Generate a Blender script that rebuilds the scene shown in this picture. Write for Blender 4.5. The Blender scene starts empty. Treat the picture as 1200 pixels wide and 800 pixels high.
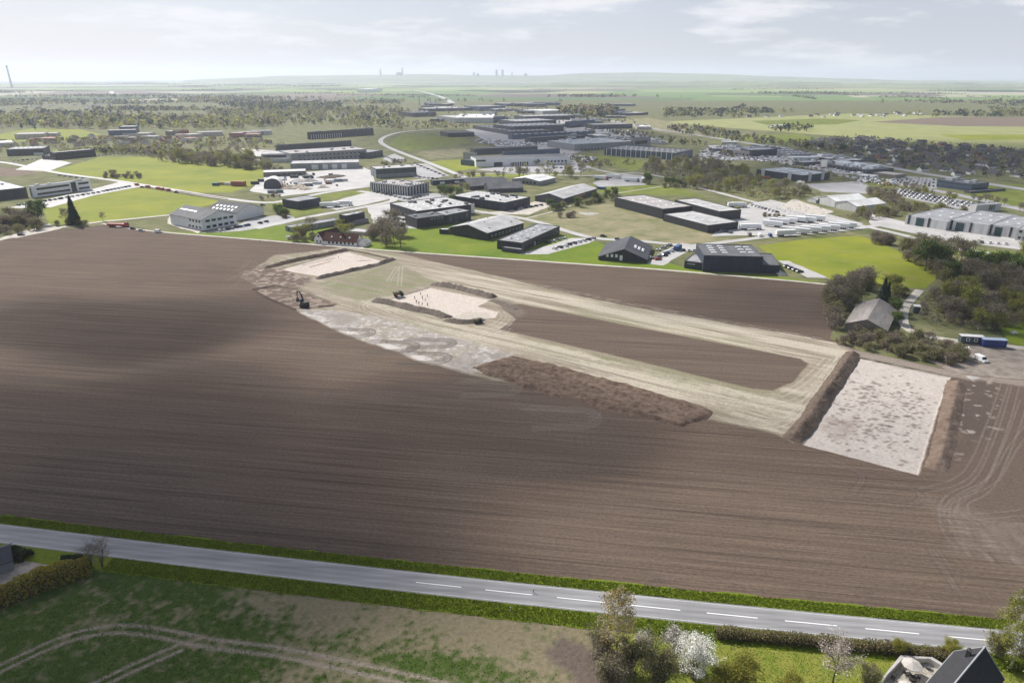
import bpy, bmesh, math, random
import numpy as np
from mathutils import Vector, Matrix

# ------------------------------------------------------------------ camera, sky, sun, exposure
R = math.radians
sc = bpy.context.scene
CAM_H, FPX, HORIZON = 100.0, 800.0, 90.0          # metres, pixels of a 1200x800 frame
PITCH = math.atan((400 - HORIZON) / FPX)
cam_data = bpy.data.cameras.new('camera')
cam_data.sensor_width = 36.0
cam_data.lens = 24.0
cam_data.clip_start = 1.0
cam_data.clip_end = 200000.0
cam = bpy.data.objects.new('camera', cam_data)
sc.collection.objects.link(cam)
cam.location = (0, 0, CAM_H)
cam.rotation_euler = (math.pi / 2 - PITCH, 0, 0)
sc.camera = cam

SUN_AZ, SUN_EL = R(-43), R(42)                     # azimuth measured from +Y, negative to the left
SUN_DIR = Vector((math.sin(SUN_AZ) * math.cos(SUN_EL), math.cos(SUN_AZ) * math.cos(SUN_EL), math.sin(SUN_EL)))
world = bpy.data.worlds.new('World')
sc.world = world
world.use_nodes = True
wn, wl = world.node_tree.nodes, world.node_tree.links
wn.clear()
sky = wn.new('ShaderNodeTexSky')
sky.sky_type = 'NISHITA'
sky.sun_disc = False
sky.sun_elevation = SUN_EL
sky.sun_rotation = SUN_AZ
sky.air_density = 1.0
sky.dust_density = 1.0
sky.ozone_density = 1.4
tc = wn.new('ShaderNodeTexCoord')
mp = wn.new('ShaderNodeMapping')
mp.inputs['Scale'].default_value = (6.0, 6.0, 34.0)
mp.inputs['Location'].default_value = (3.1, 0.6, 0.0)
nz = wn.new('ShaderNodeTexNoise')
nz.inputs['Scale'].default_value = 1.0
nz.inputs['Detail'].default_value = 7.0
nz.inputs['Roughness'].default_value = 0.6
rp = wn.new('ShaderNodeValToRGB')
rp.color_ramp.elements[0].position = 0.50
rp.color_ramp.elements[0].color = (0, 0, 0, 1)
rp.color_ramp.elements[1].position = 0.64
rp.color_ramp.elements[1].color = (0.9, 0.9, 0.9, 1)
mixc = wn.new('ShaderNodeMix')
mixc.data_type = 'RGBA'
mixc.inputs['B'].default_value = (9.2, 9.2, 9.5, 1)
veil = wn.new('ShaderNodeMix')
veil.data_type = 'RGBA'
vsep = wn.new('ShaderNodeSeparateXYZ')
vmap = wn.new('ShaderNodeMapRange')                # the milky veil is thickest towards the horizon, all round
vmap.inputs['From Max'].default_value = 0.42
vmap.inputs['To Min'].default_value = 0.72
vmap.inputs['To Max'].default_value = 0.04
wl.new(tc.outputs['Generated'], vsep.inputs['Vector'])
wl.new(vsep.outputs['Z'], vmap.inputs['Value'])
wl.new(vmap.outputs['Result'], veil.inputs['Factor'])
veil.inputs['B'].default_value = (6.75, 6.85, 8.2, 1)   # thin high veil all over the sky
bg = wn.new('ShaderNodeBackground')
bg.inputs['Strength'].default_value = 0.075
wo = wn.new('ShaderNodeOutputWorld')
wl.new(tc.outputs['Generated'], mp.inputs['Vector'])
wl.new(mp.outputs['Vector'], nz.inputs['Vector'])
wl.new(nz.outputs['Fac'], rp.inputs['Fac'])
wl.new(sky.outputs['Color'], veil.inputs['A'])
wl.new(rp.outputs['Color'], mixc.inputs['Factor'])
wl.new(veil.outputs['Result'], mixc.inputs['A'])
wl.new(mixc.outputs['Result'], bg.inputs['Color'])
wl.new(bg.outputs['Background'], wo.inputs['Surface'])

sun_data = bpy.data.lights.new('sun', 'SUN')
sun_data.energy = 5.0
sun_data.angle = R(0.53)
sun_data.color = (1.0, 0.965, 0.91)
sun = bpy.data.objects.new('sun', sun_data)
sc.collection.objects.link(sun)
sun.rotation_euler = (-SUN_DIR).to_track_quat('-Z', 'Y').to_euler()
sun.location = (0, 0, 400)

sc.view_settings.view_transform = 'Standard'
sc.view_settings.look = 'None'
sc.view_settings.gamma = 1.0
sc.view_settings.use_curve_mapping = False
sc.view_settings.exposure = 0.42
sc.cycles.use_denoising = True
sc.cycles.denoising_prefilter = 'ACCURATE'
sc.cycles.max_bounces = 5
sc.cycles.diffuse_bounces = 3
sc.cycles.glossy_bounces = 2
sc.cycles.transmission_bounces = 3
sc.cycles.volume_bounces = 1
sc.cycles.transparent_max_bounces = 24
sc.cycles.sample_clamp_indirect = 4.0

# ------------------------------------------------------------------ helpers
rng = random.Random(7)
COL = sc.collection
CP, SP = math.cos(PITCH), math.sin(PITCH)


def W(px, py, z=0.0):
    """point of the place at height z that was measured at photo position (px, py)"""
    dx, dy = (px - 600) / FPX, (400 - py) / FPX
    d = (dx, CP + dy * SP, -SP + dy * CP)
    t = (z - CAM_H) / d[2]
    return Vector((d[0] * t, d[1] * t, z))


def PXY(p):
    """photo position of a world point (used for measuring only)"""
    x, y, z = p[0], p[1], p[2] - CAM_H
    dep = y * CP - z * SP
    up = y * SP + z * CP
    return 600 + FPX * x / dep, 400 - FPX * up / dep


def W2(pts):
    return [W(*p).xy for p in pts]


def rise(px, py, ptop):
    """height of a vertical edge whose foot is at (px, py) and whose top shows at row ptop"""
    f = W(px, py)
    lo, hi = 0.0, 95.0
    for _ in range(40):
        m = (lo + hi) / 2
        if PXY((f.x, f.y, m))[1] > ptop:
            lo = m
        else:
            hi = m
    return lo


MATS = {}


def nt(m):
    return m.node_tree.nodes, m.node_tree.links


def mat(name, col, rough=0.7, var=0.12, scale=0.6, bump=0.0, bscale=8.0, metal=0.0, spec=0.4, col2=None, stretch=(1, 1, 1), island=0.0, transl=0.0, obrand=0.0):
    """procedural surface: base colour varied by noise, optional second colour, relief, per-piece variation"""
    if name in MATS:
        return MATS[name]
    m = bpy.data.materials.new(name)
    m.use_nodes = True
    n, l = nt(m)
    bs = n['Principled BSDF']
    bs.inputs['Roughness'].default_value = rough
    bs.inputs['Metallic'].default_value = metal
    bs.inputs['Specular IOR Level'].default_value = spec
    t = n.new('ShaderNodeTexCoord')
    mpn = n.new('ShaderNodeMapping')
    mpn.inputs['Scale'].default_value = stretch
    l.new(t.outputs['Object'], mpn.inputs['Vector'])
    no = n.new('ShaderNodeTexNoise')
    no.inputs['Scale'].default_value = scale
    no.inputs['Detail'].default_value = 6
    no.inputs['Roughness'].default_value = 0.65
    l.new(mpn.outputs['Vector'], no.inputs['Vector'])
    ra = n.new('ShaderNodeValToRGB')
    ra.color_ramp.elements[0].position = 0.32
    ra.color_ramp.elements[1].position = 0.68
    c2 = col2 if col2 else tuple(min(1, c * (1 + var)) for c in col)
    c1 = col if col2 else tuple(c * (1 - var) for c in col)
    ra.color_ramp.elements[0].color = (*c1, 1)
    ra.color_ramp.elements[1].color = (*c2, 1)
    l.new(no.outputs['Fac'], ra.inputs['Fac'])
    out = ra.outputs['Color']
    for amt, kind in ((island, 'i'), (obrand, 'o')):
        if amt > 0:
            if kind == 'i':
                g = n.new('ShaderNodeNewGeometry'); src = g.outputs['Random Per Island']
            else:
                g = n.new('ShaderNodeObjectInfo'); src = g.outputs['Random']
            mr = n.new('ShaderNodeMapRange')
            mr.inputs['To Min'].default_value = 1 - amt
            mr.inputs['To Max'].default_value = 1 + amt
            l.new(src, mr.inputs['Value'])
            mu = n.new('ShaderNodeVectorMath'); mu.operation = 'SCALE'
            l.new(out, mu.inputs[0]); l.new(mr.outputs['Result'], mu.inputs['Scale'])
            out = mu.outputs['Vector']
    l.new(out, bs.inputs['Base Color'])
    if bump > 0:
        b = n.new('ShaderNodeBump')
        b.inputs['Strength'].default_value = 1.0
        b.inputs['Distance'].default_value = bump
        n2 = n.new('ShaderNodeTexNoise')
        n2.inputs['Scale'].default_value = bscale
        n2.inputs['Detail'].default_value = 4
        l.new(mpn.outputs['Vector'], n2.inputs['Vector'])
        l.new(n2.outputs['Fac'], b.inputs['Height'])
        l.new(b.outputs['Normal'], bs.inputs['Normal'])
    if transl > 0:
        tr = n.new('ShaderNodeBsdfTranslucent')
        l.new(out, tr.inputs['Color'])
        mx = n.new('ShaderNodeMixShader')
        mx.inputs['Fac'].default_value = transl
        l.new(bs.outputs['BSDF'], mx.inputs[1]); l.new(tr.outputs['BSDF'], mx.inputs[2])
        l.new(mx.outputs['Shader'], n['Material Output'].inputs['Surface'])
    MATS[name] = m
    return m


def mesh(name, verts, faces, mats, idx=None, smooth=False):
    me = bpy.data.meshes.new(name)
    me.from_pydata([tuple(v) for v in verts], [], faces)
    for m in (mats if isinstance(mats, (list, tuple)) else [mats]):
        me.materials.append(m)
    if idx is not None:
        me.polygons.foreach_set('material_index', idx)
    if smooth:
        me.polygons.foreach_set('use_smooth', [True] * len(me.polygons))
    me.update()
    return me


def np_mesh(name, V, F, m, smooth=False):
    """fast mesh from numpy arrays: V (n,3), F (k,3 or 4)"""
    me = bpy.data.meshes.new(name)
    k, s = F.shape
    me.vertices.add(len(V)); me.vertices.foreach_set('co', np.ascontiguousarray(V, dtype=np.float32).ravel())
    me.loops.add(k * s); me.loops.foreach_set('vertex_index', np.ascontiguousarray(F, dtype=np.int32).ravel())
    me.polygons.add(k)
    me.polygons.foreach_set('loop_start', np.arange(0, k * s, s, dtype=np.int32))
    if smooth:
        me.polygons.foreach_set('use_smooth', np.ones(k, dtype=bool))
    me.materials.append(m)
    me.update(calc_edges=True)
    return me


def link(name, data, parent=None, loc=None, rz=0.0, label=None, cat=None, group=None, kind=None, scale=None):
    o = bpy.data.objects.new(name, data)
    COL.objects.link(o)
    if parent is not None:
        o.parent = parent
    if loc is not None:
        o.location = loc
    if rz:
        o.rotation_euler = (0, 0, rz)
    if scale is not None:
        o.scale = scale if hasattr(scale, '__len__') else (scale,) * 3
    if label: o['label'] = label
    if cat: o['category'] = cat
    if group: o['group'] = group
    if kind: o['kind'] = kind
    return o


def copy_tree(o, loc, rz=0.0, label=None, group=None, scale=None):
    c = o.copy(); COL.objects.link(c)
    c.location = loc; c.rotation_euler = (0, 0, rz)
    if label: c['label'] = label
    if group: c['group'] = group
    if scale is not None: c.scale = scale if hasattr(scale, '__len__') else (scale,) * 3
    for ch in o.children:
        d = ch.copy(); COL.objects.link(d); d.parent = c
        for g in ch.children:
            e = g.copy(); COL.objects.link(e); e.parent = d
    return c


class MB:
    def __init__(self):
        self.v, self.f, self.i = [], [], []

    def quad(self, *p, m=0):
        k = len(self.v); self.v += [tuple(q) for q in p]; self.f.append(tuple(range(k, k + len(p)))); self.i.append(m)

    def box(self, x0, x1, y0, y1, z0, z1, m=0, top=None):
        k = len(self.v)
        self.v += [(x0, y0, z0), (x1, y0, z0), (x1, y1, z0), (x0, y1, z0), (x0, y0, z1), (x1, y0, z1), (x1, y1, z1), (x0, y1, z1)]
        for q in ((3, 2, 1, 0), (4, 5, 6, 7), (0, 1, 5, 4), (1, 2, 6, 5), (2, 3, 7, 6), (3, 0, 4, 7)):
            self.f.append(tuple(k + a for a in q)); self.i.append(m if top is None or q != (4, 5, 6, 7) else top)

    def tube(self, pts, rad, n=6, m=0):
        k = len(self.v)
        for j, p in enumerate(pts):
            p = Vector(p)
            a = Vector(pts[min(j + 1, len(pts) - 1)]) - Vector(pts[max(j - 1, 0)])
            if a.length < 1e-6: a = Vector((0, 0, 1))
            a.normalize()
            u = a.cross(Vector((0.31, 0.95, 0.11))).normalized(); w = a.cross(u)
            r = rad[j] if hasattr(rad, '__len__') else rad
            for s in range(n):
                t = 2 * math.pi * s / n
                self.v.append(tuple(p + u * (r * math.cos(t)) + w * (r * math.sin(t))))
        for j in range(len(pts) - 1):
            for s in range(n):
                a, b = k + j * n + s, k + j * n + (s + 1) % n
                self.f.append((a, b, b + n, a + n)); self.i.append(m)
        self.f.append(tuple(k + (len(pts) - 1) * n + s for s in range(n))); self.i.append(m)
        self.f.append(tuple(k + s for s in reversed(range(n)))); self.i.append(m)

    def cyl(self, c, r, axis, h, n=12, m=0):
        c = Vector(c); a = Vector(axis).normalized() * (h / 2)
        self.tube([c - a, c + a], r, n, m)

    def mesh(self, name, mats, smooth=False):
        return mesh(name, self.v, self.f, mats, self.i, smooth)


def fbm(x, y, scale, seed=0, octaves=4):
    """smooth value noise, 0..1"""
    out = np.zeros_like(x, dtype=np.float64); amp, tot = 1.0, 0.0
    for o in range(octaves):
        g = np.random.RandomState(seed * 31 + o).rand(257, 257)
        u, v = x / scale, y / scale
        iu, iv = np.floor(u).astype(int), np.floor(v).astype(int)
        fu, fv = u - iu, v - iv
        fu, fv = fu * fu * (3 - 2 * fu), fv * fv * (3 - 2 * fv)
        a, b, c, d = g[iu % 256, iv % 256], g[(iu + 1) % 256, iv % 256], g[iu % 256, (iv + 1) % 256], g[(iu + 1) % 256, (iv + 1) % 256]
        out += amp * ((a * (1 - fu) + b * fu) * (1 - fv) + (c * (1 - fu) + d * fu) * fv)
        tot += amp; amp *= 0.5; scale *= 0.5
    return out / tot


def seg_dist(x, y, pts, closed=False):
    d = np.full(x.shape, 1e9)
    n = len(pts)
    for k in range(n if closed else n - 1):
        ax, ay = pts[k]; bx, by = pts[(k + 1) % n]
        ex, ey = bx - ax, by - ay
        t = np.clip(((x - ax) * ex + (y - ay) * ey) / max(ex * ex + ey * ey, 1e-9), 0, 1)
        d = np.minimum(d, np.hypot(x - ax - t * ex, y - ay - t * ey))
    return d


def poly_sd(x, y, pts):
    """distance to a polygon's edge, negative inside"""
    ins = np.zeros(x.shape, dtype=bool); n = len(pts)
    for k in range(n):
        ax, ay = pts[k]; bx, by = pts[(k + 1) % n]
        if ay != by:
            c = ((ay > y) != (by > y)) & (x < (bx - ax) * (y - ay) / (by - ay) + ax)
            ins ^= c
    d = seg_dist(x, y, pts, True)
    return np.where(ins, -d, d)


def smooth_line(pts, step=4.0):
    """Catmull-Rom through world points"""
    P = [Vector(p) for p in pts]; out = []
    for k in range(len(P) - 1):
        p0, p1, p2, p3 = P[max(k - 1, 0)], P[k], P[k + 1], P[min(k + 2, len(P) - 1)]
        n = max(2, int((p2 - p1).length / step))
        for s in range(n):
            t = s / n
            out.append(0.5 * ((2 * p1) + (p2 - p0) * t + (2 * p0 - 5 * p1 + 4 * p2 - p3) * t * t + (3 * p1 - p0 - 3 * p2 + p3) * t ** 3))
    out.append(P[-1])
    return out


def ribbon(name, pts, width, z, m, kind='structure', label=None, parent=None, step=4.0, wob=0.0):
    L = smooth_line(pts, step); V = []; F = []
    rr = random.Random(len(L) * 7 + int(L[0].x))
    for k, p in enumerate(L):
        t = (L[min(k + 1, len(L) - 1)] - L[max(k - 1, 0)]).normalized()
        nrm = Vector((-t.y, t.x)); w = width(k / (len(L) - 1)) if callable(width) else width
        w1, w2 = w / 2 + rr.uniform(-wob, wob), w / 2 + rr.uniform(-wob, wob)
        V += [(p.x + nrm.x * w1, p.y + nrm.y * w1, z), (p.x - nrm.x * w2, p.y - nrm.y * w2, z)]
        if k: F.append((2 * k - 2, 2 * k - 1, 2 * k + 1, 2 * k))
    return link(name, mesh(name, V, F, m), parent=parent, kind=kind if parent is None else None, label=label)


def sheet(name, px, z, m, kind='structure', wob=0.6, label=None, parent=None):
    """flat patch of ground with a slightly irregular outline"""
    P = W2(px); out = []
    rr = random.Random(int(P[0].x * 13) + len(P))
    for k in range(len(P)):
        a, b = P[k], P[(k + 1) % len(P)]
        n = max(1, min(40, int((b - a).length / 6)))
        for s in range(n):
            q = a.lerp(b, s / n)
            out.append((q.x + rr.uniform(-wob, wob), q.y + rr.uniform(-wob, wob), z))
    me = mesh(name, out, [tuple(range(len(out)))], m)
    if me.polygons[0].normal.z < 0:
        me.flip_normals()
    return link(name, me, kind=kind if parent is None else None, label=label, parent=parent)


ORD = 'first second third fourth fifth sixth seventh eighth ninth tenth eleventh twelfth thirteenth fourteenth fifteenth sixteenth seventeenth eighteenth nineteenth twentieth'.split()

# ------------------------------------------------------------------ far land, sea, hills
def farmland_material():
    m = bpy.data.materials.new('farmland'); m.use_nodes = True
    n, l = nt(m); bs = n['Principled BSDF']; bs.inputs['Roughness'].default_value = 0.95; bs.inputs['Specular IOR Level'].default_value = 0.1
    t = n.new('ShaderNodeTexCoord'); mpn = n.new('ShaderNodeMapping')
    mpn.inputs['Scale'].default_value = (0.0013, 0.0013, 1); mpn.inputs['Rotation'].default_value = (0, 0, 0.35)
    l.new(t.outputs['Object'], mpn.inputs['Vector'])
    v = n.new('ShaderNodeTexVoronoi'); v.distance = 'CHEBYCHEV'; v.inputs['Scale'].default_value = 1.0
    l.new(mpn.outputs['Vector'], v.inputs['Vector'])
    sep = n.new('ShaderNodeSeparateColor'); l.new(v.outputs['Color'], sep.inputs['Color'])
    ra = n.new('ShaderNodeValToRGB'); ra.color_ramp.interpolation = 'CONSTANT'
    cols = [(0, (.14, .21, .07)), (.2, (.22, .28, .10)), (.34, (.19, .15, .12)), (.46, (.045, .06, .035)), (.58, (.30, .31, .15)), (.7, (.14, .115, .10)), (.8, (.10, .15, .06)), (.9, (.36, .34, .25))]  # field tones paled, so part of the distance haze is in the colour
    e = ra.color_ramp.elements
    e[0].position, e[0].color = cols[0][0], (*cols[0][1], 1); e[1].position, e[1].color = cols[1][0], (*cols[1][1], 1)
    for p, c in cols[2:]:
        q = e.new(p); q.color = (*c, 1)
    l.new(sep.outputs['Red'], ra.inputs['Fac'])
    no = n.new('ShaderNodeTexNoise'); no.inputs['Scale'].default_value = 0.01; no.inputs['Detail'].default_value = 8
    l.new(t.outputs['Object'], no.inputs['Vector'])
    mr = n.new('ShaderNodeMapRange'); mr.inputs['To Min'].default_value = 0.65; mr.inputs['To Max'].default_value = 1.35
    l.new(no.outputs['Fac'], mr.inputs['Value'])
    mu = n.new('ShaderNodeVectorMath'); mu.operation = 'SCALE'
    l.new(ra.outputs['Color'], mu.inputs[0]); l.new(mr.outputs['Result'], mu.inputs['Scale'])
    l.new(mu.outputs['Vector'], bs.inputs['Base Color'])
    return m


M_FARM = farmland_material()
FAR = 25000.0
link('ground', mesh('ground', [(-FAR, -3000, -2), (FAR, -3000, -2), (FAR, FAR, -2), (-FAR, FAR, -2)], [(0, 1, 2, 3)], M_FARM), kind='structure')
M_SEA = mat('sea_water', (.10, .16, .20), rough=.25, var=.1, scale=.002, spec=.5)
seap = [W(-60, 95.8), W(120, 95.8), W(205, 94.6), W(250, 93.7)]
link('sea', mesh('sea', [(-24800, seap[0].y, -.4)] + [(p.x, p.y, -.4) for p in seap[1:]] + [(-9500, 24800, -.4), (-24800, 24800, -.4)], [tuple(range(6))], M_SEA), kind='structure')


def hills(name, prof, dist, depth, m, seed):
    """range of low hills whose skyline was measured in the photo"""
    xs = np.linspace(prof[0][0], prof[-1][0], 160)
    ys = np.interp(xs, [p[0] for p in prof], [p[1] for p in prof])
    V, nv = [], 10
    for k, (px, py) in enumerate(zip(xs, ys)):
        c = W(px, 97)
        dirx = c.x / c.y
        H = CAM_H + (HORIZON - py) / FPX * dist * 1.06
        H += 6 * math.sin(k * .37 + seed) * math.sin(k * .11)
        for j in range(nv):
            s = j / (nv - 1)
            d = dist - depth * (0.5 - s) * 1.0
            V.append((dirx * d, d, -1.5 + max(0, H + 1) * math.sin(math.pi * s) ** 1.3))
    F = [(k * nv + j, (k + 1) * nv + j, (k + 1) * nv + j + 1, k * nv + j + 1) for k in range(159) for j in range(nv - 1)]
    return link(name, mesh(name, V, F, m, smooth=True), kind='structure')


hills('far_hills', [(215, 93.6), (260, 91.5), (340, 89), (420, 88.2), (480, 87.5), (560, 88.3), (640, 88.8), (690, 86.5), (745, 85.6), (820, 87), (880, 88.5), (960, 91), (1040, 93), (1260, 96)], 15000, 9000, M_FARM, 1)
hills('near_hills', [(620, 97), (700, 95), (800, 94.2), (900, 94.5), (1000, 96), (1100, 96.3), (1250, 98)], 9000, 4500, M_FARM, 4)

# the land between the construction site and the open country
M_ROUGH = mat('rough_grass', (.07, .09, .03), rough=.95, spec=.1, col2=(.20, .185, .095), scale=.05, bump=.25, bscale=.6)
M_MEADOW = mat('meadow_grass', (.08, .115, .014), rough=.9, spec=.15, col2=(.19, .20, .035), scale=.06, bump=.12, bscale=1.2)
def crop_material(name, c1, c2, c3, ang, gap):
    m = bpy.data.materials.new(name); m.use_nodes = True
    n, l = nt(m); bs = n['Principled BSDF']; bs.inputs['Roughness'].default_value = .9; bs.inputs['Specular IOR Level'].default_value = .15
    t = n.new('ShaderNodeTexCoord'); cur = None
    ra = n.new('ShaderNodeValToRGB'); e = ra.color_ramp.elements; e[0].position, e[0].color, e[1].position, e[1].color = .3, (*c1, 1), .7, (*c2, 1)
    no = n.new('ShaderNodeTexNoise'); no.inputs['Scale'].default_value = .022; no.inputs['Detail'].default_value = 9; no.inputs['Roughness'].default_value = .68
    l.new(t.outputs['Object'], no.inputs['Vector']); l.new(no.outputs['Fac'], ra.inputs['Fac'])
    mp_ = n.new('ShaderNodeMapping'); mp_.inputs['Rotation'].default_value = (0, 0, ang); l.new(t.outputs['Object'], mp_.inputs['Vector'])
    sp = n.new('ShaderNodeSeparateXYZ'); l.new(mp_.outputs['Vector'], sp.inputs['Vector'])
    md = n.new('ShaderNodeMath'); md.operation = 'PINGPONG'; md.inputs[1].default_value = gap / 2; l.new(sp.outputs['Y'], md.inputs[0])
    df = n.new('ShaderNodeMath'); df.operation = 'SUBTRACT'; df.inputs[1].default_value = 1.0; l.new(md.outputs['Value'], df.inputs[0])
    ab = n.new('ShaderNodeMath'); ab.operation = 'ABSOLUTE'; l.new(df.outputs['Value'], ab.inputs[0])
    lt = n.new('ShaderNodeMapRange'); lt.inputs['From Min'].default_value = .25; lt.inputs['From Max'].default_value = .75; lt.inputs['To Min'].default_value = .55; lt.inputs['To Max'].default_value = 0; l.new(ab.outputs['Value'], lt.inputs['Value'])
    n2_ = n.new('ShaderNodeTexNoise'); n2_.inputs['Scale'].default_value = .12; n2_.inputs['Detail'].default_value = 6; l.new(t.outputs['Object'], n2_.inputs['Vector'])
    mm = n.new('ShaderNodeMath'); mm.operation = 'MULTIPLY'; l.new(lt.outputs['Result'], mm.inputs[0]); l.new(n2_.outputs['Fac'], mm.inputs[1])
    wn_ = n.new('ShaderNodeMapRange'); wn_.inputs['From Min'].default_value = .56; wn_.inputs['From Max'].default_value = .74; wn_.inputs['To Max'].default_value = .6; l.new(n2_.outputs['Fac'], wn_.inputs['Value'])
    mx = n.new('ShaderNodeMath'); mx.operation = 'MAXIMUM'; l.new(mm.outputs['Value'], mx.inputs[0]); l.new(wn_.outputs['Result'], mx.inputs[1])
    mix_ = n.new('ShaderNodeMix'); mix_.data_type = 'RGBA'; mix_.inputs['B'].default_value = (*c3, 1)
    l.new(mx.outputs['Value'], mix_.inputs['Factor']); l.new(ra.outputs['Color'], mix_.inputs['A']); l.new(mix_.outputs['Result'], bs.inputs['Base Color'])
    b_ = n.new('ShaderNodeBump'); b_.inputs['Distance'].default_value = .12; l.new(n2_.outputs['Fac'], b_.inputs['Height']); l.new(b_.outputs['Normal'], bs.inputs['Normal'])
    return m


M_MEADOW2 = crop_material('crop_rows', (.125, .165, .012), (.245, .25, .02), (.24, .20, .09), .55, 24)
M_PALECROP = crop_material('pale_crop', (.20, .22, .075), (.31, .31, .13), (.30, .27, .17), 1.3, 36)
M_LAWN = crop_material('mown_lawn', (.075, .135, .008), (.165, .205, .013), (.20, .19, .06), .9, 400)
M_KHAKI = mat('wild_fallow', (.13, .15, .06), rough=.95, spec=.1, col2=(.30, .25, .16), scale=.06, bump=.3, bscale=.5)
M_CONC = mat('pale_concrete', (.40, .385, .37), rough=.75, var=.14, scale=.08, bump=.01)
M_YARD = mat('grey_asphalt_yard', (.31, .30, .30), rough=.8, var=.16, scale=.05, bump=.01)
M_GRAVEL = mat('pale_gravel', (.44, .40, .345), rough=.9, var=.2, scale=.25, bump=.03, bscale=3)
M_ASPH = mat('grey_asphalt', (.19, .19, .195), rough=.75, var=.1, scale=.15, bump=.004, bscale=20)
M_DIRT = mat('trodden_dirt', (.15, .125, .105), rough=.95, spec=.1, col2=(.31, .265, .225), scale=.25, bump=.05, bscale=2)
M_SOIL = mat('bare_soil', (.17, .13, .10), rough=.95, spec=.1, var=.2, scale=.1, bump=.1, bscale=2)
M_WHITEPAINT = mat('road_paint', (.78, .78, .76), rough=.6, var=.08, scale=2)

xb = 2300
link('industrial_ground', mesh('industrial_ground', [(-xb, 60, -1.6), (xb, 60, -1.6), (xb * 1.1, 3300, -1.6), (-xb * 1.1, 3300, -1.6)], [(0, 1, 2, 3)], M_ROUGH), kind='structure')
# Two levels: everything behind the site lies around z = 0 on this terrace of grass
sheet('grass_land', [(-260, 310), (0, 283), (60, 270), (130, 263), (150, 268), (300, 282), (450, 295), (600, 305), (700, 312), (850, 324), (985, 338), (966, 400), (1005, 418), (1115, 441), (1200, 452), (1330, 470), (1800, 330), (1600, 170), (1200, 140), (800, 128), (480, 128), (0, 140), (-400, 150)], -.03, M_ROUGH, wob=0)

Zs = [0.0]


def lay(name, px, m, dz=.002, wob=.6):
    Zs[0] += dz
    return sheet(name, px, Zs[0], m, wob=wob)


# fields and meadows
for px, m, nm in [
    ([(55, 202), (118, 184), (172, 184), (240, 192), (312, 196), (306, 214), (270, 226), (228, 226), (130, 211)], M_MEADOW2, 'green_meadow'),
    ([(50, 243), (108, 226), (165, 220), (262, 236), (205, 250), (140, 259), (58, 264)], M_MEADOW2, 'green_meadow'),
    ([(182, 271), (250, 273), (335, 263), (400, 268), (372, 285), (300, 280)], M_LAWN, 'lawn'),
    ([(405, 288), (440, 272), (470, 263), (530, 262), (625, 268), (690, 281), (725, 292), (800, 313), (930, 326), (998, 336), (700, 311), (450, 294)], M_LAWN, 'lawn'),
    ([(888, 288), (935, 281), (1008, 276), (1058, 296), (1104, 320), (1085, 338), (1000, 336), (972, 327), (930, 308), (912, 305)], M_MEADOW2, 'green_meadow'),
    ([(612, 256), (668, 243), (722, 238), (762, 252), (830, 274), (858, 281), (800, 286), (705, 280)], M_KHAKI, 'fallow_field'),
    ([(498, 190), (545, 186), (572, 196), (533, 201)], M_MEADOW2, 'green_meadow'),
    ([(535, 203), (640, 203), (660, 206), (560, 209)], M_MEADOW2, 'grass_strip'),
    ([(1148, 214), (1230, 218), (1230, 250), (1128, 232)], M_MEADOW, 'green_meadow'),
    ([(312, 238), (345, 231), (440, 221), (436, 226), (372, 236), (380, 248), (338, 256), (318, 243)], M_MEADOW, 'grass_strip'),
    ([(670, 182), (707, 181), (760, 190), (745, 200), (690, 190)], M_MEADOW, 'grass_strip'),
    ([(695, 216), (752, 214), (800, 222), (830, 231), (795, 229), (720, 228), (690, 224)], M_MEADOW, 'grass_strip'),
    ([(470, 157), (540, 161), (552, 166), (480, 178), (455, 170)], M_MEADOW, 'green_meadow'),
    ([(488, 181), (495, 177), (545, 174), (552, 181), (540, 184), (505, 186)], M_KHAKI, 'fallow_field'),
    ([(0, 157), (40, 150), (95, 152), (120, 158), (60, 166), (0, 166)], M_MEADOW2, 'green_meadow'),
    ([(770, 143), (1000, 133), (1250, 140), (1250, 178), (1130, 172), (960, 158), (880, 152)], M_PALECROP, 'green_meadow'),
    ([(1020, 143), (1110, 137), (1250, 138), (1250, 149), (1120, 148)], M_SOIL, 'bare_field'),
    ([(880, 142), (960, 139), (1010, 141), (980, 146), (900, 147)], M_MEADOW, 'green_meadow'),
    ([(1100, 158), (1250, 158), (1250, 164), (1130, 164)], M_MEADOW2, 'green_meadow'),
    ([(820, 160), (935, 157), (960, 163), (935, 168), (870, 166)], M_MEADOW, 'green_meadow'),
    ([(705, 142), (760, 138), (800, 146), (830, 160), (800, 160), (750, 151)], M_KHAKI, 'fallow_field'),
    ([(-20, 207), (-20, 193), (30, 200), (45, 204), (20, 206)], M_SOIL, 'bare_field'),
    ([(60, 176), (118, 170), (150, 174), (120, 180), (64, 181)], M_MEADOW, 'green_meadow'),
    ([(1010, 198), (1060, 205), (1098, 214), (1050, 222), (1000, 212)], M_MEADOW, 'grass_strip'),
    ([(1050, 282), (1110, 290), (1190, 296), (1190, 303), (1110, 297), (1060, 289)], M_LAWN, 'grass_strip'),
]:
    lay(nm, px, m)
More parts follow.
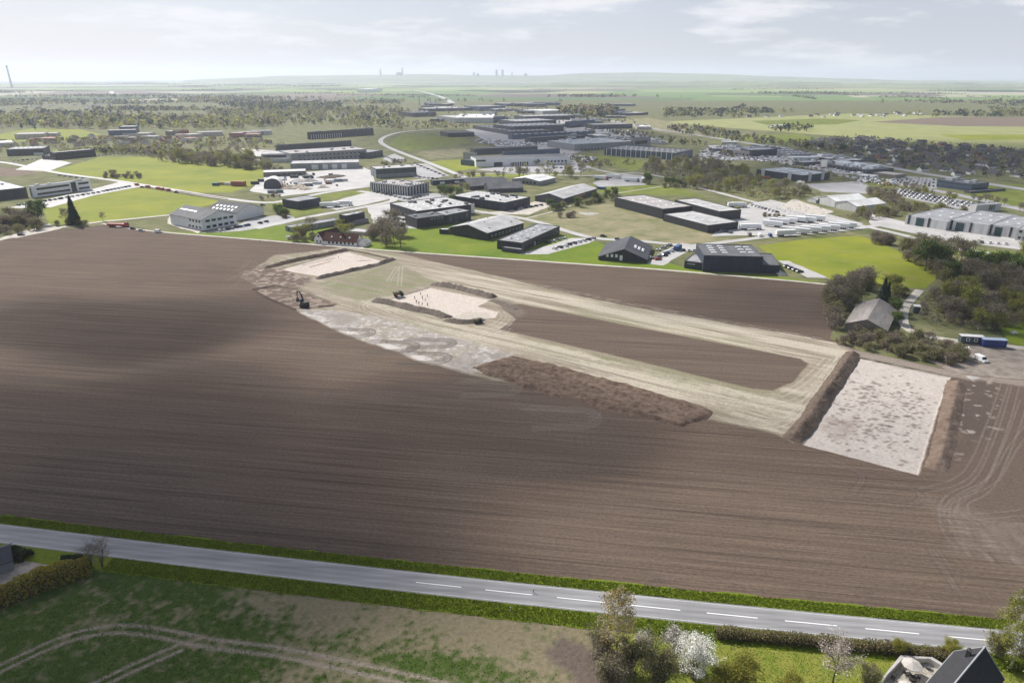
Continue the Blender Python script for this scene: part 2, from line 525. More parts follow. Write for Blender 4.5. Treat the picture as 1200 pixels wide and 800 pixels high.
# paved yards
for px, m, nm in [
    ([(292, 224), (312, 206), (345, 203), (425, 196), (436, 200), (440, 216), (412, 221), (330, 230)], M_CONC, 'paved_yard'),
    ([(376, 242), (404, 232), (432, 225), (462, 232), (428, 240), (394, 246)], M_CONC, 'paved_yard'),
    ([(430, 243), (458, 238), (474, 250), (490, 268), (440, 266)], M_CONC, 'paved_yard'),
    ([(236, 273), (276, 264), (300, 255), (336, 251), (350, 258), (330, 263), (282, 271)], M_YARD, 'car_park'),
    ([(608, 298), (670, 279), (702, 279), (690, 285), (642, 298)], M_CONC, 'car_park'),
    ([(758, 309), (776, 294), (800, 285), (828, 289), (800, 297), (778, 311)], M_CONC, 'car_park'),
    ([(862, 247), (878, 239), (904, 234), (975, 252), (1012, 262), (985, 272), (920, 275), (832, 277), (845, 268)], M_CONC, 'lorry_yard'),
    ([(911, 305.5), (924, 306), (973, 326), (945, 325)], M_CONC, 'paved_strip'),
    ([(1018, 250), (1060, 260), (1198, 281), (1198, 293), (1110, 282), (1020, 263)], M_CONC, 'paved_yard'),
    ([(702, 219), (694, 214), (735, 204), (760, 208), (756, 217)], M_YARD, 'car_park'),
    ([(283, 174), (330, 177), (314, 194), (302, 190)], M_CONC, 'paved_yard'),
    ([(8, 244), (108, 222), (145, 212), (170, 218), (110, 229), (60, 243)], M_CONC, 'car_park'),
    ([(18, 199), (50, 186), (70, 188), (84, 191), (56, 201)], M_CONC, 'paved_yard'),
    ([(484, 208), (484, 192), (500, 192), (526, 206), (505, 210)], M_YARD, 'car_park'),
    ([(448, 186), (462, 180), (478, 187), (462, 192)], M_YARD, 'car_park'),
    ([(556, 199), (600, 194), (668, 190), (692, 195), (680, 202), (600, 203)], M_YARD, 'paved_yard'),
    ([(450, 228), (505, 226), (548, 232), (540, 246), (478, 238)], M_YARD, 'car_park'),
    ([(560, 250), (592, 247), (640, 232), (660, 236), (620, 252)], M_GRAVEL, 'paved_yard'),
    ([(1034, 226), (1050, 220), (1175, 243), (1140, 249)], M_YARD, 'car_park'),
    ([(1036, 216), (1050, 206), (1098, 209), (1098, 221)], M_YARD, 'car_park'),
    ([(812, 186), (830, 173), (925, 180), (990, 195), (1040, 206), (985, 204), (900, 189)], M_YARD, 'car_park'),
    ([(982, 214), (940, 216), (965, 225), (1030, 228), (1010, 212)], M_YARD, 'paved_yard'),
    ([(912, 243), (930, 233), (945, 238), (978, 248), (960, 254)], M_GRAVEL, 'paved_yard'),
    ([(545, 152), (660, 140), (705, 150), (760, 156), (720, 168), (680, 178), (660, 184), (590, 176)], M_YARD, 'paved_yard'),
    ([(0, 279), (40, 268), (58, 262), (72, 268), (20, 279)], M_GRAVEL, 'gravel_patch'),
    ([(196, 262), (198, 254), (210, 252), (236, 270), (232, 274)], M_GRAVEL, 'gravel_patch'),
    ([(372, 287), (392, 284), (424, 288), (428, 292)], M_GRAVEL, 'gravel_patch'),
    ([(1080, 420), (1110, 398), (1150, 402), (1215, 410), (1300, 428), (1260, 452), (1180, 444), (1115, 436)], M_DIRT, 'gravel_patch'),
]:
    lay(nm, px, m)
# lawn behind the site cabins
lay('lawn', [(1165, 380), (1230, 375), (1260, 400), (1205, 408), (1180, 400)], M_LAWN)
# roads, tracks and paths beyond the field
for pts, wd, m, nm in [
    ([(-60, 184), (0, 190), (30, 195), (70, 203), (130, 211), (200, 222), (260, 232), (312, 237.5), (345, 233), (384, 225.5), (436, 218), (500, 210)], 7, M_CONC, 'road'),
    ([(300, 268), (332, 260.5), (375, 252), (433, 241.5), (462, 234), (440, 227), (420, 224)], 7, M_CONC, 'road'),
    ([(548, 246), (588, 252), (612, 256), (640, 263), (668, 272), (700, 279.5), (755, 283), (800, 287.5), (830, 286), (905, 277), (985, 270), (1030, 264)], 6, M_CONC, 'road'),
    ([(560, 257), (600, 258), (640, 250), (700, 232), (722, 227), (785, 217)], 1.8, M_GRAVEL, 'footpath'),
    ([(520, 151), (495, 152.5), (470, 155), (452, 160), (446, 166), (456, 173), (478, 182), (500, 190), (530, 202), (552, 211)], 8, M_CONC, 'road'),
    ([(552, 204), (600, 203.5), (690, 206), (745, 203), (780, 208)], 6, M_YARD, 'road'),
    ([(670, 188), (690, 196), (720, 203), (760, 207)], 6, M_YARD, 'road'),
    ([(811, 218), (850, 228), (880, 236), (910, 243), (960, 254), (1012, 265), (1060, 276), (1110, 290), (1190, 300)], 6, M_CONC, 'road'),
    ([(690, 137), (760, 150), (800, 156), (840, 162), (890, 170), (950, 180), (1010, 190), (1080, 203), (1200, 222), (1300, 238)], 14, M_YARD, 'highway'),
    ([(985, 205), (1020, 212), (1071, 219), (1130, 230), (1200, 246), (1290, 262)], 12, M_YARD, 'road'),
    ([(476, 105.5), (492, 107), (508, 111), (520, 115), (530, 121)], 28, M_CONC, 'highway'),
    ([(600, 131), (640, 128), (668, 133), (690, 137)], 16, M_CONC, 'road'),
    ([(130, 107), (134, 110), (150, 111)], 26, M_CONC, 'road'),
    ([(545, 160), (580, 161), (640, 170), (680, 178)], 7, M_YARD, 'road'),
    ([(-40, 292), (0, 281), (60, 268.5), (110, 261), (150, 257), (200, 252)], 5, M_GRAVEL, 'gravel_track'),
    ([(120, 262), (150, 267.5), (200, 273), (300, 281), (370, 287), (450, 293.5), (520, 298.5), (600, 304), (700, 311), (760, 315), (850, 322.5), (930, 329.5), (990, 336)], 2.6, M_GRAVEL, 'gravel_track'),
    ([(1078, 340), (1062, 358), (1058, 372), (1062, 384), (1078, 392), (1110, 398), (1150, 403), (1200, 408), (1280, 418)], 4, M_GRAVEL, 'gravel_track'),
]:
    Zs[0] += .002
    ribbon(nm, W2(pts), wd, Zs[0], m, step=6, wob=.12)
# ------------------------------------------------------------------ main road in front
def curve_of(pts):
    return smooth_line(W2(pts), 6)


upper = [(-160, 595), (0, 612.5), (150, 630), (300, 648), (500, 670), (700, 693), (900, 715), (1170, 738), (1350, 752)]
lower = [(-160, 617), (0, 636), (140, 652), (300, 672), (500, 697), (700, 722), (900, 740.5), (1100, 759), (1350, 780)]
U, Lw = W2(upper), W2(lower)
# centre line and width fitted in plan so the road keeps one width
ax = np.array([[p.x, p.y] for p in U]); bx_ = np.array([[p.x, p.y] for p in Lw])
XS = np.linspace(-150, 190, 60)
yu = np.polyval(np.polyfit(ax[:, 0], ax[:, 1], 2), XS); yl = np.polyval(np.polyfit(bx_[:, 0], bx_[:, 1], 2), XS)
CY = (yu + yl) / 2
ROADW = float(np.mean(yu - yl)) * math.cos(math.atan((CY[-1] - CY[0]) / (XS[-1] - XS[0])))
ROADC = [Vector((x, y)) for x, y in zip(XS, CY)]
M_ROAD = mat('worn_asphalt', (.225, .220, .222), rough=.62, var=.22, scale=.6, bump=.004, bscale=14, stretch=(.03, 1.0, 1), spec=.5)
ROAD_ANG = math.atan2(CY[-1] - CY[0], XS[-1] - XS[0])
road = ribbon('road', ROADC, ROADW, .10, M_ROAD, step=5)
ac = road.data.attributes.new('across', 'FLOAT', 'POINT')
ac.data.foreach_set('value', np.tile([1.0, -1.0], len(road.data.vertices) // 2).astype(np.float32))
n, l = nt(M_ROAD); bs = n['Principled BSDF']; src = bs.inputs['Base Color'].links[0].from_socket
aa = n.new('ShaderNodeAttribute'); aa.attribute_name = 'across'
m1 = n.new('ShaderNodeMath'); m1.operation = 'MULTIPLY'; m1.inputs[1].default_value = math.pi * 4; l.new(aa.outputs['Fac'], m1.inputs[0])
m2 = n.new('ShaderNodeMath'); m2.operation = 'COSINE'; l.new(m1.outputs['Value'], m2.inputs[0])
tcr = n.new('ShaderNodeTexCoord'); nr_ = n.new('ShaderNodeTexNoise'); nr_.inputs['Scale'].default_value = .09; nr_.inputs['Detail'].default_value = 5; l.new(tcr.outputs['Object'], nr_.inputs['Vector'])
m3 = n.new('ShaderNodeMath'); m3.operation = 'MULTIPLY_ADD'; m3.inputs[1].default_value = -.10; l.new(m2.outputs['Value'], m3.inputs[0])
m4 = n.new('ShaderNodeMapRange'); m4.inputs['From Min'].default_value = .3; m4.inputs['From Max'].default_value = .7; m4.inputs['To Min'].default_value = .86; m4.inputs['To Max'].default_value = 1.14; l.new(nr_.outputs['Fac'], m4.inputs['Value']); l.new(m4.outputs['Result'], m3.inputs[2])
m5 = n.new('ShaderNodeVectorMath'); m5.operation = 'SCALE'; l.new(src, m5.inputs[0]); l.new(m3.outputs['Value'], m5.inputs['Scale']); l.new(m5.outputs['Vector'], bs.inputs['Base Color'])


def offset_line(line, off):
    out = []
    for k, p in enumerate(line):
        t = (line[min(k + 1, len(line) - 1)] - line[max(k - 1, 0)]).normalized()
        out.append(p + Vector((-t.y, t.x)) * off)
    return out


def along(line, s):
    for k in range(len(line) - 1):
        d = (line[k + 1] - line[k]).length
        if s <= d:
            return line[k].lerp(line[k + 1], s / d), (line[k + 1] - line[k]).normalized()
        s -= d
    return line[-1], (line[-1] - line[-2]).normalized()


M_EDGE = mat('worn_road_paint', (.50, .50, .48), rough=.7, var=.25, scale=1.5)
for off in (ROADW / 2 - .45, -(ROADW / 2 - .45)):
    ribbon('edge_line', offset_line(ROADC, off), .13, .106, M_EDGE, parent=road, step=4)
s0 = 0.0
d0, d1 = W(487, 682.5).xy, W(573, 693).xy
PITCHM = 15.0
tot = sum((ROADC[k + 1] - ROADC[k]).length for k in range(59))
base_s = min(np.arange(0, tot, .25), key=lambda s: (along(ROADC, s)[0] - d0).length)
dash = None
for k in range(0, 16):
    s = base_s + k * PITCHM
    if not 0 < s < tot - 12: continue
    p, t = along(ROADC, s + 4.9)
    if dash is None:
        dash = mesh('centre_dash', [(-4.9, -.11, 0), (4.9, -.11, 0), (4.9, .11, 0), (-4.9, .11, 0)], [(0, 1, 2, 3)], M_WHITEPAINT)
    link('centre_dash', dash, parent=road, loc=(p.x, p.y, .107), rz=math.atan2(t.y, t.x))

# grass verges: a sheet with many small tufts standing on it
M_VERGE = mat('verge_turf', (.095, .14, .010), rough=.95, spec=.1, col2=(.17, .205, .02), scale=.8, bump=.1, bscale=4)
M_TUFT = mat('verge_grass', (.15, .20, .012), rough=.8, spec=.2, var=.3, scale=.5, island=.45, transl=.35)
M_TUFT_DRY = mat('dry_grass', (.30, .24, .11), rough=.9, spec=.1, var=.3, scale=.4, island=.4, transl=.2)


def tuft_field(name, sampler, n, h0, h1, m, seed, blade=.10):
    rs = np.random.RandomState(seed)
    P = sampler(rs, n); n = len(P)
    ang = rs.rand(n) * 6.283; hh = h0 + (h1 - h0) * rs.rand(n); w = blade * (0.6 + rs.rand(n))
    lean = (rs.rand(n, 2) - .5) * .5 * hh[:, None]
    V = np.zeros((n, 3, 3))
    V[:, 0, 0] = P[:, 0] + np.cos(ang) * w; V[:, 0, 1] = P[:, 1] + np.sin(ang) * w
    V[:, 1, 0] = P[:, 0] - np.cos(ang) * w; V[:, 1, 1] = P[:, 1] - np.sin(ang) * w
    V[:, 0, 2] = V[:, 1, 2] = P[:, 2] - .03
    V[:, 2, :2] = P[:, :2] + lean; V[:, 2, 2] = P[:, 2] + hh
    return np_mesh(name, V.reshape(-1, 3), np.arange(3 * n).reshape(-1, 3), m)


CURVE = np.polyfit(XS, CY, 4)
CA = math.cos(ROAD_ANG)


def road_y(x):
    return np.polyval(CURVE, x)


def strip_sampler(x0, x1, o0, o1, z=.06):
    def f(rs, n):
        x = x0 + (x1 - x0) * rs.rand(n)
        o = o0 + (o1 - o0) * rs.rand(n)
        return np.stack([x, road_y(x) + o / CA, np.full(n, z)], 1)
    return f


hw = ROADW / 2
ribbon('verge', offset_line(ROADC, hw + 1.55), 3.3, .07, M_VERGE, step=3, wob=.4)
ribbon('verge', offset_line(ROADC, -hw - 2.2), 4.6, .07, M_VERGE, step=5, wob=.3)
link('verge_grass', tuft_field('verge_grass', strip_sampler(-160, 140, hw + .15, hw + 3.0), 42000, .12, .42, M_TUFT, 5), kind='stuff', label='fresh green verge grass along the far side of the road')
link('roadside_grass', tuft_field('roadside_grass', strip_sampler(-89, 140, -hw - 4.3, -hw - .15), 45000, .12, .40, M_TUFT, 6), kind='stuff', label='fresh green verge grass along the near side of the road')

# ------------------------------------------------------------------ the ploughed field with the stripped construction site
def axis(lo, a, b, hi, fine, coarse):
    return np.concatenate([np.arange(lo, a, coarse), np.arange(a, b, fine), np.arange(b, hi + coarse, coarse)])


gx = axis(-470, -158, 190, 430, .42, 2.2)
gy = axis(100, 138, 402, 520, .42, 2.2)
X, Y = np.meshgrid(gx, gy)
X0, Y0 = X.copy(), Y.copy()
x, y = X.ravel(), Y.ravel()
n1, n2, n3 = fbm(x, y, 60, 1), fbm(x, y, 9, 2), fbm(x, y, 2.2, 3, 3)
ca, sa = math.cos(ROAD_ANG), math.sin(ROAD_ANG)
ua, va = x * ca + y * sa, -x * sa + y * ca
C = np.zeros((len(x), 3)); C[:] = (.116, .084, .063)
C *= (0.86 + .28 * n1 + .10 * (n2 - .5))[:, None]
FUR = np.ones(len(x)); Z = np.zeros(len(x))


def blend(mask, col, k=1.0):
    global C
    mm = (np.clip(mask, 0, 1) * k)[:, None]
    C = C * (1 - mm) + np.array(col) * mm


def inside(px, soft=1.5, noise=2.0, nn=None):
    sd = poly_sd(x, y, [tuple(p) for p in W2(px)])
    return np.clip(.5 - (sd + ((n2 if nn is None else nn) - .5) * 2 * noise) / soft, 0, 1)


def track(px, width, soft=.4, breakup=.6, world=False):
    L = smooth_line(px if world else W2(px), 5)
    D = np.full(X.shape, 1e3); mg = width / 2 + soft
    for a, b in zip(L[:-1], L[1:]):
        i0, i1 = np.searchsorted(gx, (min(a.x, b.x) - mg, max(a.x, b.x) + mg))
        j0, j1 = np.searchsorted(gy, (min(a.y, b.y) - mg, max(a.y, b.y) + mg))
        if i1 > i0 and j1 > j0:
            D[j0:j1, i0:i1] = np.minimum(D[j0:j1, i0:i1], seg_dist(X[j0:j1, i0:i1], Y[j0:j1, i0:i1], [(a.x, a.y), (b.x, b.y)]))
    d = D.ravel()
    return np.clip(.5 - (d - width / 2) / soft, 0, 1) * np.clip(1.3 - breakup * 2 * n3, 0, 1)


SA = math.atan2(*(W(985, 405).xy - W(480, 312).xy).yx)
us_, vs_ = x * math.cos(SA) + y * math.sin(SA), -x * math.sin(SA) + y * math.cos(SA)
st = fbm(us_ * .06, vs_ * 1.0, 2.4, 41, 4)          # streaks dragged along the direction the machines drove
st2 = fbm(us_ * .10, vs_ * 1.0, 1.1, 42, 3)
KH, CHALK, CREAM, GRN = (.265, .225, .168), (.45, .41, .37), (.43, .38, .30), (.165, .175, .085)
site = inside([(284, 324), (322, 299), (405, 290), (462, 296), (560, 318), (700, 352), (975, 401), (1003, 416), (930, 518), (905, 508), (836, 492), (700, 470), (552, 439), (490, 422), (446, 406), (388, 385), (345, 362)], 1.6, 1.5)
blend(site, KH, .95); FUR *= 1 - site * .85
blend(site * np.clip((n1 - .42) * 5, 0, 1), (.205, .190, .118), .6)
blend(site * np.clip((st - .5) * 6, 0, 1), (.40, .355, .285), .55)
blend(site * np.clip((.47 - st2) * 7, 0, 1), (.175, .145, .105), .5)
# greenish stubble between the plots and along the lower strip
for px in ([(372, 332), (462, 304), (512, 330), (440, 352), (420, 356)], [(600, 392), (760, 424), (905, 458), (870, 476), (740, 444), (610, 408)], [(470, 366), (520, 380), (560, 388), (520, 392), (470, 382)], [(640, 356), (760, 378), (900, 403), (880, 410), (740, 384), (640, 365)]):
    blend(inside(px, 6, 4) * np.clip(.5 + 2.2 * (st - .5) + .8 * (n2 - .5) + .5 * (st2 - .5), 0, 1), GRN, .85)
# chalky scraped ground
ch = inside([(345, 362), (400, 364), (452, 372), (520, 392), (604, 414), (552, 438), (490, 421), (446, 405), (388, 384)], 2, 2)
blend(ch * np.clip(.75 + 1.6 * (n2 - .5) + 2.4 * (n3 - .5), 0, 1), (.315, .283, .255))
blend(ch * np.clip((fbm(x, y, 1.5, 45, 2) - .58) * 9, 0, 1), (.47, .44, .41), .7)
blend(ch * np.clip((.40 - fbm(x, y, 3.5, 46, 3)) * 9, 0, 1), (.24, .21, .185), .7)
blend(inside([(352, 366), (385, 372), (424, 392), (500, 419), (552, 436), (490, 421), (446, 405), (388, 384)], 1.5, 1.5) * np.clip(1.4 + 5 * (n3 - .55), 0, 1), (.47, .435, .405))
blend(inside([(376, 368), (408, 366), (425, 372), (400, 384), (386, 380)], 3, 2) * n2 * 1.5, (.25, .22, .19), .8)
up = inside([(470, 310), (545, 320), (700, 352), (985, 402), (1002, 414), (980, 424), (940, 420), (760, 384), (610, 354), (540, 338), (500, 326)], 2.5, 2)
blend(up * np.clip(.55 + 2.6 * (st - .5) + .8 * (st2 - .5), 0, 1), CREAM, .9)
lo = inside([(420, 352), (470, 346), (456, 360), (520, 378), (590, 384), (620, 398), (760, 432), (900, 466), (985, 420), (1000, 430), (930, 512), (900, 505), (836, 476), (700, 444), (600, 414), (520, 392)], 2.5, 2)
blend(lo * np.clip(.5 + 2.4 * (st - .5) + 1.0 * (n3 - .5), 0, 1), CREAM, .85)
# the unstripped rectangle
rect = inside([(586, 386), (604, 374), (585, 357), (610, 356), (760, 386), (938, 420), (947, 426), (930, 448), (905, 457), (880, 455), (740, 421)], .8, .5)
blend(rect, (.116, .085, .065)); FUR = np.maximum(FUR, rect)
blend(inside([(575, 352), (596, 352), (618, 366), (596, 378), (604, 370)], 3, 2), (.165, .138, .112), .7)
# plots stripped to the pale subsoil: floors cut below the field
PLOTS = {'far': [(326, 316), (406, 294.5), (451, 306), (374, 323.5)], 'mid': [(457, 350), (504, 336.5), (575, 351), (560, 358.5), (584, 365), (580, 372), (542, 374), (527, 372), (512, 366)],
         'near': [(1003, 417.5), (1114, 441), (1100, 478), (1076, 556), (940, 520)]}
for k, px in PLOTS.items():
    sd = poly_sd(x, y, [tuple(p) for p in W2(px)])
    m = np.clip(.5 - (sd + (n3 - .5) * .5) / .5, 0, 1)
    base = (.50, .435, .38) if k != 'near' else (.44, .392, .352)
    blend(m, base); blend(m * np.clip((n1 + n2 - 1.0) * 3, 0, 1), tuple(c * .86 for c in base), .6)
    Z -= m * (.42 if k != 'near' else .5); FUR *= 1 - m
    if k == 'near':
        Z2, M2 = Z.reshape(X.shape), np.zeros(X.shape); rs = random.Random(77)
        PN = [tuple(p) for p in W2(px)]; a_, b_, c_, d_ = [Vector(PN[q]) for q in (0, 1, 3, 4)]
        for q in range(1250):
            u_, v_ = rs.random(), rs.random()
            dens = .04 + .75 * math.exp(-((u_ - .70) / .22) ** 2 - ((v_ - .45) / .20) ** 2) + .8 * math.exp(-((u_ - .35) / .3) ** 2 - ((v_ - .38) / .12) ** 2) + .8 * math.exp(-((u_ - .62) / .3) ** 2 - ((v_ - .80) / .10) ** 2) + .6 * math.exp(-((u_ - .22) / .14) ** 2 - ((v_ - .70) / .12) ** 2)
            if rs.random() > dens or not (.04 < u_ < .96 and .04 < v_ < .96): continue
            p = a_.lerp(b_, u_).lerp(d_.lerp(c_, u_), v_); r_ = rs.uniform(.18, .5) * (2.0 if rs.random() < .14 else 1)
            i0, i1 = np.searchsorted(gx, (p.x - 2 * r_, p.x + 2 * r_)); j0, j1 = np.searchsorted(gy, (p.y - 2 * r_, p.y + 2 * r_))
            dd = np.hypot((X[j0:j1, i0:i1] - p.x) / 1.5, Y[j0:j1, i0:i1] - p.y)
            M2[j0:j1, i0:i1] = np.maximum(M2[j0:j1, i0:i1], np.clip(1.4 - dd / r_, 0, 1))
        sp = M2.ravel()
        blend(m * np.clip(sp * (.5 + n3), 0, 1), (.13, .098, .078), .9)
        blend(m * np.clip((n3 - .5) * 2, 0, 1), (.40, .352, .315), .5)
        Z += m * sp * .12
        wet = inside([(965, 500), (975, 488), (1000, 492), (998, 508), (980, 515)], 5, 3)
        blend(wet * n3 * 1.3, (.26, .21, .18), .8)
    if k == 'mid':
        blend(inside([(530, 372), (548, 364), (572, 366), (575, 372), (545, 374)], 2, 2), (.40, .36, .30), .7)
    if k == 'far':
        for a in ([(364, 312), (388, 305)], [(356, 309.5), (392, 301.5)], [(420, 305), (434, 304)]):
            t = track(a, 1.6, .6, .5); blend(t, (.30, .20, .14), .9); Z -= t * .25
# rough clods at the upper left and the freshly opened strip
r1 = inside([(281, 320), (312, 309), (330, 316), (368, 326), (352, 336), (300, 337)], 3, 3)
blend(r1, (.135, .10, .08)); blend(r1 * np.clip((n3 - .56) * 9, 0, 1), (.33, .27, .22), .8)
Z += r1 * (fbm(x, y, 2.6, 21, 3) - .4) * .9; FUR *= 1 - r1
r2 = inside([(296, 339), (322, 334.5), (350, 338), (398, 356.5), (368, 361), (346, 362)], 1.2, 1)
blend(r2, (.145, .107, .084)); blend(r2 * np.clip((n3 - .54) * 8, 0, 1), (.30, .245, .20), .8)
Z += r2 * (-.75 + (fbm(x, y, 2.2, 22, 3) - .5) * .5); FUR *= 1 - r2
# wheel tracks
def pair(px, gauge, width, col, k, br=.5, world=False):
    L = smooth_line(px if world else W2(px), 4)
    for s in (-1, 1):
        t = track(offset_line(L, s * gauge / 2), width, .35, br, True)
        blend(t, col, k)


PALE, DRK = (.50, .455, .385), (.155, .13, .105)
for px in ([(372, 338), (410, 325), (445, 312)], [(466, 312), (520, 322), (620, 344), (700, 359), (850, 387), (985, 410)], [(474, 304), (540, 316), (640, 336), (760, 360), (870, 380), (965, 398)],
           [(430, 352), (424, 362), (470, 380), (560, 399), (700, 433), (850, 467), (930, 470), (975, 430), (990, 412)], [(460, 362), (520, 384), (600, 400), (720, 430), (880, 462), (930, 455), (970, 420)],
           [(440, 355), (500, 384), (600, 407), (720, 438), (860, 474), (930, 488), (985, 425)], [(470, 348), (445, 352), (430, 356), (434, 364), (500, 382), (560, 392), (600, 386)], [(540, 392), (572, 384), (590, 372), (586, 364)],
           [(560, 396), (590, 384), (600, 374)], [(880, 470), (925, 480), (955, 462)], [(860, 480), (915, 492), (945, 470), (985, 420)], [(840, 488), (900, 500), (930, 488)]):
    pair(px, 2.1, .6, PALE, .6, .8)
    pair(px, 1.0, .4, DRK, .35, .8)
for px in ([(350, 353), (385, 360), (430, 374)], [(455, 330), (466, 312)], [(470, 312), (468, 335)], [(404, 350), (430, 357), (500, 386)]):
    pair(px, 1.9, .45, PALE, .5)
# tight turning arcs left by the machines
for cx, cy, rr_, a0, a1 in [(424, 390, 5.6, -1.7, 1.9), (473, 406, 6.2, -1.9, 1.9), (511, 419.5, 5.8, -1.9, 1.7), (676, 489, 7.5, -1.9, 2.0), (590, 455, 6, -1.4, 1.4), (520, 402, 5, -1.6, 1.7)]:
    c = W(cx, cy).xy
    for dr, kk in ((0, .75), (-1.2, .55), (-2.4, .7), (-3.5, .4)):
        pts = [c + Vector((math.cos(t), math.sin(t))) * (rr_ + dr) for t in np.linspace(a0, a1, 16)]
        pts = [Vector((c.x - 14 - abs(dr), pts[-1].y + 1.5))] + pts[::-1] + [Vector((c.x - 14, pts[0].y - 1.5))]
        inner = cx < 560
        blend(track(pts, .95, .5, .1, True), (.085, .07, .058) if inner else (.165, .135, .112), kk * (1 if inner else .8))
# brown marks round the lower right plot
rg = inside([(1116, 444), (1190, 448), (1300, 470), (1280, 700), (1180, 640), (1110, 590), (1114, 556)], 5, 5)
blend(rg * (.5 + .6 * n2), (.105, .080, .066), .55); FUR *= 1 - rg * .9
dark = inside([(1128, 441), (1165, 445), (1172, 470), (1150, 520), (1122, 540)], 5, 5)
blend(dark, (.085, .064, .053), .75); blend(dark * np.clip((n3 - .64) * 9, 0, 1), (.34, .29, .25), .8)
for px in ([(1190, 452), (1176, 500), (1150, 560), (1118, 580), (1106, 600), (1125, 640), (1200, 660)], [(1230, 470), (1190, 520), (1165, 560), (1130, 580), (1112, 600), (1140, 625), (1230, 640)], [(1200, 470), (1182, 520), (1158, 570), (1128, 590), (1150, 612), (1230, 615)],
           [(1178, 448), (1160, 500), (1132, 556), (1080, 575)], [(1100, 600), (1140, 605), (1200, 600)]):
    pair(px, 2.0, .5, (.19, .155, .13), .6); pair(px, 1.1, .3, (.07, .055, .046), .6)
for px in ([(960, 540), (1030, 560), (1078, 578), (1060, 592), (990, 580)], [(968, 535), (1010, 556), (1000, 575)], [(1110, 660), (1090, 640), (1120, 690)]):
    pair(px, 1.8, .4, (.075, .058, .05), .6); pair(px, .9, .25, (.19, .155, .13), .45)
blend(inside([(1095, 590), (1135, 598), (1200, 620), (1200, 660), (1130, 640)], 6, 6) * n3 * 1.2, (.20, .165, .14), .6)
# path between the field and the thicket, muddy access at the right
pth = inside([(980, 402), (1004, 410), (1115, 434), (1180, 428), (1220, 418), (1300, 430), (1300, 452), (1200, 452), (1114, 441), (1004, 418)], 2, 2)
blend(pth * (.6 + .5 * n3), (.27, .225, .19), .8); FUR *= 1 - pth
for px in ([(1008, 414), (1060, 424), (1115, 436), (1150, 432), (1170, 422), (1190, 412)], [(1010, 417), (1070, 430), (1120, 439), (1180, 444), (1240, 450)], [(1115, 437), (1145, 430), (1160, 414)]):
    pair(px, 1.9, .45, (.38, .33, .285), .6); pair(px, .9, .3, (.14, .115, .095), .5)
# sprayed tramlines across the open field
for off in range(-4, 14):
    o = 170 + off * 24
    for s in (-.9, .9):
        d = np.abs(va - o - s + (n1 - .5) * 1.5)
        blend(np.clip(.5 - (d - .2) / .35, 0, 1) * FUR * np.clip(n2 * 1.6 - .3, 0, 1), (.080, .061, .051), .5)
for px in ([(262, 330), (280, 322), (300, 312), (296, 306)], [(266, 322), (284, 314), (292, 304)], [(272, 336), (286, 326)], [(600, 470), (640, 488), (690, 492), (700, 482)], [(545, 445), (562, 452), (590, 456)]):
    pair(px, 1.8, .5, (.185, .15, .125), .5)
Z += (n3 - .5) * .10
ffx = poly_sd(x, y, [tuple(p) for p in W2([(-330, 330), (-100, 300), (0, 282), (60, 269.5), (130, 262.5), (150, 267.5), (300, 281.3), (450, 294), (600, 304.5), (700, 311.5), (850, 323), (992, 336.5), (970, 396), (985, 402), (1005, 411), (1114, 434), (1180, 428), (1300, 430), (1500, 470)])
            ] + [(430, road_y(np.array([190.]))[0] - 20), (190, road_y(np.array([190.]))[0] + hw + 1.5)] + [(xx, road_y(np.array([xx]))[0] + hw + 1.5) for xx in range(180, -160, -10)] + [(-470, CY[0] + 60)])
ix = np.arange(len(x)).reshape(X.shape)
ok = (ffx < 1.0)
F4 = np.stack([ix[:-1, :-1].ravel(), ix[:-1, 1:].ravel(), ix[1:, 1:].ravel(), ix[1:, :-1].ravel()], 1)
F4 = F4[ok[F4].all(1)]
used = np.unique(F4); remap = np.full(len(x), -1); remap[used] = np.arange(len(used))
V = np.stack([x, y, Z], 1)[used]


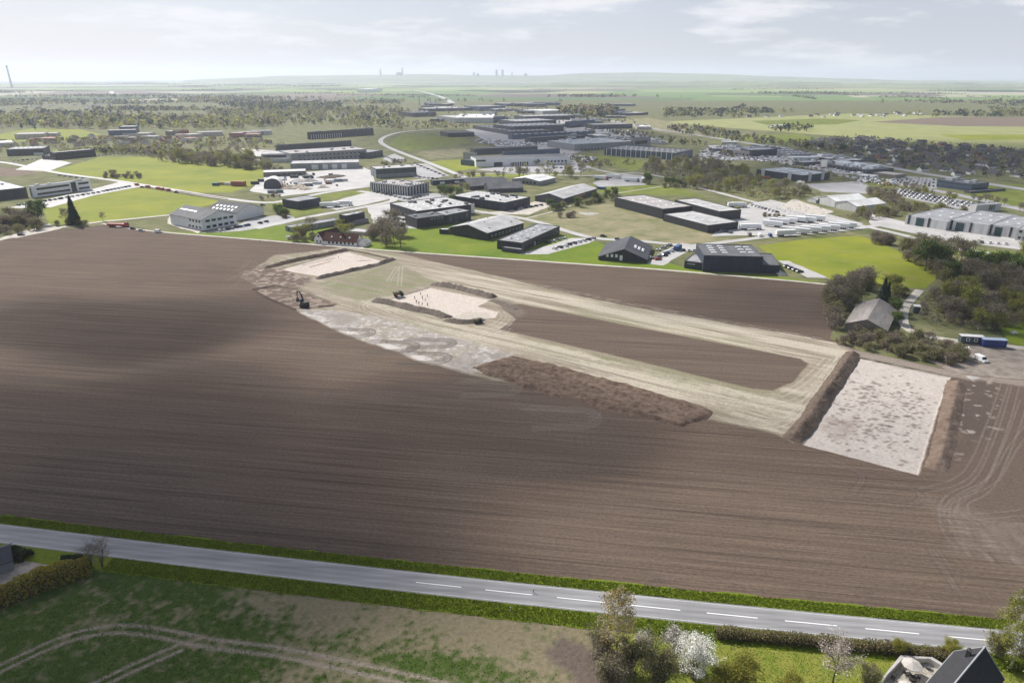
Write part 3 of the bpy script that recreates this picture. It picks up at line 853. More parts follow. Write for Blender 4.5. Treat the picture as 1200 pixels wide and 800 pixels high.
def field_material():
    m = bpy.data.materials.new('ploughed_soil'); m.use_nodes = True
    n, l = nt(m); bs = n['Principled BSDF']; bs.inputs['Roughness'].default_value = .95; bs.inputs['Specular IOR Level'].default_value = .12
    at = n.new('ShaderNodeAttribute'); at.attribute_name = 'soil'
    fu = n.new('ShaderNodeAttribute'); fu.attribute_name = 'furrow'
    t = n.new('ShaderNodeTexCoord'); rot = n.new('ShaderNodeMapping'); rot.inputs['Rotation'].default_value = (0, 0, -ROAD_ANG)
    l.new(t.outputs['Object'], rot.inputs['Vector'])
    fac = None
    for sx, sy, amt, det in ((.008, .16, .16, 4), (.012, .55, .24, 2), (.02, 1.5, .38, 2), (.05, 4.0, .30, 1)):
        mpn = n.new('ShaderNodeMapping'); mpn.inputs['Scale'].default_value = (sx, sy, 1)
        l.new(rot.outputs['Vector'], mpn.inputs['Vector'])
        no = n.new('ShaderNodeTexNoise'); no.inputs['Scale'].default_value = 1; no.inputs['Detail'].default_value = det
        l.new(mpn.outputs['Vector'], no.inputs['Vector'])
        mr = n.new('ShaderNodeMapRange'); mr.inputs['From Min'].default_value = .3; mr.inputs['From Max'].default_value = .7
        mr.inputs['To Min'].default_value = -amt / 2; mr.inputs['To Max'].default_value = amt / 2
        l.new(no.outputs['Fac'], mr.inputs['Value'])
        if fac is None: fac = mr.outputs['Result']
        else:
            a = n.new('ShaderNodeMath'); a.operation = 'ADD'; l.new(fac, a.inputs[0]); l.new(mr.outputs['Result'], a.inputs[1]); fac = a.outputs['Value']
    # darker seams left by each pass of the harrow
    sv = n.new('ShaderNodeSeparateXYZ'); l.new(rot.outputs['Vector'], sv.inputs['Vector'])
    wv = n.new('ShaderNodeMapping'); wv.inputs['Scale'].default_value = (.012, .15, 1); l.new(rot.outputs['Vector'], wv.inputs['Vector'])
    wz = n.new('ShaderNodeTexNoise'); wz.inputs['Scale'].default_value = 1; wz.inputs['Detail'].default_value = 2; l.new(wv.outputs['Vector'], wz.inputs['Vector'])
    ad = n.new('ShaderNodeMath'); ad.operation = 'MULTIPLY_ADD'; ad.inputs[1].default_value = 3.0; l.new(wz.outputs['Fac'], ad.inputs[0]); l.new(sv.outputs['Y'], ad.inputs[2])
    pp = n.new('ShaderNodeMath'); pp.operation = 'PINGPONG'; pp.inputs[1].default_value = 1.9; l.new(ad.outputs['Value'], pp.inputs[0])
    ln = n.new('ShaderNodeMapRange'); ln.inputs['From Min'].default_value = .10; ln.inputs['From Max'].default_value = .42; ln.inputs['To Min'].default_value = -.25; ln.inputs['To Max'].default_value = .02; l.new(pp.outputs['Value'], ln.inputs['Value'])
    wk = n.new('ShaderNodeMapRange'); wk.inputs['From Min'].default_value = .38; wk.inputs['From Max'].default_value = .62; l.new(wz.outputs['Fac'], wk.inputs['Value'])
    lm = n.new('ShaderNodeMath'); lm.operation = 'MULTIPLY_ADD'; l.new(ln.outputs['Result'], lm.inputs[0]); l.new(wk.outputs['Result'], lm.inputs[1]); l.new(fac, lm.inputs[2]); fac = lm.outputs['Value']
    mu = n.new('ShaderNodeMath'); mu.operation = 'MULTIPLY_ADD'; mu.inputs[2].default_value = 1.0
    l.new(fac, mu.inputs[0]); l.new(fu.outputs['Fac'], mu.inputs[1])
    g = n.new('ShaderNodeTexNoise'); g.inputs['Scale'].default_value = 1.1; g.inputs['Detail'].default_value = 6; g.inputs['Roughness'].default_value = .75
    l.new(t.outputs['Object'], g.inputs['Vector'])
    mr = n.new('ShaderNodeMapRange'); mr.inputs['From Min'].default_value = .25; mr.inputs['From Max'].default_value = .75; mr.inputs['To Min'].default_value = .66; mr.inputs['To Max'].default_value = 1.34
    l.new(g.outputs['Fac'], mr.inputs['Value'])
    pr = n.new('ShaderNodeMath'); pr.operation = 'MULTIPLY'; l.new(mu.outputs['Value'], pr.inputs[0]); l.new(mr.outputs['Result'], pr.inputs[1])
    sc_ = n.new('ShaderNodeVectorMath'); sc_.operation = 'SCALE'
    l.new(at.outputs['Color'], sc_.inputs[0]); l.new(pr.outputs['Value'], sc_.inputs['Scale'])
    l.new(sc_.outputs['Vector'], bs.inputs['Base Color'])
    b = n.new('ShaderNodeBump'); b.inputs['Strength'].default_value = .8; b.inputs['Distance'].default_value = .22
    l.new(pr.outputs['Value'], b.inputs['Height']); l.new(b.outputs['Normal'], bs.inputs['Normal'])
    return m


M_FIELD = field_material()
me = np_mesh('ploughed_field', V, remap[F4], M_FIELD)
at = me.color_attributes.new('soil', 'FLOAT_COLOR', 'POINT')
at.data.foreach_set('color', np.concatenate([np.clip(C[used], 0, 1), np.ones((len(used), 1))], 1).astype(np.float32).ravel())
at = me.attributes.new('furrow', 'FLOAT', 'POINT')
at.data.foreach_set('value', FUR[used].astype(np.float32))
link('ploughed_field', me, kind='structure')

# ------------------------------------------------------------------ spoil heaps
M_HEAP = mat('dug_soil', (.075, .055, .042), rough=.95, spec=.1, col2=(.165, .125, .098), scale=.9, bump=.25, bscale=2.2)
M_HEAPG = mat('grey_dug_soil', (.095, .077, .063), rough=.95, spec=.1, col2=(.19, .158, .132), scale=.9, bump=.25, bscale=2.4)


def heap(px, width, height, label, m=M_HEAP, seed=1, ridge=0.0):
    L = smooth_line(W2(px), 1.0); na = 15; V = []; nL = len(L)
    rs = random.Random(seed)
    for k, p in enumerate(L):
        t = (L[min(k + 1, nL - 1)] - L[max(k - 1, 0)]).normalized(); nr = Vector((-t.y, t.x))
        e = min(1, (k + .0) / 3.5, (nL - 1 - k) / 3.5)
        for j in range(na):
            s = -1 + 2 * j / (na - 1)
            ww = width / 2 * (.92 + .05 * math.sin(k * .31 + seed) + .03 * math.sin(k * 1.1))
            q = p + nr * (s * ww)
            V.append([q.x, q.y, max(0, height * .8 * (1 - abs(s) ** 1.15) * max(0, e) ** .6)])
    V = np.array(V)
    nn = fbm(V[:, 0], V[:, 1], 5.5, seed, 3) - .5
    n5 = fbm(V[:, 0], V[:, 1], 1.1, seed + 3, 2) - .5
    amp = np.clip(V[:, 2] / height * 1.6, 0, 1)
    V[:, 2] = V[:, 2] * (1 + nn * 1.0) + n5 * .6 * amp * height * .55 - .12 + .1 * amp
    if ridge: V[:, 2] += amp * ridge * np.sin(np.repeat(np.arange(nL), na) * 1.9 + nn * 3)
    F = np.array([(k * na + j, k * na + j + 1, (k + 1) * na + j + 1, (k + 1) * na + j) for k in range(nL - 1) for j in range(na - 1)])
    return link('spoil_heap', np_mesh('spoil_heap', V, F[:, ::-1], m), label=label, cat='earth heap')


heap([(310, 315), (340, 307), (375, 300), (408, 292.5)], 6.0, 1.9, 'long dark soil bank behind the far pale excavation plot', seed=3)
heap([(370, 327), (405, 319), (440, 311), (462, 303.5)], 5.5, 1.8, 'smooth soil bank along the near side of the far excavation plot', M_HEAPG, seed=4)
heap([(406, 292.5), (430, 297), (456, 303)], 3.0, .9, 'low soil bank at the right end of the far plot', seed=5)
heap([(506, 332.5), (530, 336), (556, 342), (580, 349)], 7.5, 2.0, 'grey ridged soil bank behind the middle excavation plot', M_HEAPG, seed=6, ridge=.25)
heap([(438, 351.5), (460, 356), (490, 363), (510, 367), (524, 372)], 7.0, 2.1, 'soil bank in front of the middle excavation plot', M_HEAPG, seed=7)
heap([(522, 374), (538, 377.5), (556, 377), (566, 373)], 6.0, 1.9, 'rounded grey soil heap at the corner of the middle plot', M_HEAPG, seed=8)
heap([(576, 351), (592, 357), (606, 363)], 6, .9, 'flat grey soil mound right of the middle plot', M_HEAPG, seed=9)
heap([(1000, 413), (985, 436), (972, 455), (958, 475), (944, 497), (926, 516)], 6.6, 2.2, 'tall dark soil bank left of the large pale plot', seed=10, ridge=.2)
heap([(1122, 447), (1116, 475), (1110, 505), (1104, 530), (1096, 552)], 7.0, 1.7, 'brown soil bank right of the large pale plot', mat('brown_dug_soil', (.115, .080, .06), rough=.95, spec=.1, col2=(.21, .158, .122), scale=.5, bump=.25, bscale=2.2), seed=11)
heap([(298, 341), (315, 350), (332, 357), (347, 363.5)], 2.6, .8, 'dark cut edge bank of the freshly opened strip', mat('wet_dug_soil', (.06, .038, .027), rough=.9, spec=.2, col2=(.11, .075, .055), scale=.6, bump=.25, bscale=2.5), seed=12)
heap([(372, 358), (384, 359), (394, 357)], 2.6, .9, 'small brown heap at the right end of the opened strip', seed=13)


def heap_area(px, height, slope, label, m, seed):
    P = [tuple(p) for p in W2(px)]
    xs, ys = [p[0] for p in P], [p[1] for p in P]
    A, B = np.meshgrid(np.arange(min(xs) - 1, max(xs) + 1, .5), np.arange(min(ys) - 1, max(ys) + 1, .5)); a, b = A.ravel(), B.ravel()
    sd = -poly_sd(a, b, P) + (fbm(a, b, 5, seed, 3) - .5) * 3
    prof = np.clip(sd / slope, 0, 1); prof = prof * (2 - prof)
    u = (a * math.cos(SA) + b * math.sin(SA)); v = (-a * math.sin(SA) + b * math.cos(SA))
    lump = fbm(u * .14, v * 1.2, 2.0, seed + 1, 4)
    z = prof * height * (.05 + 2.0 * lump) - .12
    ix = np.arange(len(a)).reshape(A.shape)
    F = np.stack([ix[:-1, :-1].ravel(), ix[:-1, 1:].ravel(), ix[1:, 1:].ravel(), ix[1:, :-1].ravel()], 1)
    F = F[(sd[F] > -.4).any(1)]
    us = np.unique(F); rm = np.full(len(a), -1); rm[us] = np.arange(len(us))
    return link('spoil_heap', np_mesh('spoil_heap', np.stack([a, b, z], 1)[us], rm[F], m), label=label, cat='earth heap')


M_HEAP3 = mat('clumpy_brown_soil', (.075, .048, .034), rough=.95, spec=.1, col2=(.215, .155, .118), scale=.55, bump=.3, bscale=2.5)
heap_area([(553, 430), (590, 419), (604, 416), (668, 432), (727, 448), (800, 469), (837, 481), (830, 492), (801, 500), (760, 493), (711, 480), (640, 461), (572, 441)], .95, 3.0, 'broad heap of brown clods beside the lower site track', M_HEAP3, 31)

# ------------------------------------------------------------------ plants
M_BARK = mat('grey_bark', (.11, .09, .07), rough=.95, var=.3, scale=3, spec=.1)
M_BIRCH = mat('birch_bark', (.42, .40, .37), rough=.9, var=.45, scale=4, spec=.1)
LEAF = {}


def leaf_mat(name, col, col2, transl=.38):
    LEAF[name] = mat('leaf_' + name, col, rough=.75, spec=.15, col2=col2, scale=.35, island=.35, transl=transl, obrand=.14)
    return LEAF[name]


leaf_mat('twig', (.18, .15, .118), (.29, .245, .195), .3)
leaf_mat('olive', (.175, .175, .06), (.30, .28, .11), .42)
leaf_mat('spring', (.19, .21, .045), (.34, .33, .08), .45)
leaf_mat('green', (.05, .10, .02), (.11, .17, .035))
leaf_mat('dark', (.022, .042, .022), (.045, .075, .035), .15)
leaf_mat('white', (.74, .73, .66), (.86, .85, .80), .35)
leaf_mat('pink', (.40, .34, .29), (.58, .51, .45), .25)
leaf_mat('yellow', (.26, .215, .022), (.42, .34, .035), .4)
leaf_mat('brown', (.19, .135, .085), (.30, .22, .14), .3)
leaf_mat('gold', (.30, .24, .08), (.44, .35, .13), .45)


def tree_parts(seed, h, spread, first=.3, limbs=11, subs=4, twigs=3, up=.75, droop=0.0, r0=None, stems=1, kind='round', side=5):
    """tapered trunk, limbs and twigs; returns the wood and the twig ends"""
    rs = random.Random(seed); mb = MB(); tips = []
    r0 = r0 or h * .022
    for st in range(stems):
        lean = Vector((rs.uniform(-1, 1), rs.uniform(-1, 1), 0)) * (spread * .35 if stems > 1 else h * .03)
        tr = [Vector((0, 0, -.2)) + lean * .1]
        for k in range(1, 6):
            s = k / 5
            tr.append(Vector((rs.uniform(-1, 1) * h * .012, rs.uniform(-1, 1) * h * .012, h * .93 * s)) + lean * s)
        mb.tube(tr, [r0 * (1 - .86 * k / 5) for k in range(6)], 7 if h > 8 else 5)
        nl = max(3, limbs // stems)
        for i in range(nl):
            s = first + (0.97 - first) * (i + rs.random() * .7) / nl
            kk = min(4, int(s * 5)); fr = s * 5 - kk
            o = tr[kk].lerp(tr[kk + 1], min(1, fr))
            az = i * 2.4 + rs.uniform(-.5, .5) + st
            prof = math.sin(math.pi * min(1, (s - first) / (1 - first) * .78 + .22)) ** .8 if kind == 'round' else (1 - (s - first) / (1 - first) * .85)
            ln = spread * prof * rs.uniform(.75, 1.1)
            d = Vector((math.cos(az), math.sin(az), up * rs.uniform(.6, 1.2))).normalized()
            l1 = o + d * ln * .55 + Vector((0, 0, rs.uniform(0, .08) * ln))
            l2 = o + d * ln + Vector((rs.uniform(-.1, .1), rs.uniform(-.1, .1), .12 - droop)) * ln
            rl = r0 * (1 - .86 * s) * .55 + .01
            mb.tube([o, l1, l2], [rl, rl * .6, rl * .2], side if h > 8 else 4)
            for j in range(subs):
                t = .3 + .7 * (j + rs.random()) / subs
                q = o.lerp(l1, t / .55) if t < .55 else l1.lerp(l2, min(1, (t - .55) / .45))
                d2 = (d + Vector((rs.uniform(-1, 1), rs.uniform(-1, 1), rs.uniform(-.3, .8)))).normalized()
                e = q + d2 * ln * rs.uniform(.25, .42) - Vector((0, 0, droop * ln * .4))
                mb.tube([q, e], [rl * .38, rl * .1], 3)
                tips.append((q.lerp(e, .5), .12)); tips.append((e, .2))
                for w in range(twigs):
                    d3 = (d2 + Vector((rs.uniform(-1, 1), rs.uniform(-1, 1), rs.uniform(-.4, .9)))).normalized()
                    b = q.lerp(e, rs.uniform(.3, 1)); f = b + d3 * ln * rs.uniform(.15, .28) - Vector((0, 0, droop * ln * .5))
                    mb.tube([b, f], [rl * .2 + .004, .004], 3)
                    tips.append((f, .25)); tips.append((b.lerp(f, .6), .15))
    return mb, tips


def leaf_cloud(tips, n, size, jit, m, seed, name='crown', hang=0.0):
    rs = np.random.RandomState(seed)
    T = np.array([tuple(t[0]) for t in tips]); k = rs.randint(len(T), size=n)
    P = T[k] + rs.randn(n, 3) * jit * np.array([1, 1, .8])
    P[:, 2] = np.maximum(P[:, 2], .15) - np.abs(rs.randn(n)) * hang
    u = rs.randn(n, 3); u /= np.linalg.norm(u, axis=1)[:, None]
    w = np.cross(u, rs.randn(n, 3)); w /= np.linalg.norm(w, axis=1)[:, None]
    s = size * (.55 + .9 * rs.rand(n))[:, None]
    V = np.stack([P - u * s, P - w * s * .55, P + u * s, P + w * s * .55], 1).reshape(-1, 3)
    return np_mesh(name, V, np.arange(4 * n).reshape(-1, 4), m)


PROTO = {}


def plant(kind, name, seed, h, spread, n, size, jit, leaf, bark=None, hang=0.0, extra=None, **kw):
    """trunk and crown meshes of one kind of plant"""
    mb, tips = tree_parts(seed, h, spread, **kw)
    tm = mb.mesh('trunk', bark or M_BARK, smooth=True)
    cm = leaf_cloud(tips, n, size, jit, LEAF[leaf], seed, hang=hang)
    if extra:
        e = leaf_cloud(tips, extra[0], extra[1], jit, LEAF[extra[2]], seed + 9, 'crown')
        tc_ = bmesh.new(); tc_.from_mesh(cm); k = len(tc_.faces); tc_.from_mesh(e); tc_.faces.ensure_lookup_table()
        for f in tc_.faces[k:]: f.material_index = 1
        cm.materials.append(LEAF[extra[2]]); tc_.to_mesh(cm); tc_.free()
    PROTO.setdefault(kind, []).append((name, tm, cm, h))


def put(kind, loc, label, cat, group=None, i=0, scale=1.0, rz=None):
    name, tm, cm, h = PROTO[kind][i % len(PROTO[kind])]
    o = link(name, None, loc=loc, rz=rng.uniform(0, 6.28) if rz is None else rz, label=label, cat=cat, group=group, scale=scale)
    link('trunk', tm, parent=o); link('crown', cm, parent=o)
    return o


def conifer_proto(kind, name, seed, h, r):
    rs = np.random.RandomState(seed); mb = MB()
    mb.tube([(0, 0, -.2), (0, 0, h * .5), (0, 0, h)], [h * .02, h * .012, .02], 6)
    n = 2600; s = rs.rand(n) ** .7; z = h * (1 - s) * .97 + h * .03
    a = rs.rand(n) * 6.283; lob = 1 + .18 * np.sin(a * 5 + z * 2.2) + .12 * np.sin(z * 4.3 / h * 6)
    rad = r * s * lob * (.35 + .65 * rs.rand(n) ** .5)
    P = np.stack([np.cos(a) * rad, np.sin(a) * rad, z - rad * .25], 1)
    out = np.stack([np.cos(a), np.sin(a), -.45 + .3 * rs.randn(n)], 1); tan = np.stack([-np.sin(a), np.cos(a), .2 * rs.randn(n)], 1)
    L = h * .045 * (.6 + .8 * rs.rand(n))[:, None]
    V = np.stack([P - out * L, P - tan * L * .5, P + out * L, P + tan * L * .5], 1).reshape(-1, 3)
    PROTO.setdefault(kind, []).append((name, mb.mesh('trunk', M_BARK), np_mesh('crown', V, np.arange(4 * n).reshape(-1, 4), LEAF['dark']), h))


# mid-distance kinds, each in a few individual shapes
for sd in (1, 2, 3, 4):
    plant('bare', 'bare_tree', sd, 9, 3.6, 900, .22, .5, 'twig', limbs=14, subs=5, extra=(260, .2, 'olive'))
    plant('shrub', 'shrub', 20 + sd, 4.6, 2.7, 1300, .20, .5, 'olive', first=.03, limbs=24, stems=4, subs=4, up=.55, droop=.12, extra=(600, .2, 'twig'))
    plant('brownshrub', 'bare_shrub', 40 + sd, 4.8, 2.7, 1400, .18, .5, 'twig', first=.03, limbs=24, stems=4, subs=4, up=.6, droop=.1, extra=(320, .18, 'brown'))
    plant('spring', 'spring_tree', 60 + sd, 9, 3.4, 1500, .24, .55, 'spring', limbs=13, subs=4, extra=(420, .2, 'olive'))
    plant('leafy', 'leafy_tree', 80 + sd, 9, 4.0, 2000, .28, .6, 'green', limbs=13, subs=4, extra=(500, .24, 'olive'))
plant('blossom', 'blossom_tree', 97, 6, 2.8, 2000, .16, .4, 'white', first=.2, limbs=14, subs=5, extra=(300, .15, 'twig'))
conifer_proto('conifer', 'spruce_tree', 5, 16, 3.6)
conifer_proto('conifer', 'spruce_tree', 6, 14, 3.0)
conifer_proto('cypress', 'cypress_tree', 8, 8, 1.8)

# ------------------------------------------------------------------ foreground: field corner, gardens, hedges
gx2, gy2 = np.arange(-135, 48, .42), np.arange(70, 131, .42)
X2, Y2 = np.meshgrid(gx2, gy2); x2, y2 = X2.ravel(), Y2.ravel()
a1, a2, a3 = fbm(x2, y2, 18, 51), fbm(x2, y2, 5, 52), fbm(x2, y2, 1.3, 53, 3)


def in2(px, soft=2, noise=2):
    return np.clip(.5 - (poly_sd(x2, y2, [tuple(p) for p in W2(px)]) + (a2 - .5) * 2 * noise) / soft, 0, 1)


GREENC, TAN, GDK = np.array((.058, .092, .016)), np.array((.20, .168, .105)), np.array((.030, .058, .010))
pxr = 600 + FPX * x2 / (y2 * CP + CAM_H * SP)
gmix = np.clip(.95 - (pxr - 120) / 760, .12, 1) + (a1 - .5) * .9 + (a2 - .5) * .9
gmix += in2([(110, 672), (190, 672), (270, 690), (250, 705), (130, 695)]) * .5 + in2([(440, 765), (560, 768), (640, 800), (480, 800)], 4, 3) * .55 - in2([(200, 672), (330, 690), (560, 722), (600, 745), (420, 745), (260, 700)], 4, 2) * .35
gmix = np.clip(gmix, 0, 1); gmix = np.clip((gmix - .40) * 1.5 + .20 + (a3 - .5) * 1.3 + (fbm(x2, y2, .9, 57, 1) - .5) * 1.0, 0, 1)[:, None]
C2 = TAN * (1 - gmix) + GREENC * gmix
C2 = C2 * (1 - .5 * np.clip((a1 - .55) * 4, 0, 1)[:, None] * gmix) + GDK * .5 * np.clip((a1 - .55) * 4, 0, 1)[:, None] * gmix
for px, w in ([(-60, 815), (0, 783), (75, 749), (115, 739), (150, 737), (190, 742), (250, 754), (330, 764), (430, 785), (520, 805)], 2.0), ([(90, 815), (150, 785), (212, 758)], 1.9):
    L = smooth_line(W2(px), 3)
    for s in (-1, 1):
        d = seg_dist(x2, y2, [tuple(p) for p in offset_line(L, s * w / 2)])
        t = (np.clip(.5 - (d - .42) / .5, 0, 1) * (.7 + .5 * a3))[:, None]
        C2 = C2 * (1 - t) + np.array((.27, .225, .18)) * t
soil = in2([(655, 742), (690, 755), (735, 775), (745, 830), (690, 830), (672, 790), (640, 765)], 2, 1.5)[:, None]
C2 = C2 * (1 - soil) + np.array((.125, .098, .080)) * soil
drive = in2([(50, 642), (92, 645), (60, 668), (20, 684), (-60, 712), (-60, 690), (0, 668), (30, 655)], 1, .8)[:, None]
C2 = C2 * (1 - drive) + np.array((.36, .31, .265)) * (.8 + .4 * a3[:, None]) * drive
z2 = (a3 - .5) * .12 + gmix[:, 0] * .05
edge = road_y(x2) - (hw + 2.0) / CA
ok2 = (y2 < edge) & (poly_sd(x2, y2, [tuple(p) for p in W2([(-300, 620), (0, 620), (700, 700), (712, 742), (742, 775), (760, 840), (200, 900), (-400, 820)])]) < 0)
ix = np.arange(len(x2)).reshape(X2.shape)
F5 = np.stack([ix[:-1, :-1].ravel(), ix[:-1, 1:].ravel(), ix[1:, 1:].ravel(), ix[1:, :-1].ravel()], 1); F5 = F5[ok2[F5].all(1)]
us = np.unique(F5); rm = np.full(len(x2), -1); rm[us] = np.arange(len(us))
me = np_mesh('near_field', np.stack([x2, y2, z2], 1)[us], rm[F5], M_FIELD)
at = me.color_attributes.new('soil', 'FLOAT_COLOR', 'POINT')
at.data.foreach_set('color', np.concatenate([C2[us], np.ones((len(us), 1))], 1).astype(np.float32).ravel())
at = me.attributes.new('furrow', 'FLOAT', 'POINT'); at.data.foreach_set('value', np.zeros(len(us), dtype=np.float32))
link('near_field', me, kind='structure')
GM = gmix[:, 0] * (1 - drive[:, 0]) * (1 - soil[:, 0])


def near_sampler(rs, n):
    cand = us[rs.randint(len(us), size=n * 2)]
    cand = cand[rs.rand(len(cand)) < GM[cand] ** 1.5][:n]
    return np.stack([x2[cand] + (rs.rand(len(cand)) - .5) * .5, y2[cand] + (rs.rand(len(cand)) - .5) * .5, z2[cand]], 1)


M_CROP = mat('young_crop', (.065, .105, .015), rough=.85, spec=.15, var=.25, scale=.4, island=.4, transl=.3)
link('field_grass', tuft_field('field_grass', near_sampler, 52000, .06, .22, M_CROP, 9, blade=.09), kind='stuff', label='thin green growth scattered over the near field corner')

M_GARDEN = mat('garden_grass', (.12, .165, .02), rough=.95, spec=.1, col2=(.235, .225, .05), scale=.35, bump=.08, bscale=3)
sheet('garden_lawn', [(690, 738), (780, 742), (1000, 760), (1240, 776), (1300, 900), (700, 900), (742, 780)], .03, M_GARDEN, wob=.15)
sheet('lawn', [(-120, 618), (0, 636.5), (46, 644), (30, 656), (0, 672), (-60, 690), (-200, 690)], .05, M_LAWN, wob=.1)


def garden_sampler(rs, n):
    xx = 16 + rs.rand(n) * 84; yy = 78 + rs.rand(n) * 26
    k = yy < road_y(xx) - hw - 4
    return np.stack([xx[k], yy[k], np.full(k.sum(), .03)], 1)


link('garden_grass', tuft_field('garden_grass', garden_sampler, 26000, .08, .28, mat('garden_blades', (.15, .19, .025), rough=.85, var=.35, scale=.3, island=.45, transl=.35), 12, blade=.08), kind='stuff', label='yellowish green garden grass below the road')


def hedge(label, line, width, h, leaf, core, n, size, wob, cat='hedge', flat=True, leaf2=None):
    L = smooth_line(line, 1.2); rs = np.random.RandomState(len(L) * 3 + 1)
    o = link('hedge', None, loc=(L[0].x, L[0].y, 0), label=label, cat=cat)
    tot = len(L); kk = rs.rand(n) * (tot - 1.001); i = kk.astype(int); fr = kk - i
    P = np.array([tuple(p) for p in L]); q = P[i] * (1 - fr)[:, None] + P[i + 1] * fr[:, None]
    t = P[i + 1] - P[i]; t /= np.linalg.norm(t, axis=1)[:, None]; nr = np.stack([-t[:, 1], t[:, 0]], 1)
    loc_h = h * (1 + wob * (fbm(q[:, 0], q[:, 1], 2.6, 71, 3) - .5) * 2)
    if flat:
        face = rs.rand(n); s = np.where(face < .36, -1, np.where(face < .72, 1, rs.rand(n) * 2 - 1)); zz = np.where(face < .72, rs.rand(n), 1.0) * loc_h
        off = s * width / 2 * (1 + .1 * rs.randn(n))
    else:
        an = rs.rand(n) * math.pi; rr_ = (.72 + .35 * rs.rand(n)); off = np.cos(an) * width / 2 * rr_; zz = np.sin(an) ** .7 * loc_h * rr_
    Pn = np.stack([q[:, 0] + nr[:, 0] * off - L[0].x, q[:, 1] + nr[:, 1] * off - L[0].y, zz + .05 * rs.randn(n)], 1)
    u = rs.randn(n, 3); u /= np.linalg.norm(u, axis=1)[:, None]; w = np.cross(u, rs.randn(n, 3)); w /= np.linalg.norm(w, axis=1)[:, None]
    s = size * (.5 + rs.rand(n))[:, None]
    V = np.stack([Pn - u * s, Pn - w * s * .6, Pn + u * s, Pn + w * s * .6], 1).reshape(-1, 3)
    me = np_mesh('foliage', V, np.arange(4 * n).reshape(-1, 4), LEAF[leaf])
    if leaf2:
        me.materials.append(LEAF[leaf2]); me.polygons.foreach_set('material_index', (rs.rand(n) < .4).astype(np.int32))
    link('foliage', me, parent=o)
    V, F = [], []
    for k, p in enumerate(L):
        t_ = (L[min(k + 1, tot - 1)] - L[max(k - 1, 0)]).normalized(); nn = Vector((-t_.y, t_.x))
        hh = h * .86 * (1 + wob * (float(fbm(np.array([p.x]), np.array([p.y]), 2.6, 71, 3)[0]) - .5) * 2)
        for s_, zf in ((-1, 0), (-.9, .7), (-.45, 1), (.45, 1), (.9, .7), (1, 0)):
            r_ = p + nn * (s_ * width * .42); V.append((r_.x - L[0].x, r_.y - L[0].y, hh * zf))
        if k: F += [((k - 1) * 6 + j, (k - 1) * 6 + j + 1, k * 6 + j + 1, k * 6 + j) for j in range(5)]
    link('branches', mesh('branches', V, F, core), parent=o)
    return o


M_CORE = mat('hedge_wood', (.06, .05, .03), rough=.95, var=.35, scale=1.5, spec=.05, bump=.15, bscale=4)
hedge('long clipped brown hedge between the road and the garden', W2([(838, 744.5), (900, 750), (980, 757), (1050, 764), (1112, 771)]), 1.8, 1.75, 'olive', M_CORE, 9000, .14, .4, leaf2='brown')
hedge('billowing yellow-green hedge beside the pale driveway', W2([(-50, 722), (0, 705), (40, 690), (75, 678), (106, 667)]), 5.2, 3.6, 'yellow', M_CORE, 14000, .19, .35, flat=False, leaf2='olive')
hedge('low dark shrub hedge between the driveway and the road', W2([(72, 657), (84, 655), (96, 655)]), 1.6, 1.2, 'dark', M_CORE, 1200, .14, .3, flat=False)
hedge('dark evergreen shrub with white flowers at the driveway corner', W2([(14, 650), (24, 652), (34, 654)]), 3.2, 2.3, 'dark', M_CORE, 2200, .16, .4, flat=False, leaf2='green')

# single foreground plants
plant('birch', 'birch_tree', 301, 19, 4.6, 3000, .17, .40, 'gold', bark=M_BIRCH, first=.28, limbs=26, subs=6, twigs=4, up=1.1, droop=.35, r0=.2, hang=.5, extra=(1500, .12, 'twig'))
put('birch', W(722, 783), 'tall birch with yellowish crown standing beside the road', 'birch tree', rz=.4)
plant('fgbush', 'shrub', 311, 7.5, 3.6, 5200, .15, .45, 'twig', first=.08, limbs=26, stems=5, subs=5, up=1.2, extra=(2600, .14, 'olive'))
plant('fgbush', 'shrub', 312, 7.0, 3.4, 5200, .15, .45, 'olive', first=.08, limbs=26, stems=5, subs=5, up=1.2, extra=(2600, .14, 'twig'))
plant('fgwhite', 'blossom_shrub', 313, 7.5, 3.3, 7500, .11, .35, 'white', first=.15, limbs=26, stems=3, subs=5, up=1.0, extra=(1200, .12, 'twig'))
plant('fgwhite2', 'blossom_shrub', 318, 6.0, 2.4, 3600, .10, .4, 'white', first=.15, limbs=22, stems=4, subs=5, up=1.1, extra=(2600, .12, 'twig'))
plant('fgcherry', 'fruit_tree', 314, 8.6, 3.6, 2600, .12, .4, 'pink', first=.33, limbs=20, subs=6, twigs=4, up=.7, r0=.17, extra=(900, .12, 'twig'))
plant('willow', 'willow_tree', 315, 18.5, 4.4, 5200, .16, .3, 'spring', bark=M_BIRCH, first=.3, limbs=26, subs=6, twigs=4, up=.9, droop=.75, r0=.2, hang=1.8, extra=(2400, .14, 'olive'))
plant('fgbare', 'bare_shrub', 316, 6.8, 3.2, 1500, .09, .35, 'twig', first=.12, limbs=26, stems=6, subs=6, twigs=4, up=1.5, r0=.07)
plant('fgyellow', 'shrub', 317, 5.0, 2.6, 5200, .12, .4, 'spring', first=.08, limbs=22, stems=4, subs=5, up=1.0, extra=(1800, .12, 'yellow'))
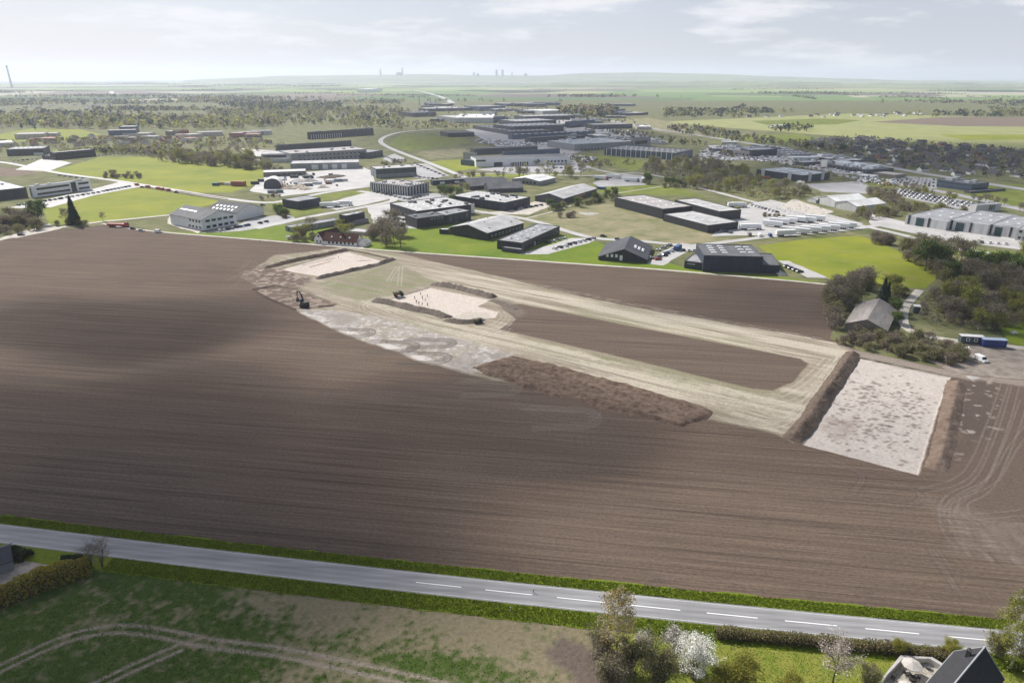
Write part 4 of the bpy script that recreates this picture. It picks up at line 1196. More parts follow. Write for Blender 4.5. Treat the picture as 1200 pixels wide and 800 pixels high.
for kind, px, lab, cat, s, i in [
    ('fgbush', (704, 778), 'brown bare bush at the left foot of the tall birch', 'bush', .85, 0),
    ('fgbush', (738, 792), 'dense grey bush right below the tall birch', 'bush', .95, 1),
    ('fgbush', (770, 806), 'olive bush left of the white blossoming shrub', 'bush', 1.05, 1),
    ('fgbare', (765, 770), 'thin bare bush poking up between birch and blossom', 'bush', .8, 0),
    ('fgwhite2', (790, 772), 'loose white blossoming shrub close to the road edge', 'shrub', 1.0, 0),
    ('fgwhite', (813, 796), 'round shrub covered in white blossom by the road', 'shrub', 1.12, 0),
    ('fgwhite2', (752, 764), 'small whitish shrub under the right side of the birch', 'shrub', .7, 0),
    ('fgbush', (715, 812), 'dark leafless bush at the lower edge under the birch', 'bush', .9, 0),
    ('fgyellow', (868, 806), 'upright yellow-green shrub on the garden lawn', 'shrub', 1.15, 0),
    ('fgyellow', (845, 815), 'yellow-green shrub at the lower edge near the white blossom', 'shrub', 1.0, 0),
    ('fgyellow', (925, 815), 'low yellow-flecked shrub at the lower edge of the lawn', 'shrub', .8, 0),
    ('fgcherry', (976, 799), 'pale budding fruit tree on the garden lawn', 'fruit tree', 1.0, 0),
    ('fgbush', (1018, 806), 'rounded leafy bush left of the walled terrace', 'bush', .62, 1),
    ('fgyellow', (1052, 765), 'light yellow-green bush rising from the hedge behind the terrace', 'bush', .55, 0),
    ('fgyellow', (1112, 768), 'pale green bush at the corner of the dark-roofed house', 'bush', .62, 0),
    ('willow', (1183, 783), 'tall weeping willow right of the dark-roofed house', 'willow tree', 1.12, 0),
    ('fgbush', (1166, 770), 'airy olive bush between the house and the willow', 'bush', .7, 1),
    ('fgbush', (1205, 785), 'olive bush at the right edge under the willow', 'bush', .8, 1),
    ('fgbare', (120, 664), 'bare brown bush at the roadside end of the yellow hedge', 'bush', 1.0, 0),
    ('fgbare', (107, 662), 'smaller bare bush beside the yellow hedge', 'bush', .75, 0),
]:
    put(kind, W(*px), lab, cat, scale=s, i=i)

# ------------------------------------------------------------------ buildings
def wallmat(name, col, rough=.55, var=.18):
    return mat('wall_' + name, col, rough=rough, var=var, scale=.5, stretch=(1, 1, .15), bump=.02, bscale=1.6)


WM = {'black': wallmat('black', (.028, .030, .036)), 'navy': wallmat('navy', (.030, .038, .056)), 'dark': wallmat('dark', (.06, .063, .07)), 'grey': wallmat('grey', (.24, .245, .25)),
      'pale': wallmat('pale', (.50, .50, .49)), 'white': wallmat('white', (.72, .72, .71), var=.05), 'blue': wallmat('blue', (.07, .10, .15)), 'green': wallmat('green', (.05, .075, .075)),
      'plaster': wallmat('plaster', (.74, .72, .68), rough=.85, var=.06), 'brown': wallmat('brown', (.20, .17, .14)), 'red': wallmat('red', (.30, .12, .08)), 'beige': wallmat('beige', (.46, .42, .36))}


def roofmat(name, col, rough=.6, var=.24):
    return mat('roof_' + name, col, rough=max(.75, rough), var=var, scale=.12, bump=.015, bscale=1.2, spec=.12)


RM = {'pale': roofmat('pale', (.42, .41, .40)), 'white': roofmat('white', (.62, .615, .60)), 'grey': roofmat('grey', (.27, .27, .28)), 'mid': roofmat('mid', (.12, .12, .127)), 'dark': roofmat('dark', (.075, .077, .085)),
      'steel': roofmat('steel', (.33, .35, .37), rough=.4), 'tile': mat('roof_tile', (.075, .036, .028), rough=.9, spec=.1, var=.25, scale=1.5, bump=.03, bscale=5), 'rose': roofmat('rose', (.36, .335, .325)), 'fibre': mat('roof_fibre', (.20, .18, .165), rough=.85, var=.25, scale=.6, stretch=(1, .2, 1)),
      'slate': mat('roof_slate', (.055, .056, .06), rough=.55, var=.25, scale=1.2, stretch=(.4, 3, 1), bump=.03, bscale=4), 'orange': mat('roof_orange', (.30, .14, .09), rough=.8, var=.2, scale=1)}
M_GLASS = mat('window_glass', (.025, .03, .038), rough=.12, var=.2, scale=.5, spec=.6)
M_GLASSB = mat('bluish_glass', (.05, .075, .11), rough=.1, var=.2, scale=.3, spec=.7)
M_FRAMEW = mat('white_frame', (.70, .70, .68), rough=.5, var=.05)
M_FRAMED = mat('dark_frame', (.04, .042, .046), rough=.5, var=.1)
M_DOOR = mat('grey_door', (.30, .31, .32), rough=.5, var=.08)
M_DOORW = mat('white_door', (.68, .68, .66), rough=.5, var=.06)
M_DOORG = mat('green_door', (.02, .055, .06), rough=.45, var=.1)
M_DOME = mat('skylight_dome', (.62, .64, .65), rough=.35, var=.05)
M_UNIT = mat('roof_unit_metal', (.36, .37, .38), rough=.5, var=.15)
M_UNITD = mat('roof_unit_dark', (.10, .10, .11), rough=.6, var=.15)
_cache = {}


def piece(w, d, h, m, frame=None, fw=.12):
    """box with its middle on the local origin in x, y from -d to 0 and z 0..h; optional frame round the front"""
    key = (round(w, 1), round(d, 2), round(h, 1), m.name, frame.name if frame else None)
    if key not in _cache:
        b = MB(); w, h = key[0], key[2]
        if frame:
            b.box(-w / 2 + fw, w / 2 - fw, -d * .6, .02, fw, h - fw, 0)
            b.box(-w / 2, w / 2, -d, .02, 0, fw, 1); b.box(-w / 2, w / 2, -d, .02, h - fw, h, 1)
            b.box(-w / 2, -w / 2 + fw, -d, .02, fw, h - fw, 1); b.box(w / 2 - fw, w / 2, -d, .02, fw, h - fw, 1)
            _cache[key] = b.mesh('piece', [m, frame])
        else:
            b.box(-w / 2, w / 2, -d, .02, 0, h)
            _cache[key] = b.mesh('piece', [m])
    return _cache[key]


def dome(w, d):
    key = ('dome', round(w, 1), round(d, 1))
    if key not in _cache:
        b = MB(); w, d = key[1] / 2, key[2] / 2
        b.box(-w, w, -d, d, -.05, .14, 0)
        b.quad((-w, -d, .14), (w, -d, .14), (w * .6, -d * .6, .34), (-w * .6, -d * .6, .34)); b.quad((w, -d, .14), (w, d, .14), (w * .6, d * .6, .34), (w * .6, -d * .6, .34))
        b.quad((w, d, .14), (-w, d, .14), (-w * .6, d * .6, .34), (w * .6, d * .6, .34)); b.quad((-w, d, .14), (-w, -d, .14), (-w * .6, -d * .6, .34), (-w * .6, d * .6, .34))
        b.quad((-w * .6, -d * .6, .34), (w * .6, -d * .6, .34), (w * .6, d * .6, .34), (-w * .6, d * .6, .34))
        _cache[key] = b.mesh('skylight', M_DOME)
    return _cache[key]


LOG = []


def building(label, A, B, top, C=None, depth=None, wall='dark', roof='grey', gable=None, ridge=3.0, apex=.5, cat='building', name='industrial_hall', feats=(), parapet=.35, overhang=.4, onB=False):
    """one building from its measured foot corners A and B (its front), the top row at A and a point C on the far roof edge"""
    a, b = W(*A).xy, W(*B).xy
    H = rise(B[0], B[1], top) if onB else rise(A[0], A[1], top)
    ex = (b - a).normalized(); w = (b - a).length; ey = Vector((-ex.y, ex.x))
    if depth is None:
        depth = (W(C[0], C[1], H).xy - a).dot(ey)
    d = max(4.0, depth)
    LOG.append((label[:40], round(w, 1), round(d, 1), round(H, 1)))
    o = link(name, None, loc=(a.x, a.y, 0), rz=math.atan2(ex.y, ex.x), label=label, cat=cat)
    wm, rm_ = WM[wall], RM[roof]
    mb = MB(); rb = MB()
    if gable is None:
        t = .3
        mb.quad((0, 0, -.3), (w, 0, -.3), (w, 0, H), (0, 0, H)); mb.quad((w, 0, -.3), (w, d, -.3), (w, d, H), (w, 0, H))
        mb.quad((w, d, -.3), (0, d, -.3), (0, d, H), (w, d, H)); mb.quad((0, d, -.3), (0, 0, -.3), (0, 0, H), (0, d, H))
        zi = H - parapet
        for p in (((0, 0), (w, 0), (w - t, t), (t, t)), ((w, 0), (w, d), (w - t, d - t), (w - t, t)), ((w, d), (0, d), (t, d - t), (w - t, d - t)), ((0, d), (0, 0), (t, t), (t, d - t))):
            mb.quad(*[(q[0], q[1], H) for q in p], m=1)
        for p in (((t, t), (w - t, t)), ((w - t, t), (w - t, d - t)), ((w - t, d - t), (t, d - t)), ((t, d - t), (t, t))):
            mb.quad((*p[1], H), (*p[0], H), (*p[0], zi), (*p[1], zi))
        rb.quad((t, t, zi), (w - t, t, zi), (w - t, d - t, zi), (t, d - t, zi))
        zroof = lambda u, v: zi
    else:
        oh, th = overhang, .22
        if gable == 'x':      # ridge runs back from the front: the front is a gable
            xm = w * apex; Hr = H + ridge
            mb.quad((0, 0, -.3), (w, 0, -.3), (w, 0, H), (xm, 0, Hr), (0, 0, H)); mb.quad((w, d, -.3), (0, d, -.3), (0, d, H), (xm, d, Hr), (w, d, H))
            mb.quad((w, 0, -.3), (w, d, -.3), (w, d, H), (w, 0, H)); mb.quad((0, d, -.3), (0, 0, -.3), (0, 0, H), (0, d, H))
            sl, sr = ridge / xm, ridge / (w - xm)
            for (x0, z0, x1, z1) in ((-oh, H - oh * sl, xm, Hr), (xm, Hr, w + oh, H - oh * sr)):
                y0, y1 = -oh, d + oh
                rb.quad((x0, y0, z0 + th), (x1, y0, z1 + th), (x1, y1, z1 + th), (x0, y1, z0 + th)); rb.quad((x0, y1, z0 + .03), (x1, y1, z1 + .03), (x1, y0, z1 + .03), (x0, y0, z0 + .03))
                rb.quad((x0, y0, z0 + .03), (x1, y0, z1 + .03), (x1, y0, z1 + th), (x0, y0, z0 + th)); rb.quad((x1, y1, z1 + .03), (x0, y1, z0 + .03), (x0, y1, z0 + th), (x1, y1, z1 + th))
                xe, ze = (x0, z0) if x0 < 0 else (x1, z1)
                rb.quad((xe, y1, ze + .03), (xe, y0, ze + .03), (xe, y0, ze + th), (xe, y1, ze + th))
            zroof = lambda u, v: (H + sl * u if u < xm else H + sr * (w - u)) + th
        else:                 # ridge parallel to the front
            ym = d * apex; Hr = H + ridge
            mb.quad((0, 0, -.3), (w, 0, -.3), (w, 0, H), (0, 0, H)); mb.quad((w, d, -.3), (0, d, -.3), (0, d, H), (w, d, H))
            mb.quad((w, 0, -.3), (w, d, -.3), (w, d, H), (w, ym, Hr), (w, 0, H)); mb.quad((0, d, -.3), (0, 0, -.3), (0, 0, H), (0, ym, Hr), (0, d, H))
            sf, sb = ridge / ym, ridge / (d - ym)
            for (y0, z0, y1, z1) in ((-oh, H - oh * sf, ym, Hr), (ym, Hr, d + oh, H - oh * sb)):
                x0, x1 = -oh, w + oh
                rb.quad((x0, y0, z0 + th), (x1, y0, z0 + th), (x1, y1, z1 + th), (x0, y1, z1 + th)); rb.quad((x0, y1, z1 + .03), (x1, y1, z1 + .03), (x1, y0, z0 + .03), (x0, y0, z0 + .03))
                rb.quad((x0, y0, z0 + .03), (x0, y0, z0 + th), (x0, y1, z1 + th), (x0, y1, z1 + .03)); rb.quad((x1, y0, z0 + th), (x1, y0, z0 + .03), (x1, y1, z1 + .03), (x1, y1, z1 + th))
                ye, ze = (y0, z0) if y0 < 0 else (y1, z1)
                rb.quad((x0, ye, ze + .03), (x1, ye, ze + .03), (x1, ye, ze + th), (x0, ye, ze + th))
            zroof = lambda u, v: (H + sf * v if v < ym else H + sb * (d - v)) + th
    link('wall', mb.mesh('wall', [wm, M_UNITD if wall in ('black', 'navy', 'dark', 'blue', 'green') else M_UNIT]), parent=o)
    rf = link('roof', rb.mesh('roof', rm_), parent=o)
    FACES = {'f': (0, 0, w, 0.0, (1, 0)), 'r': (w, 0, d, math.pi / 2, (0, 1)), 'l': (0, d, d, -math.pi / 2, (0, -1)), 'b': (w, d, w, math.pi, (-1, 0))}
    sr_ = random.Random(int(w * 10 + d))
    for ft in feats:
        k = ft[0]
        if k in ('win', 'door', 'pil', 'band', 'sign'):
            _, face, z0, z1, u0, u1, n, fill = ft[:8]
            ox, oy, ln, ang, dr = FACES[face]
            gl, fr = {'win': (M_GLASS, M_FRAMED), 'door': (M_DOOR, None), 'pil': (WM['pale'], None), 'band': (M_GLASS, None), 'sign': (WM['white'], None)}[k]
            if len(ft) > 8 and ft[8]:
                gl, fr = ft[8]
            nm = {'win': 'window', 'door': 'door', 'pil': 'pilaster', 'band': 'window', 'sign': 'wall_panel'}[k]
            cell = ln * (u1 - u0) / n
            for q in range(n):
                u = ln * u0 + cell * (q + .5)
                link(nm, piece(cell * fill, .30 if k == 'pil' else .12, z1 - z0, gl, fr), parent=o, loc=(ox + dr[0] * u, oy + dr[1] * u, z0), rz=ang)
        elif k == 'sky':
            _, nx, ny, sw, sd_, u0, u1, v0, v1 = ft
            for i in range(nx):
                for j in range(ny):
                    u = w * (u0 + (u1 - u0) * (i + .5) / nx); v = d * (v0 + (v1 - v0) * (j + .5) / ny)
                    q = link('skylight', dome(sw, sd_), parent=rf, loc=(u, v, zroof(u, v)))
                    if gable == 'x': q.rotation_euler = (0, -math.atan(ridge / (w * apex)) if u < w * apex else math.atan(ridge / (w * (1 - apex))), 0)
                    elif gable == 'y': q.rotation_euler = (math.atan(ridge / (d * apex)) if v < d * apex else -math.atan(ridge / (d * (1 - apex))), 0, 0)
        elif k == 'units':
            _, n, s0_, s1_, mm = ft
            for i in range(n):
                u, v = sr_.uniform(.08, .92) * w, sr_.uniform(.12, .88) * d
                s_ = sr_.uniform(s0_, s1_)
                link('roof_unit', piece(s_ * sr_.uniform(.8, 1.8), s_, s_ * .6, mm), parent=rf, loc=(u, v, zroof(u, v) - .05))
        elif k == 'chim':
            _, u, v, s_, hh = ft
            link('chimney', piece(s_, s_, hh, M_UNITD), parent=rf, loc=(u * w, v * d, zroof(u * w, v * d) - .4))
    return o


DK = (M_GLASS, M_FRAMED)
WH = (M_GLASS, M_FRAMEW)
SK = M_DOME
bd = building
# left side
bd('long black office block with flat roof beside the far left meadow', (66, 187.6), (113, 183), 178.8, (112, 173.5), wall='black', roof='pale', feats=[('band', 'f', 5, 6.5, .05, .95, 8, .9)])
bd('low black annex at the left end of the black office', (50, 186.8), (65.6, 187.5), 182.2, (66, 180), wall='black', roof='mid', feats=[('win', 'f', 1.5, 3, .1, .9, 5, .7, WH)])
bd('long grey hall left of the black office block', (9, 183), (52, 181.5), 175.2, (46, 171), wall='dark', roof='grey', feats=[('sky', 6, 1, 2.4, 4, .1, .9, .3, .8), ('sign', 'f', .2, 3, .72, .98, 1, 1)])
bd('huge grey warehouse with white roof at the left edge', (-46, 240), (33.5, 231), 219.3, (38, 204), onB=True, wall='dark', roof='white', feats=[('sky', 7, 2, 3, 3, .1, .95, .1, .95), ('units', 6, 1.5, 3, M_UNIT)])
bd('white two-storey office with dark window bands by the warehouse', (40, 231.8), (107.5, 222.3), 218.4, (104, 209), wall='white', roof='white', name='office_building',
   feats=[('band', 'f', 1.6, 3.4, .07, .62, 1, 1), ('band', 'f', 6.0, 7.8, .07, .62, 1, 1), ('band', 'f', .3, 9.0, .65, .74, 1, 1), ('band', 'f', 1.6, 3.4, .78, .97, 1, 1), ('band', 'f', 6.0, 7.8, .78, .97, 1, 1), ('band', 'l', 1, 8, .3, .6, 1, 1), ('units', 4, 1.5, 2.5, M_UNIT)])
bd('white two-storey gabled office with grey roof at the field corner', (238, 270.5), (278, 263), 258, (199, 250.7), wall='white', roof='mid', gable='x', ridge=4.6, name='office_building', overhang=.6,
   feats=[('win', 'f', 1.2, 2.9, .08, .94, 5, .62, DK), ('win', 'f', 5.4, 7.0, .08, .94, 5, .72, DK), ('win', 'l', 1.0, 2.6, .55, .98, 4, .5, DK), ('win', 'l', 5.2, 6.8, .60, .98, 4, .5, DK), ('sky', 1, 3, 1.6, 7, .25, .32, .45, .95)])
bd('white gabled hall with skylights behind the white office', (278.5, 258.8), (309.5, 252), 249.5, (252, 243.4), wall='white', roof='dark', gable='x', ridge=4.6, feats=[('sky', 1, 6, 2.6, 2.2, .20, .28, .15, .9), ('sky', 1, 6, 2.6, 2.2, .06, .12, .15, .9)])
bd('plain dark blue box hall beside two parked lorries', (350, 245.8), (376.5, 241), 236, (331.5, 233), wall='navy', roof='grey')
bd('long low grey building ending at a black block', (343, 272.8), (399, 263.2), 266.4, (333, 264.3), wall='grey', roof='grey', feats=[('win', 'f', 1, 2.2, .1, .95, 7, .22, WH), ('win', 'l', .6, 2.4, .3, .7, 2, .7, DK)])
bd('black flat-roofed block at the end of the low grey building', (406.7, 264.4), (428, 260), 252.6, (398, 251), wall='black', roof='pale', feats=[('units', 5, 1, 2, M_DOME)])
bd('small grey lean-to against the black block', (415, 263.4), (432, 260.2), 258.5, depth=4, wall='grey', roof='grey')
# farmhouse
bd('white farmhouse long wing with red-brown tiled roof', (379, 286.6), (418, 289), 281.6, depth=9, wall='plaster', roof='tile', gable='y', ridge=4.2, name='farmhouse', cat='farmhouse', feats=[('win', 'f', .9, 2.3, .12, .95, 7, .5, DK), ('sky', 3, 1, 1.0, 1.2, .1, .9, .15, .3), ('chim', .5, .5, .9, 1.6)])
bd('white gable wing of the farmhouse with red-brown roof', (368.5, 284.8), (379.5, 286.4), 279.4, depth=17, wall='plaster', roof='tile', gable='x', ridge=4.4, name='farmhouse', cat='farmhouse', feats=[('win', 'f', 4.2, 5.6, .4, .6, 1, .9, DK), ('win', 'f', .9, 2.2, .15, .85, 2, .4, DK)])
bd('small white outhouse right of the farmhouse', (420, 288.5), (429, 289.5), 284.5, depth=6, wall='plaster', roof='pale', gable='x', ridge=2, name='outhouse', cat='outhouse')
bd('pale flat-roofed shed behind the farmhouse', (408, 274.5), (428, 276), 270.5, depth=10, wall='beige', roof='pale', name='shed', cat='shed')
bd('low pale shed among bushes left of the farmhouse', (337, 281), (352, 279.5), 277.5, depth=5, wall='beige', roof='pale', name='shed', cat='shed')
# warehouse cluster upper left
bd('far flat warehouse at the bend of the curved road', (362, 163.5), (438, 158), 155, (436, 150), wall='dark', roof='pale', feats=[('pil', 'f', 0, 7, .02, .5, 14, .25), ('win', 'f', 1, 5, .04, .5, 12, .5, DK), ('units', 10, 2, 5, M_UNIT)])
bd('long grey hall with pale steel roof behind the windowed warehouse', (325, 177), (412, 171), 170.2, (406, 164.6), wall='dark', roof='steel')
bd('long grey warehouse with two rows of small windows', (342, 191), (430, 185), 180, (428, 170.5), wall='grey', roof='rose', feats=[('win', 'f', 1.5, 4, .08, .98, 16, .5, WH), ('win', 'f', 6.5, 8.6, .08, .98, 16, .5, WH), ('units', 8, 1.5, 3, M_UNIT)])
bd('dark end block of the windowed warehouse', (430.5, 186), (449, 182.8), 178.8, (444, 173), wall='dark', roof='grey', feats=[('band', 'f', 1, 5, .1, .9, 3, .8)])
bd('pale annex at the left end of the windowed warehouse', (307, 190), (341, 189), 180.6, (341, 176.4), wall='pale', roof='pale', feats=[('band', 'f', 5, 8, .05, .95, 1, 1)])
bd('low pale porch block in front of the pale annex', (317, 190.6), (341, 190.2), 186, depth=9, wall='pale', roof='white')
bd('grey hall with four white doors above the machine yard', (341, 199.6), (421, 197.6), 191.8, (417, 186.6), wall='grey', roof='pale', feats=[('door', 'f', .2, 5.5, .30, .40, 1, .95, (M_DOORW, None)), ('door', 'f', .2, 5.5, .46, .54, 1, .95, (M_DOORW, None)), ('door', 'f', .2, 5.5, .60, .68, 1, .95, (M_DOORW, None)), ('door', 'f', .2, 5.5, .74, .82, 1, .95, (M_DOORW, None))])
bd('dark green hall with pale flat roof and slim columns', (441.5, 208.9), (488.3, 206.2), 198, (433, 194.8), wall='green', roof='pale', feats=[('pil', 'l', 0, 8, .1, .95, 4, .25), ('sign', 'f', .2, 4, .02, .98, 1, 1, (WM['grey'], None)), ('units', 4, 1.5, 2.5, M_UNIT)])
bd('long low shed with pale roof behind the white dome tent', (309, 207.4), (359, 205.4), 202, (356, 197.4), wall='brown', roof='white', feats=[('band', 'f', .3, 2.5, .3, .9, 5, .8)])
# centre
bd('grey office with white pilasters and dark glazing on two sides', (479, 229.4), (502.8, 224.2), 218.6, (437, 213.5), wall='dark', roof='rose', name='office_building',
   feats=[('pil', 'l', 0, 9.6, .0, 1, 16, .42), ('pil', 'f', 0, 9.6, .0, 1, 7, .34), ('win', 'l', 1, 4.2, 0.03, .97, 15, .5, DK), ('win', 'l', 5.2, 8.4, .03, .97, 15, .5, DK), ('units', 7, 1.5, 3, M_UNIT)])
bd('long black stepped hall with pale roof and roof domes', (489, 259.2), (556, 250.3), 247.4, (456, 238), wall='black', roof='pale', feats=[('sky', 4, 5, 2, 2.4, .05, .9, .1, .9), ('units', 12, 1.2, 2.6, M_UNITD), ('sign', 'f', .5, 8, .94, 1, 1, 1), ('win', 'l', 1, 3, .1, .9, 6, .5, DK)])
bd('black front block of the stepped hall facing the lawn', (489, 268), (522, 263.4), 256, (487, 250), wall='black', roof='mid', feats=[('win', 'f', 5, 6.4, .45, .95, 4, .6, WH), ('units', 4, 1, 2, M_UNIT)])
bd('black right-hand block of the stepped hall with tall openings', (523, 263.4), (552, 257.4), 252, depth=16, wall='black', roof='grey', feats=[('band', 'f', .5, 6.5, .05, .95, 4, .5, (M_GLASSB, None)), ('units', 4, 1, 2, M_UNIT)])
bd('dark brick-like flat complex with cluttered pale roof', (591.7, 247.8), (621.2, 240.8), 237.3, (540, 226.5), wall='navy', roof='pale', feats=[('sky', 3, 6, 2.4, 2.4, .1, .9, .08, .95), ('units', 14, 1.2, 3, M_UNITD), ('win', 'f', 1, 5, .3, .9, 5, .5, DK), ('win', 'l', 1, 3, .05, .9, 8, .5, DK)])
bd('long dark low hall north of the cluttered complex', (507, 217.4), (576.8, 213), 211.6, (571, 206.6), wall='navy', roof='grey', feats=[('sign', 'f', 1, 3, .12, .2, 1, 1), ('sign', 'f', 1, 3, .36, .44, 1, 1), ('sign', 'f', 1, 3, .8, .86, 1, 1)])
bd('brown-roofed gabled hall behind the cluttered complex', (551, 223), (597, 219.4), 218.6, depth=26, wall='dark', roof='mid', gable='y', ridge=5)
bd('second gabled hall with slate-grey roof behind the complex', (573, 226.4), (613, 224.8), 221.6, depth=22, wall='dark', roof='mid', gable='y', ridge=4.6)
bd('black gabled hall with large pale roof slope on the lawn', (527.5, 274.6), (571, 281.8), 266.2, (619, 261.8), wall='black', roof='pale', gable='x', ridge=3.6, overhang=.5, feats=[('units', 5, .6, 1.1, M_UNIT), ('win', 'r', 1.4, 2.8, .08, .95, 9, .4, WH), ('door', 'f', .2, 3.2, .58, .72, 1, .9, (M_FRAMED, None))])
bd('small black and white shed left of the black gabled hall', (515, 274), (525, 274.4), 268.6, depth=5, wall='black', roof='white', name='shed', cat='shed')
bd('dark flat-roofed hall with skylights above the parked cars', (582.5, 291.6), (611.5, 295.2), 281, (671, 266.2), wall='black', roof='grey', feats=[('sky', 2, 6, 2.4, 1.6, .1, .75, .08, .9), ('win', 'r', 1, 3.2, .06, .96, 10, .5, DK), ('win', 'f', 1, 2.6, .55, .95, 2, .6, WH), ('units', 9, .6, 1.3, M_UNIT), ('door', 'r', .1, 2.6, .3, .34, 1, 1)])
bd('low dark porch at the front of the flat-roofed hall', (588, 294.6), (610, 297.4), 289.5, depth=3, wall='dark', roof='grey')
bd('black gabled shed with asymmetric roof and white-framed front', (701, 304.6), (758, 308.4), 300.8, (777, 289.4), wall='black', roof='dark', gable='x', ridge=5.4, apex=.52, overhang=.5, feats=[('sign', 'f', 2.2, 4.0, .14, .42, 3, .55), ('sign', 'f', .6, 3.6, .44, .5, 1, 1), ('sky', 3, 1, 1.6, 7, .66, .9, .3, .62), ('win', 'r', .8, 2.4, .1, .9, 6, .5, DK)])
bd('navy blue tall box hall facing the ploughed field', (823, 318.2), (892, 320), 299, (888, 287), wall='navy', roof='mid', feats=[('sky', 2, 4, 3.2, 1.6, .12, .5, .2, .95), ('sky', 2, 3, 3.2, 1.6, .66, .94, .25, .95)])
bd('low left wing of the navy box hall', (801.5, 314), (822.6, 316.6), 305.4, (802, 295.6), wall='navy', roof='grey', feats=[('win', 'f', 2.4, 3.2, .15, .6, 4, .5, WH)])
bd('low right wing of the navy box hall', (892.4, 320), (912.6, 321), 310, (906, 297), wall='navy', roof='mid')
bd('white loading slab box beside the navy hall', (913, 322.6), (921, 322.4), 320.8, depth=7, wall='white', roof='white', name='slab_block', cat='block')
# large dark trio in the middle right
bd('large black hall with pink-grey roof above the fallow field', (720, 242), (776, 256.8), 231, (813, 241.4), wall='black', roof='rose', feats=[('sky', 3, 3, 2.0, 1.2, .12, .9, .12, .9)])
bd('large black hall in front with grey roof and four skylights', (777, 259), (829, 273), 250.6, (869, 260.4), wall='black', roof='pale', feats=[('sky', 4, 1, 2, 5, .1, .9, .3, .7)])
bd('rear black hall of the trio beside the lorry yard', (790, 244), (842, 258.6), 234, (872.5, 246.4), wall='black', roof='pale', feats=[('sky', 4, 1, 1.8, 4, .08, .92, .3, .7)])
bd('grey gabled hall with pale slope left of the hedge', (627, 236), (660, 239.4), 229.6, (696, 220.6), wall='dark', roof='pale', gable='x', ridge=3.2, feats=[('sign', 'r', 2, 4, .35, .65, 1, 1, (WM['red'], None))])
bd('grey hall with ribbed white roof beside the bare trees', (600, 214.5), (632, 217.6), 209.6, (655, 208.6), wall='grey', roof='white', gable='x', ridge=2.4, feats=[('sky', 2, 6, 3, 1.2, .1, .9, .05, .95), ('win', 'f', 1, 3, .1, .9, 6, .6, DK)])
bd('dark hall with pale vertical pillars and wide grey roof', (886, 206), (940, 213.6), 198.4, (983, 203.2), wall='navy', roof='steel', feats=[('pil', 'f', 0, 9, .1, .2, 1, .75), ('pil', 'f', 0, 9, .68, .78, 1, .75), ('pil', 'r', 0, 9, .18, .32, 1, .8), ('pil', 'r', 0, 9, .66, .8, 1, .8), ('sky', 3, 4, 4, 3, .1, .9, .3, .95)])
bd('white gabled hall left of a second white hall', (957, 238.2), (978, 243), 231.4, (1017, 233.6), wall='pale', roof='white', gable='x', ridge=3, feats=[('win', 'f', .5, 4, .05, .15, 1, .8, DK)])
bd('white gabled hall nearer the big grey workshop', (979, 244), (1003, 248.6), 237.6, (1044, 239.2), wall='pale', roof='white', gable='x', ridge=3)
bd('small pale gabled shed left of the white halls', (946, 236.4), (956, 238.4), 232.4, (962, 229.6), wall='pale', roof='pale', gable='x', ridge=1.6, name='shed', cat='shed')
GDR = (M_DOORG, None)
bd('grey workshop hall with green door, leftmost of three stepped halls', (1060, 262.6), (1108, 270.4), 252.4, (1128, 246.6), wall='pale', roof='grey', feats=[('door', 'f', .2, 6, .26, .46, 1, .95, GDR), ('band', 'f', .5, 7, .06, .12, 1, 1), ('band', 'f', .5, 7, .55, .61, 1, 1), ('sky', 3, 2, 2.2, 2.6, .1, .9, .2, .9)])
bd('grey workshop hall with green door, middle of three stepped halls', (1109.4, 269), (1156, 276), 257.2, (1176, 250), wall='pale', roof='grey', feats=[('door', 'f', .2, 6, .2, .42, 1, .95, GDR), ('band', 'f', .5, 7, .06, .12, 1, 1), ('band', 'f', .5, 7, .55, .61, 1, 1), ('sky', 3, 2, 2.2, 2.6, .1, .9, .2, .9)])
bd('grey workshop hall with green door, rightmost of three stepped halls', (1157, 275), (1192, 280), 262.6, (1216, 256), wall='pale', roof='grey', feats=[('door', 'f', .2, 6, .2, .46, 1, .95, GDR), ('band', 'f', .5, 7, .04, .12, 1, 1), ('band', 'f', .5, 7, .7, .78, 1, 1), ('sky', 2, 2, 2.2, 2.6, .1, .9, .2, .9)])
bd('white-windowed office at the right end of the stepped halls', (1189, 281.4), (1216, 285), 268, depth=14, wall='pale', roof='grey', name='office_building', feats=[('win', 'f', 1, 3, .05, .95, 4, .7, WH), ('win', 'f', 5, 7, .05, .95, 4, .7, WH)])
bd('pale grey block at the end of the packed car park', (1143, 249), (1172, 246.8), 240.4, (1170, 236.6), wall='pale', roof='grey', feats=[('win', 'f', 1, 5, .5, .75, 3, .6, DK)])
bd('dark glass office with angled corner beside the right meadow', (1097, 218.8), (1137, 224.6), 210.2, (1160, 213.8), wall='blue', roof='mid', name='office_building', feats=[('band', 'f', 1, 3.2, .02, .98, 14, .85, (M_GLASSB, None)), ('band', 'f', 4.2, 6.6, .02, .98, 14, .85, (M_GLASSB, None)), ('band', 'r', 1, 3.2, .02, .98, 7, .85, (M_GLASSB, None)), ('band', 'r', 4.2, 6.6, .02, .98, 7, .85, (M_GLASSB, None)), ('units', 6, 2, 5, M_UNIT)])
bd('long low dark terrace wall beside the glass office', (1137, 227), (1178, 223.6), 224.4, depth=6, wall='dark', roof='mid', name='terrace_block')
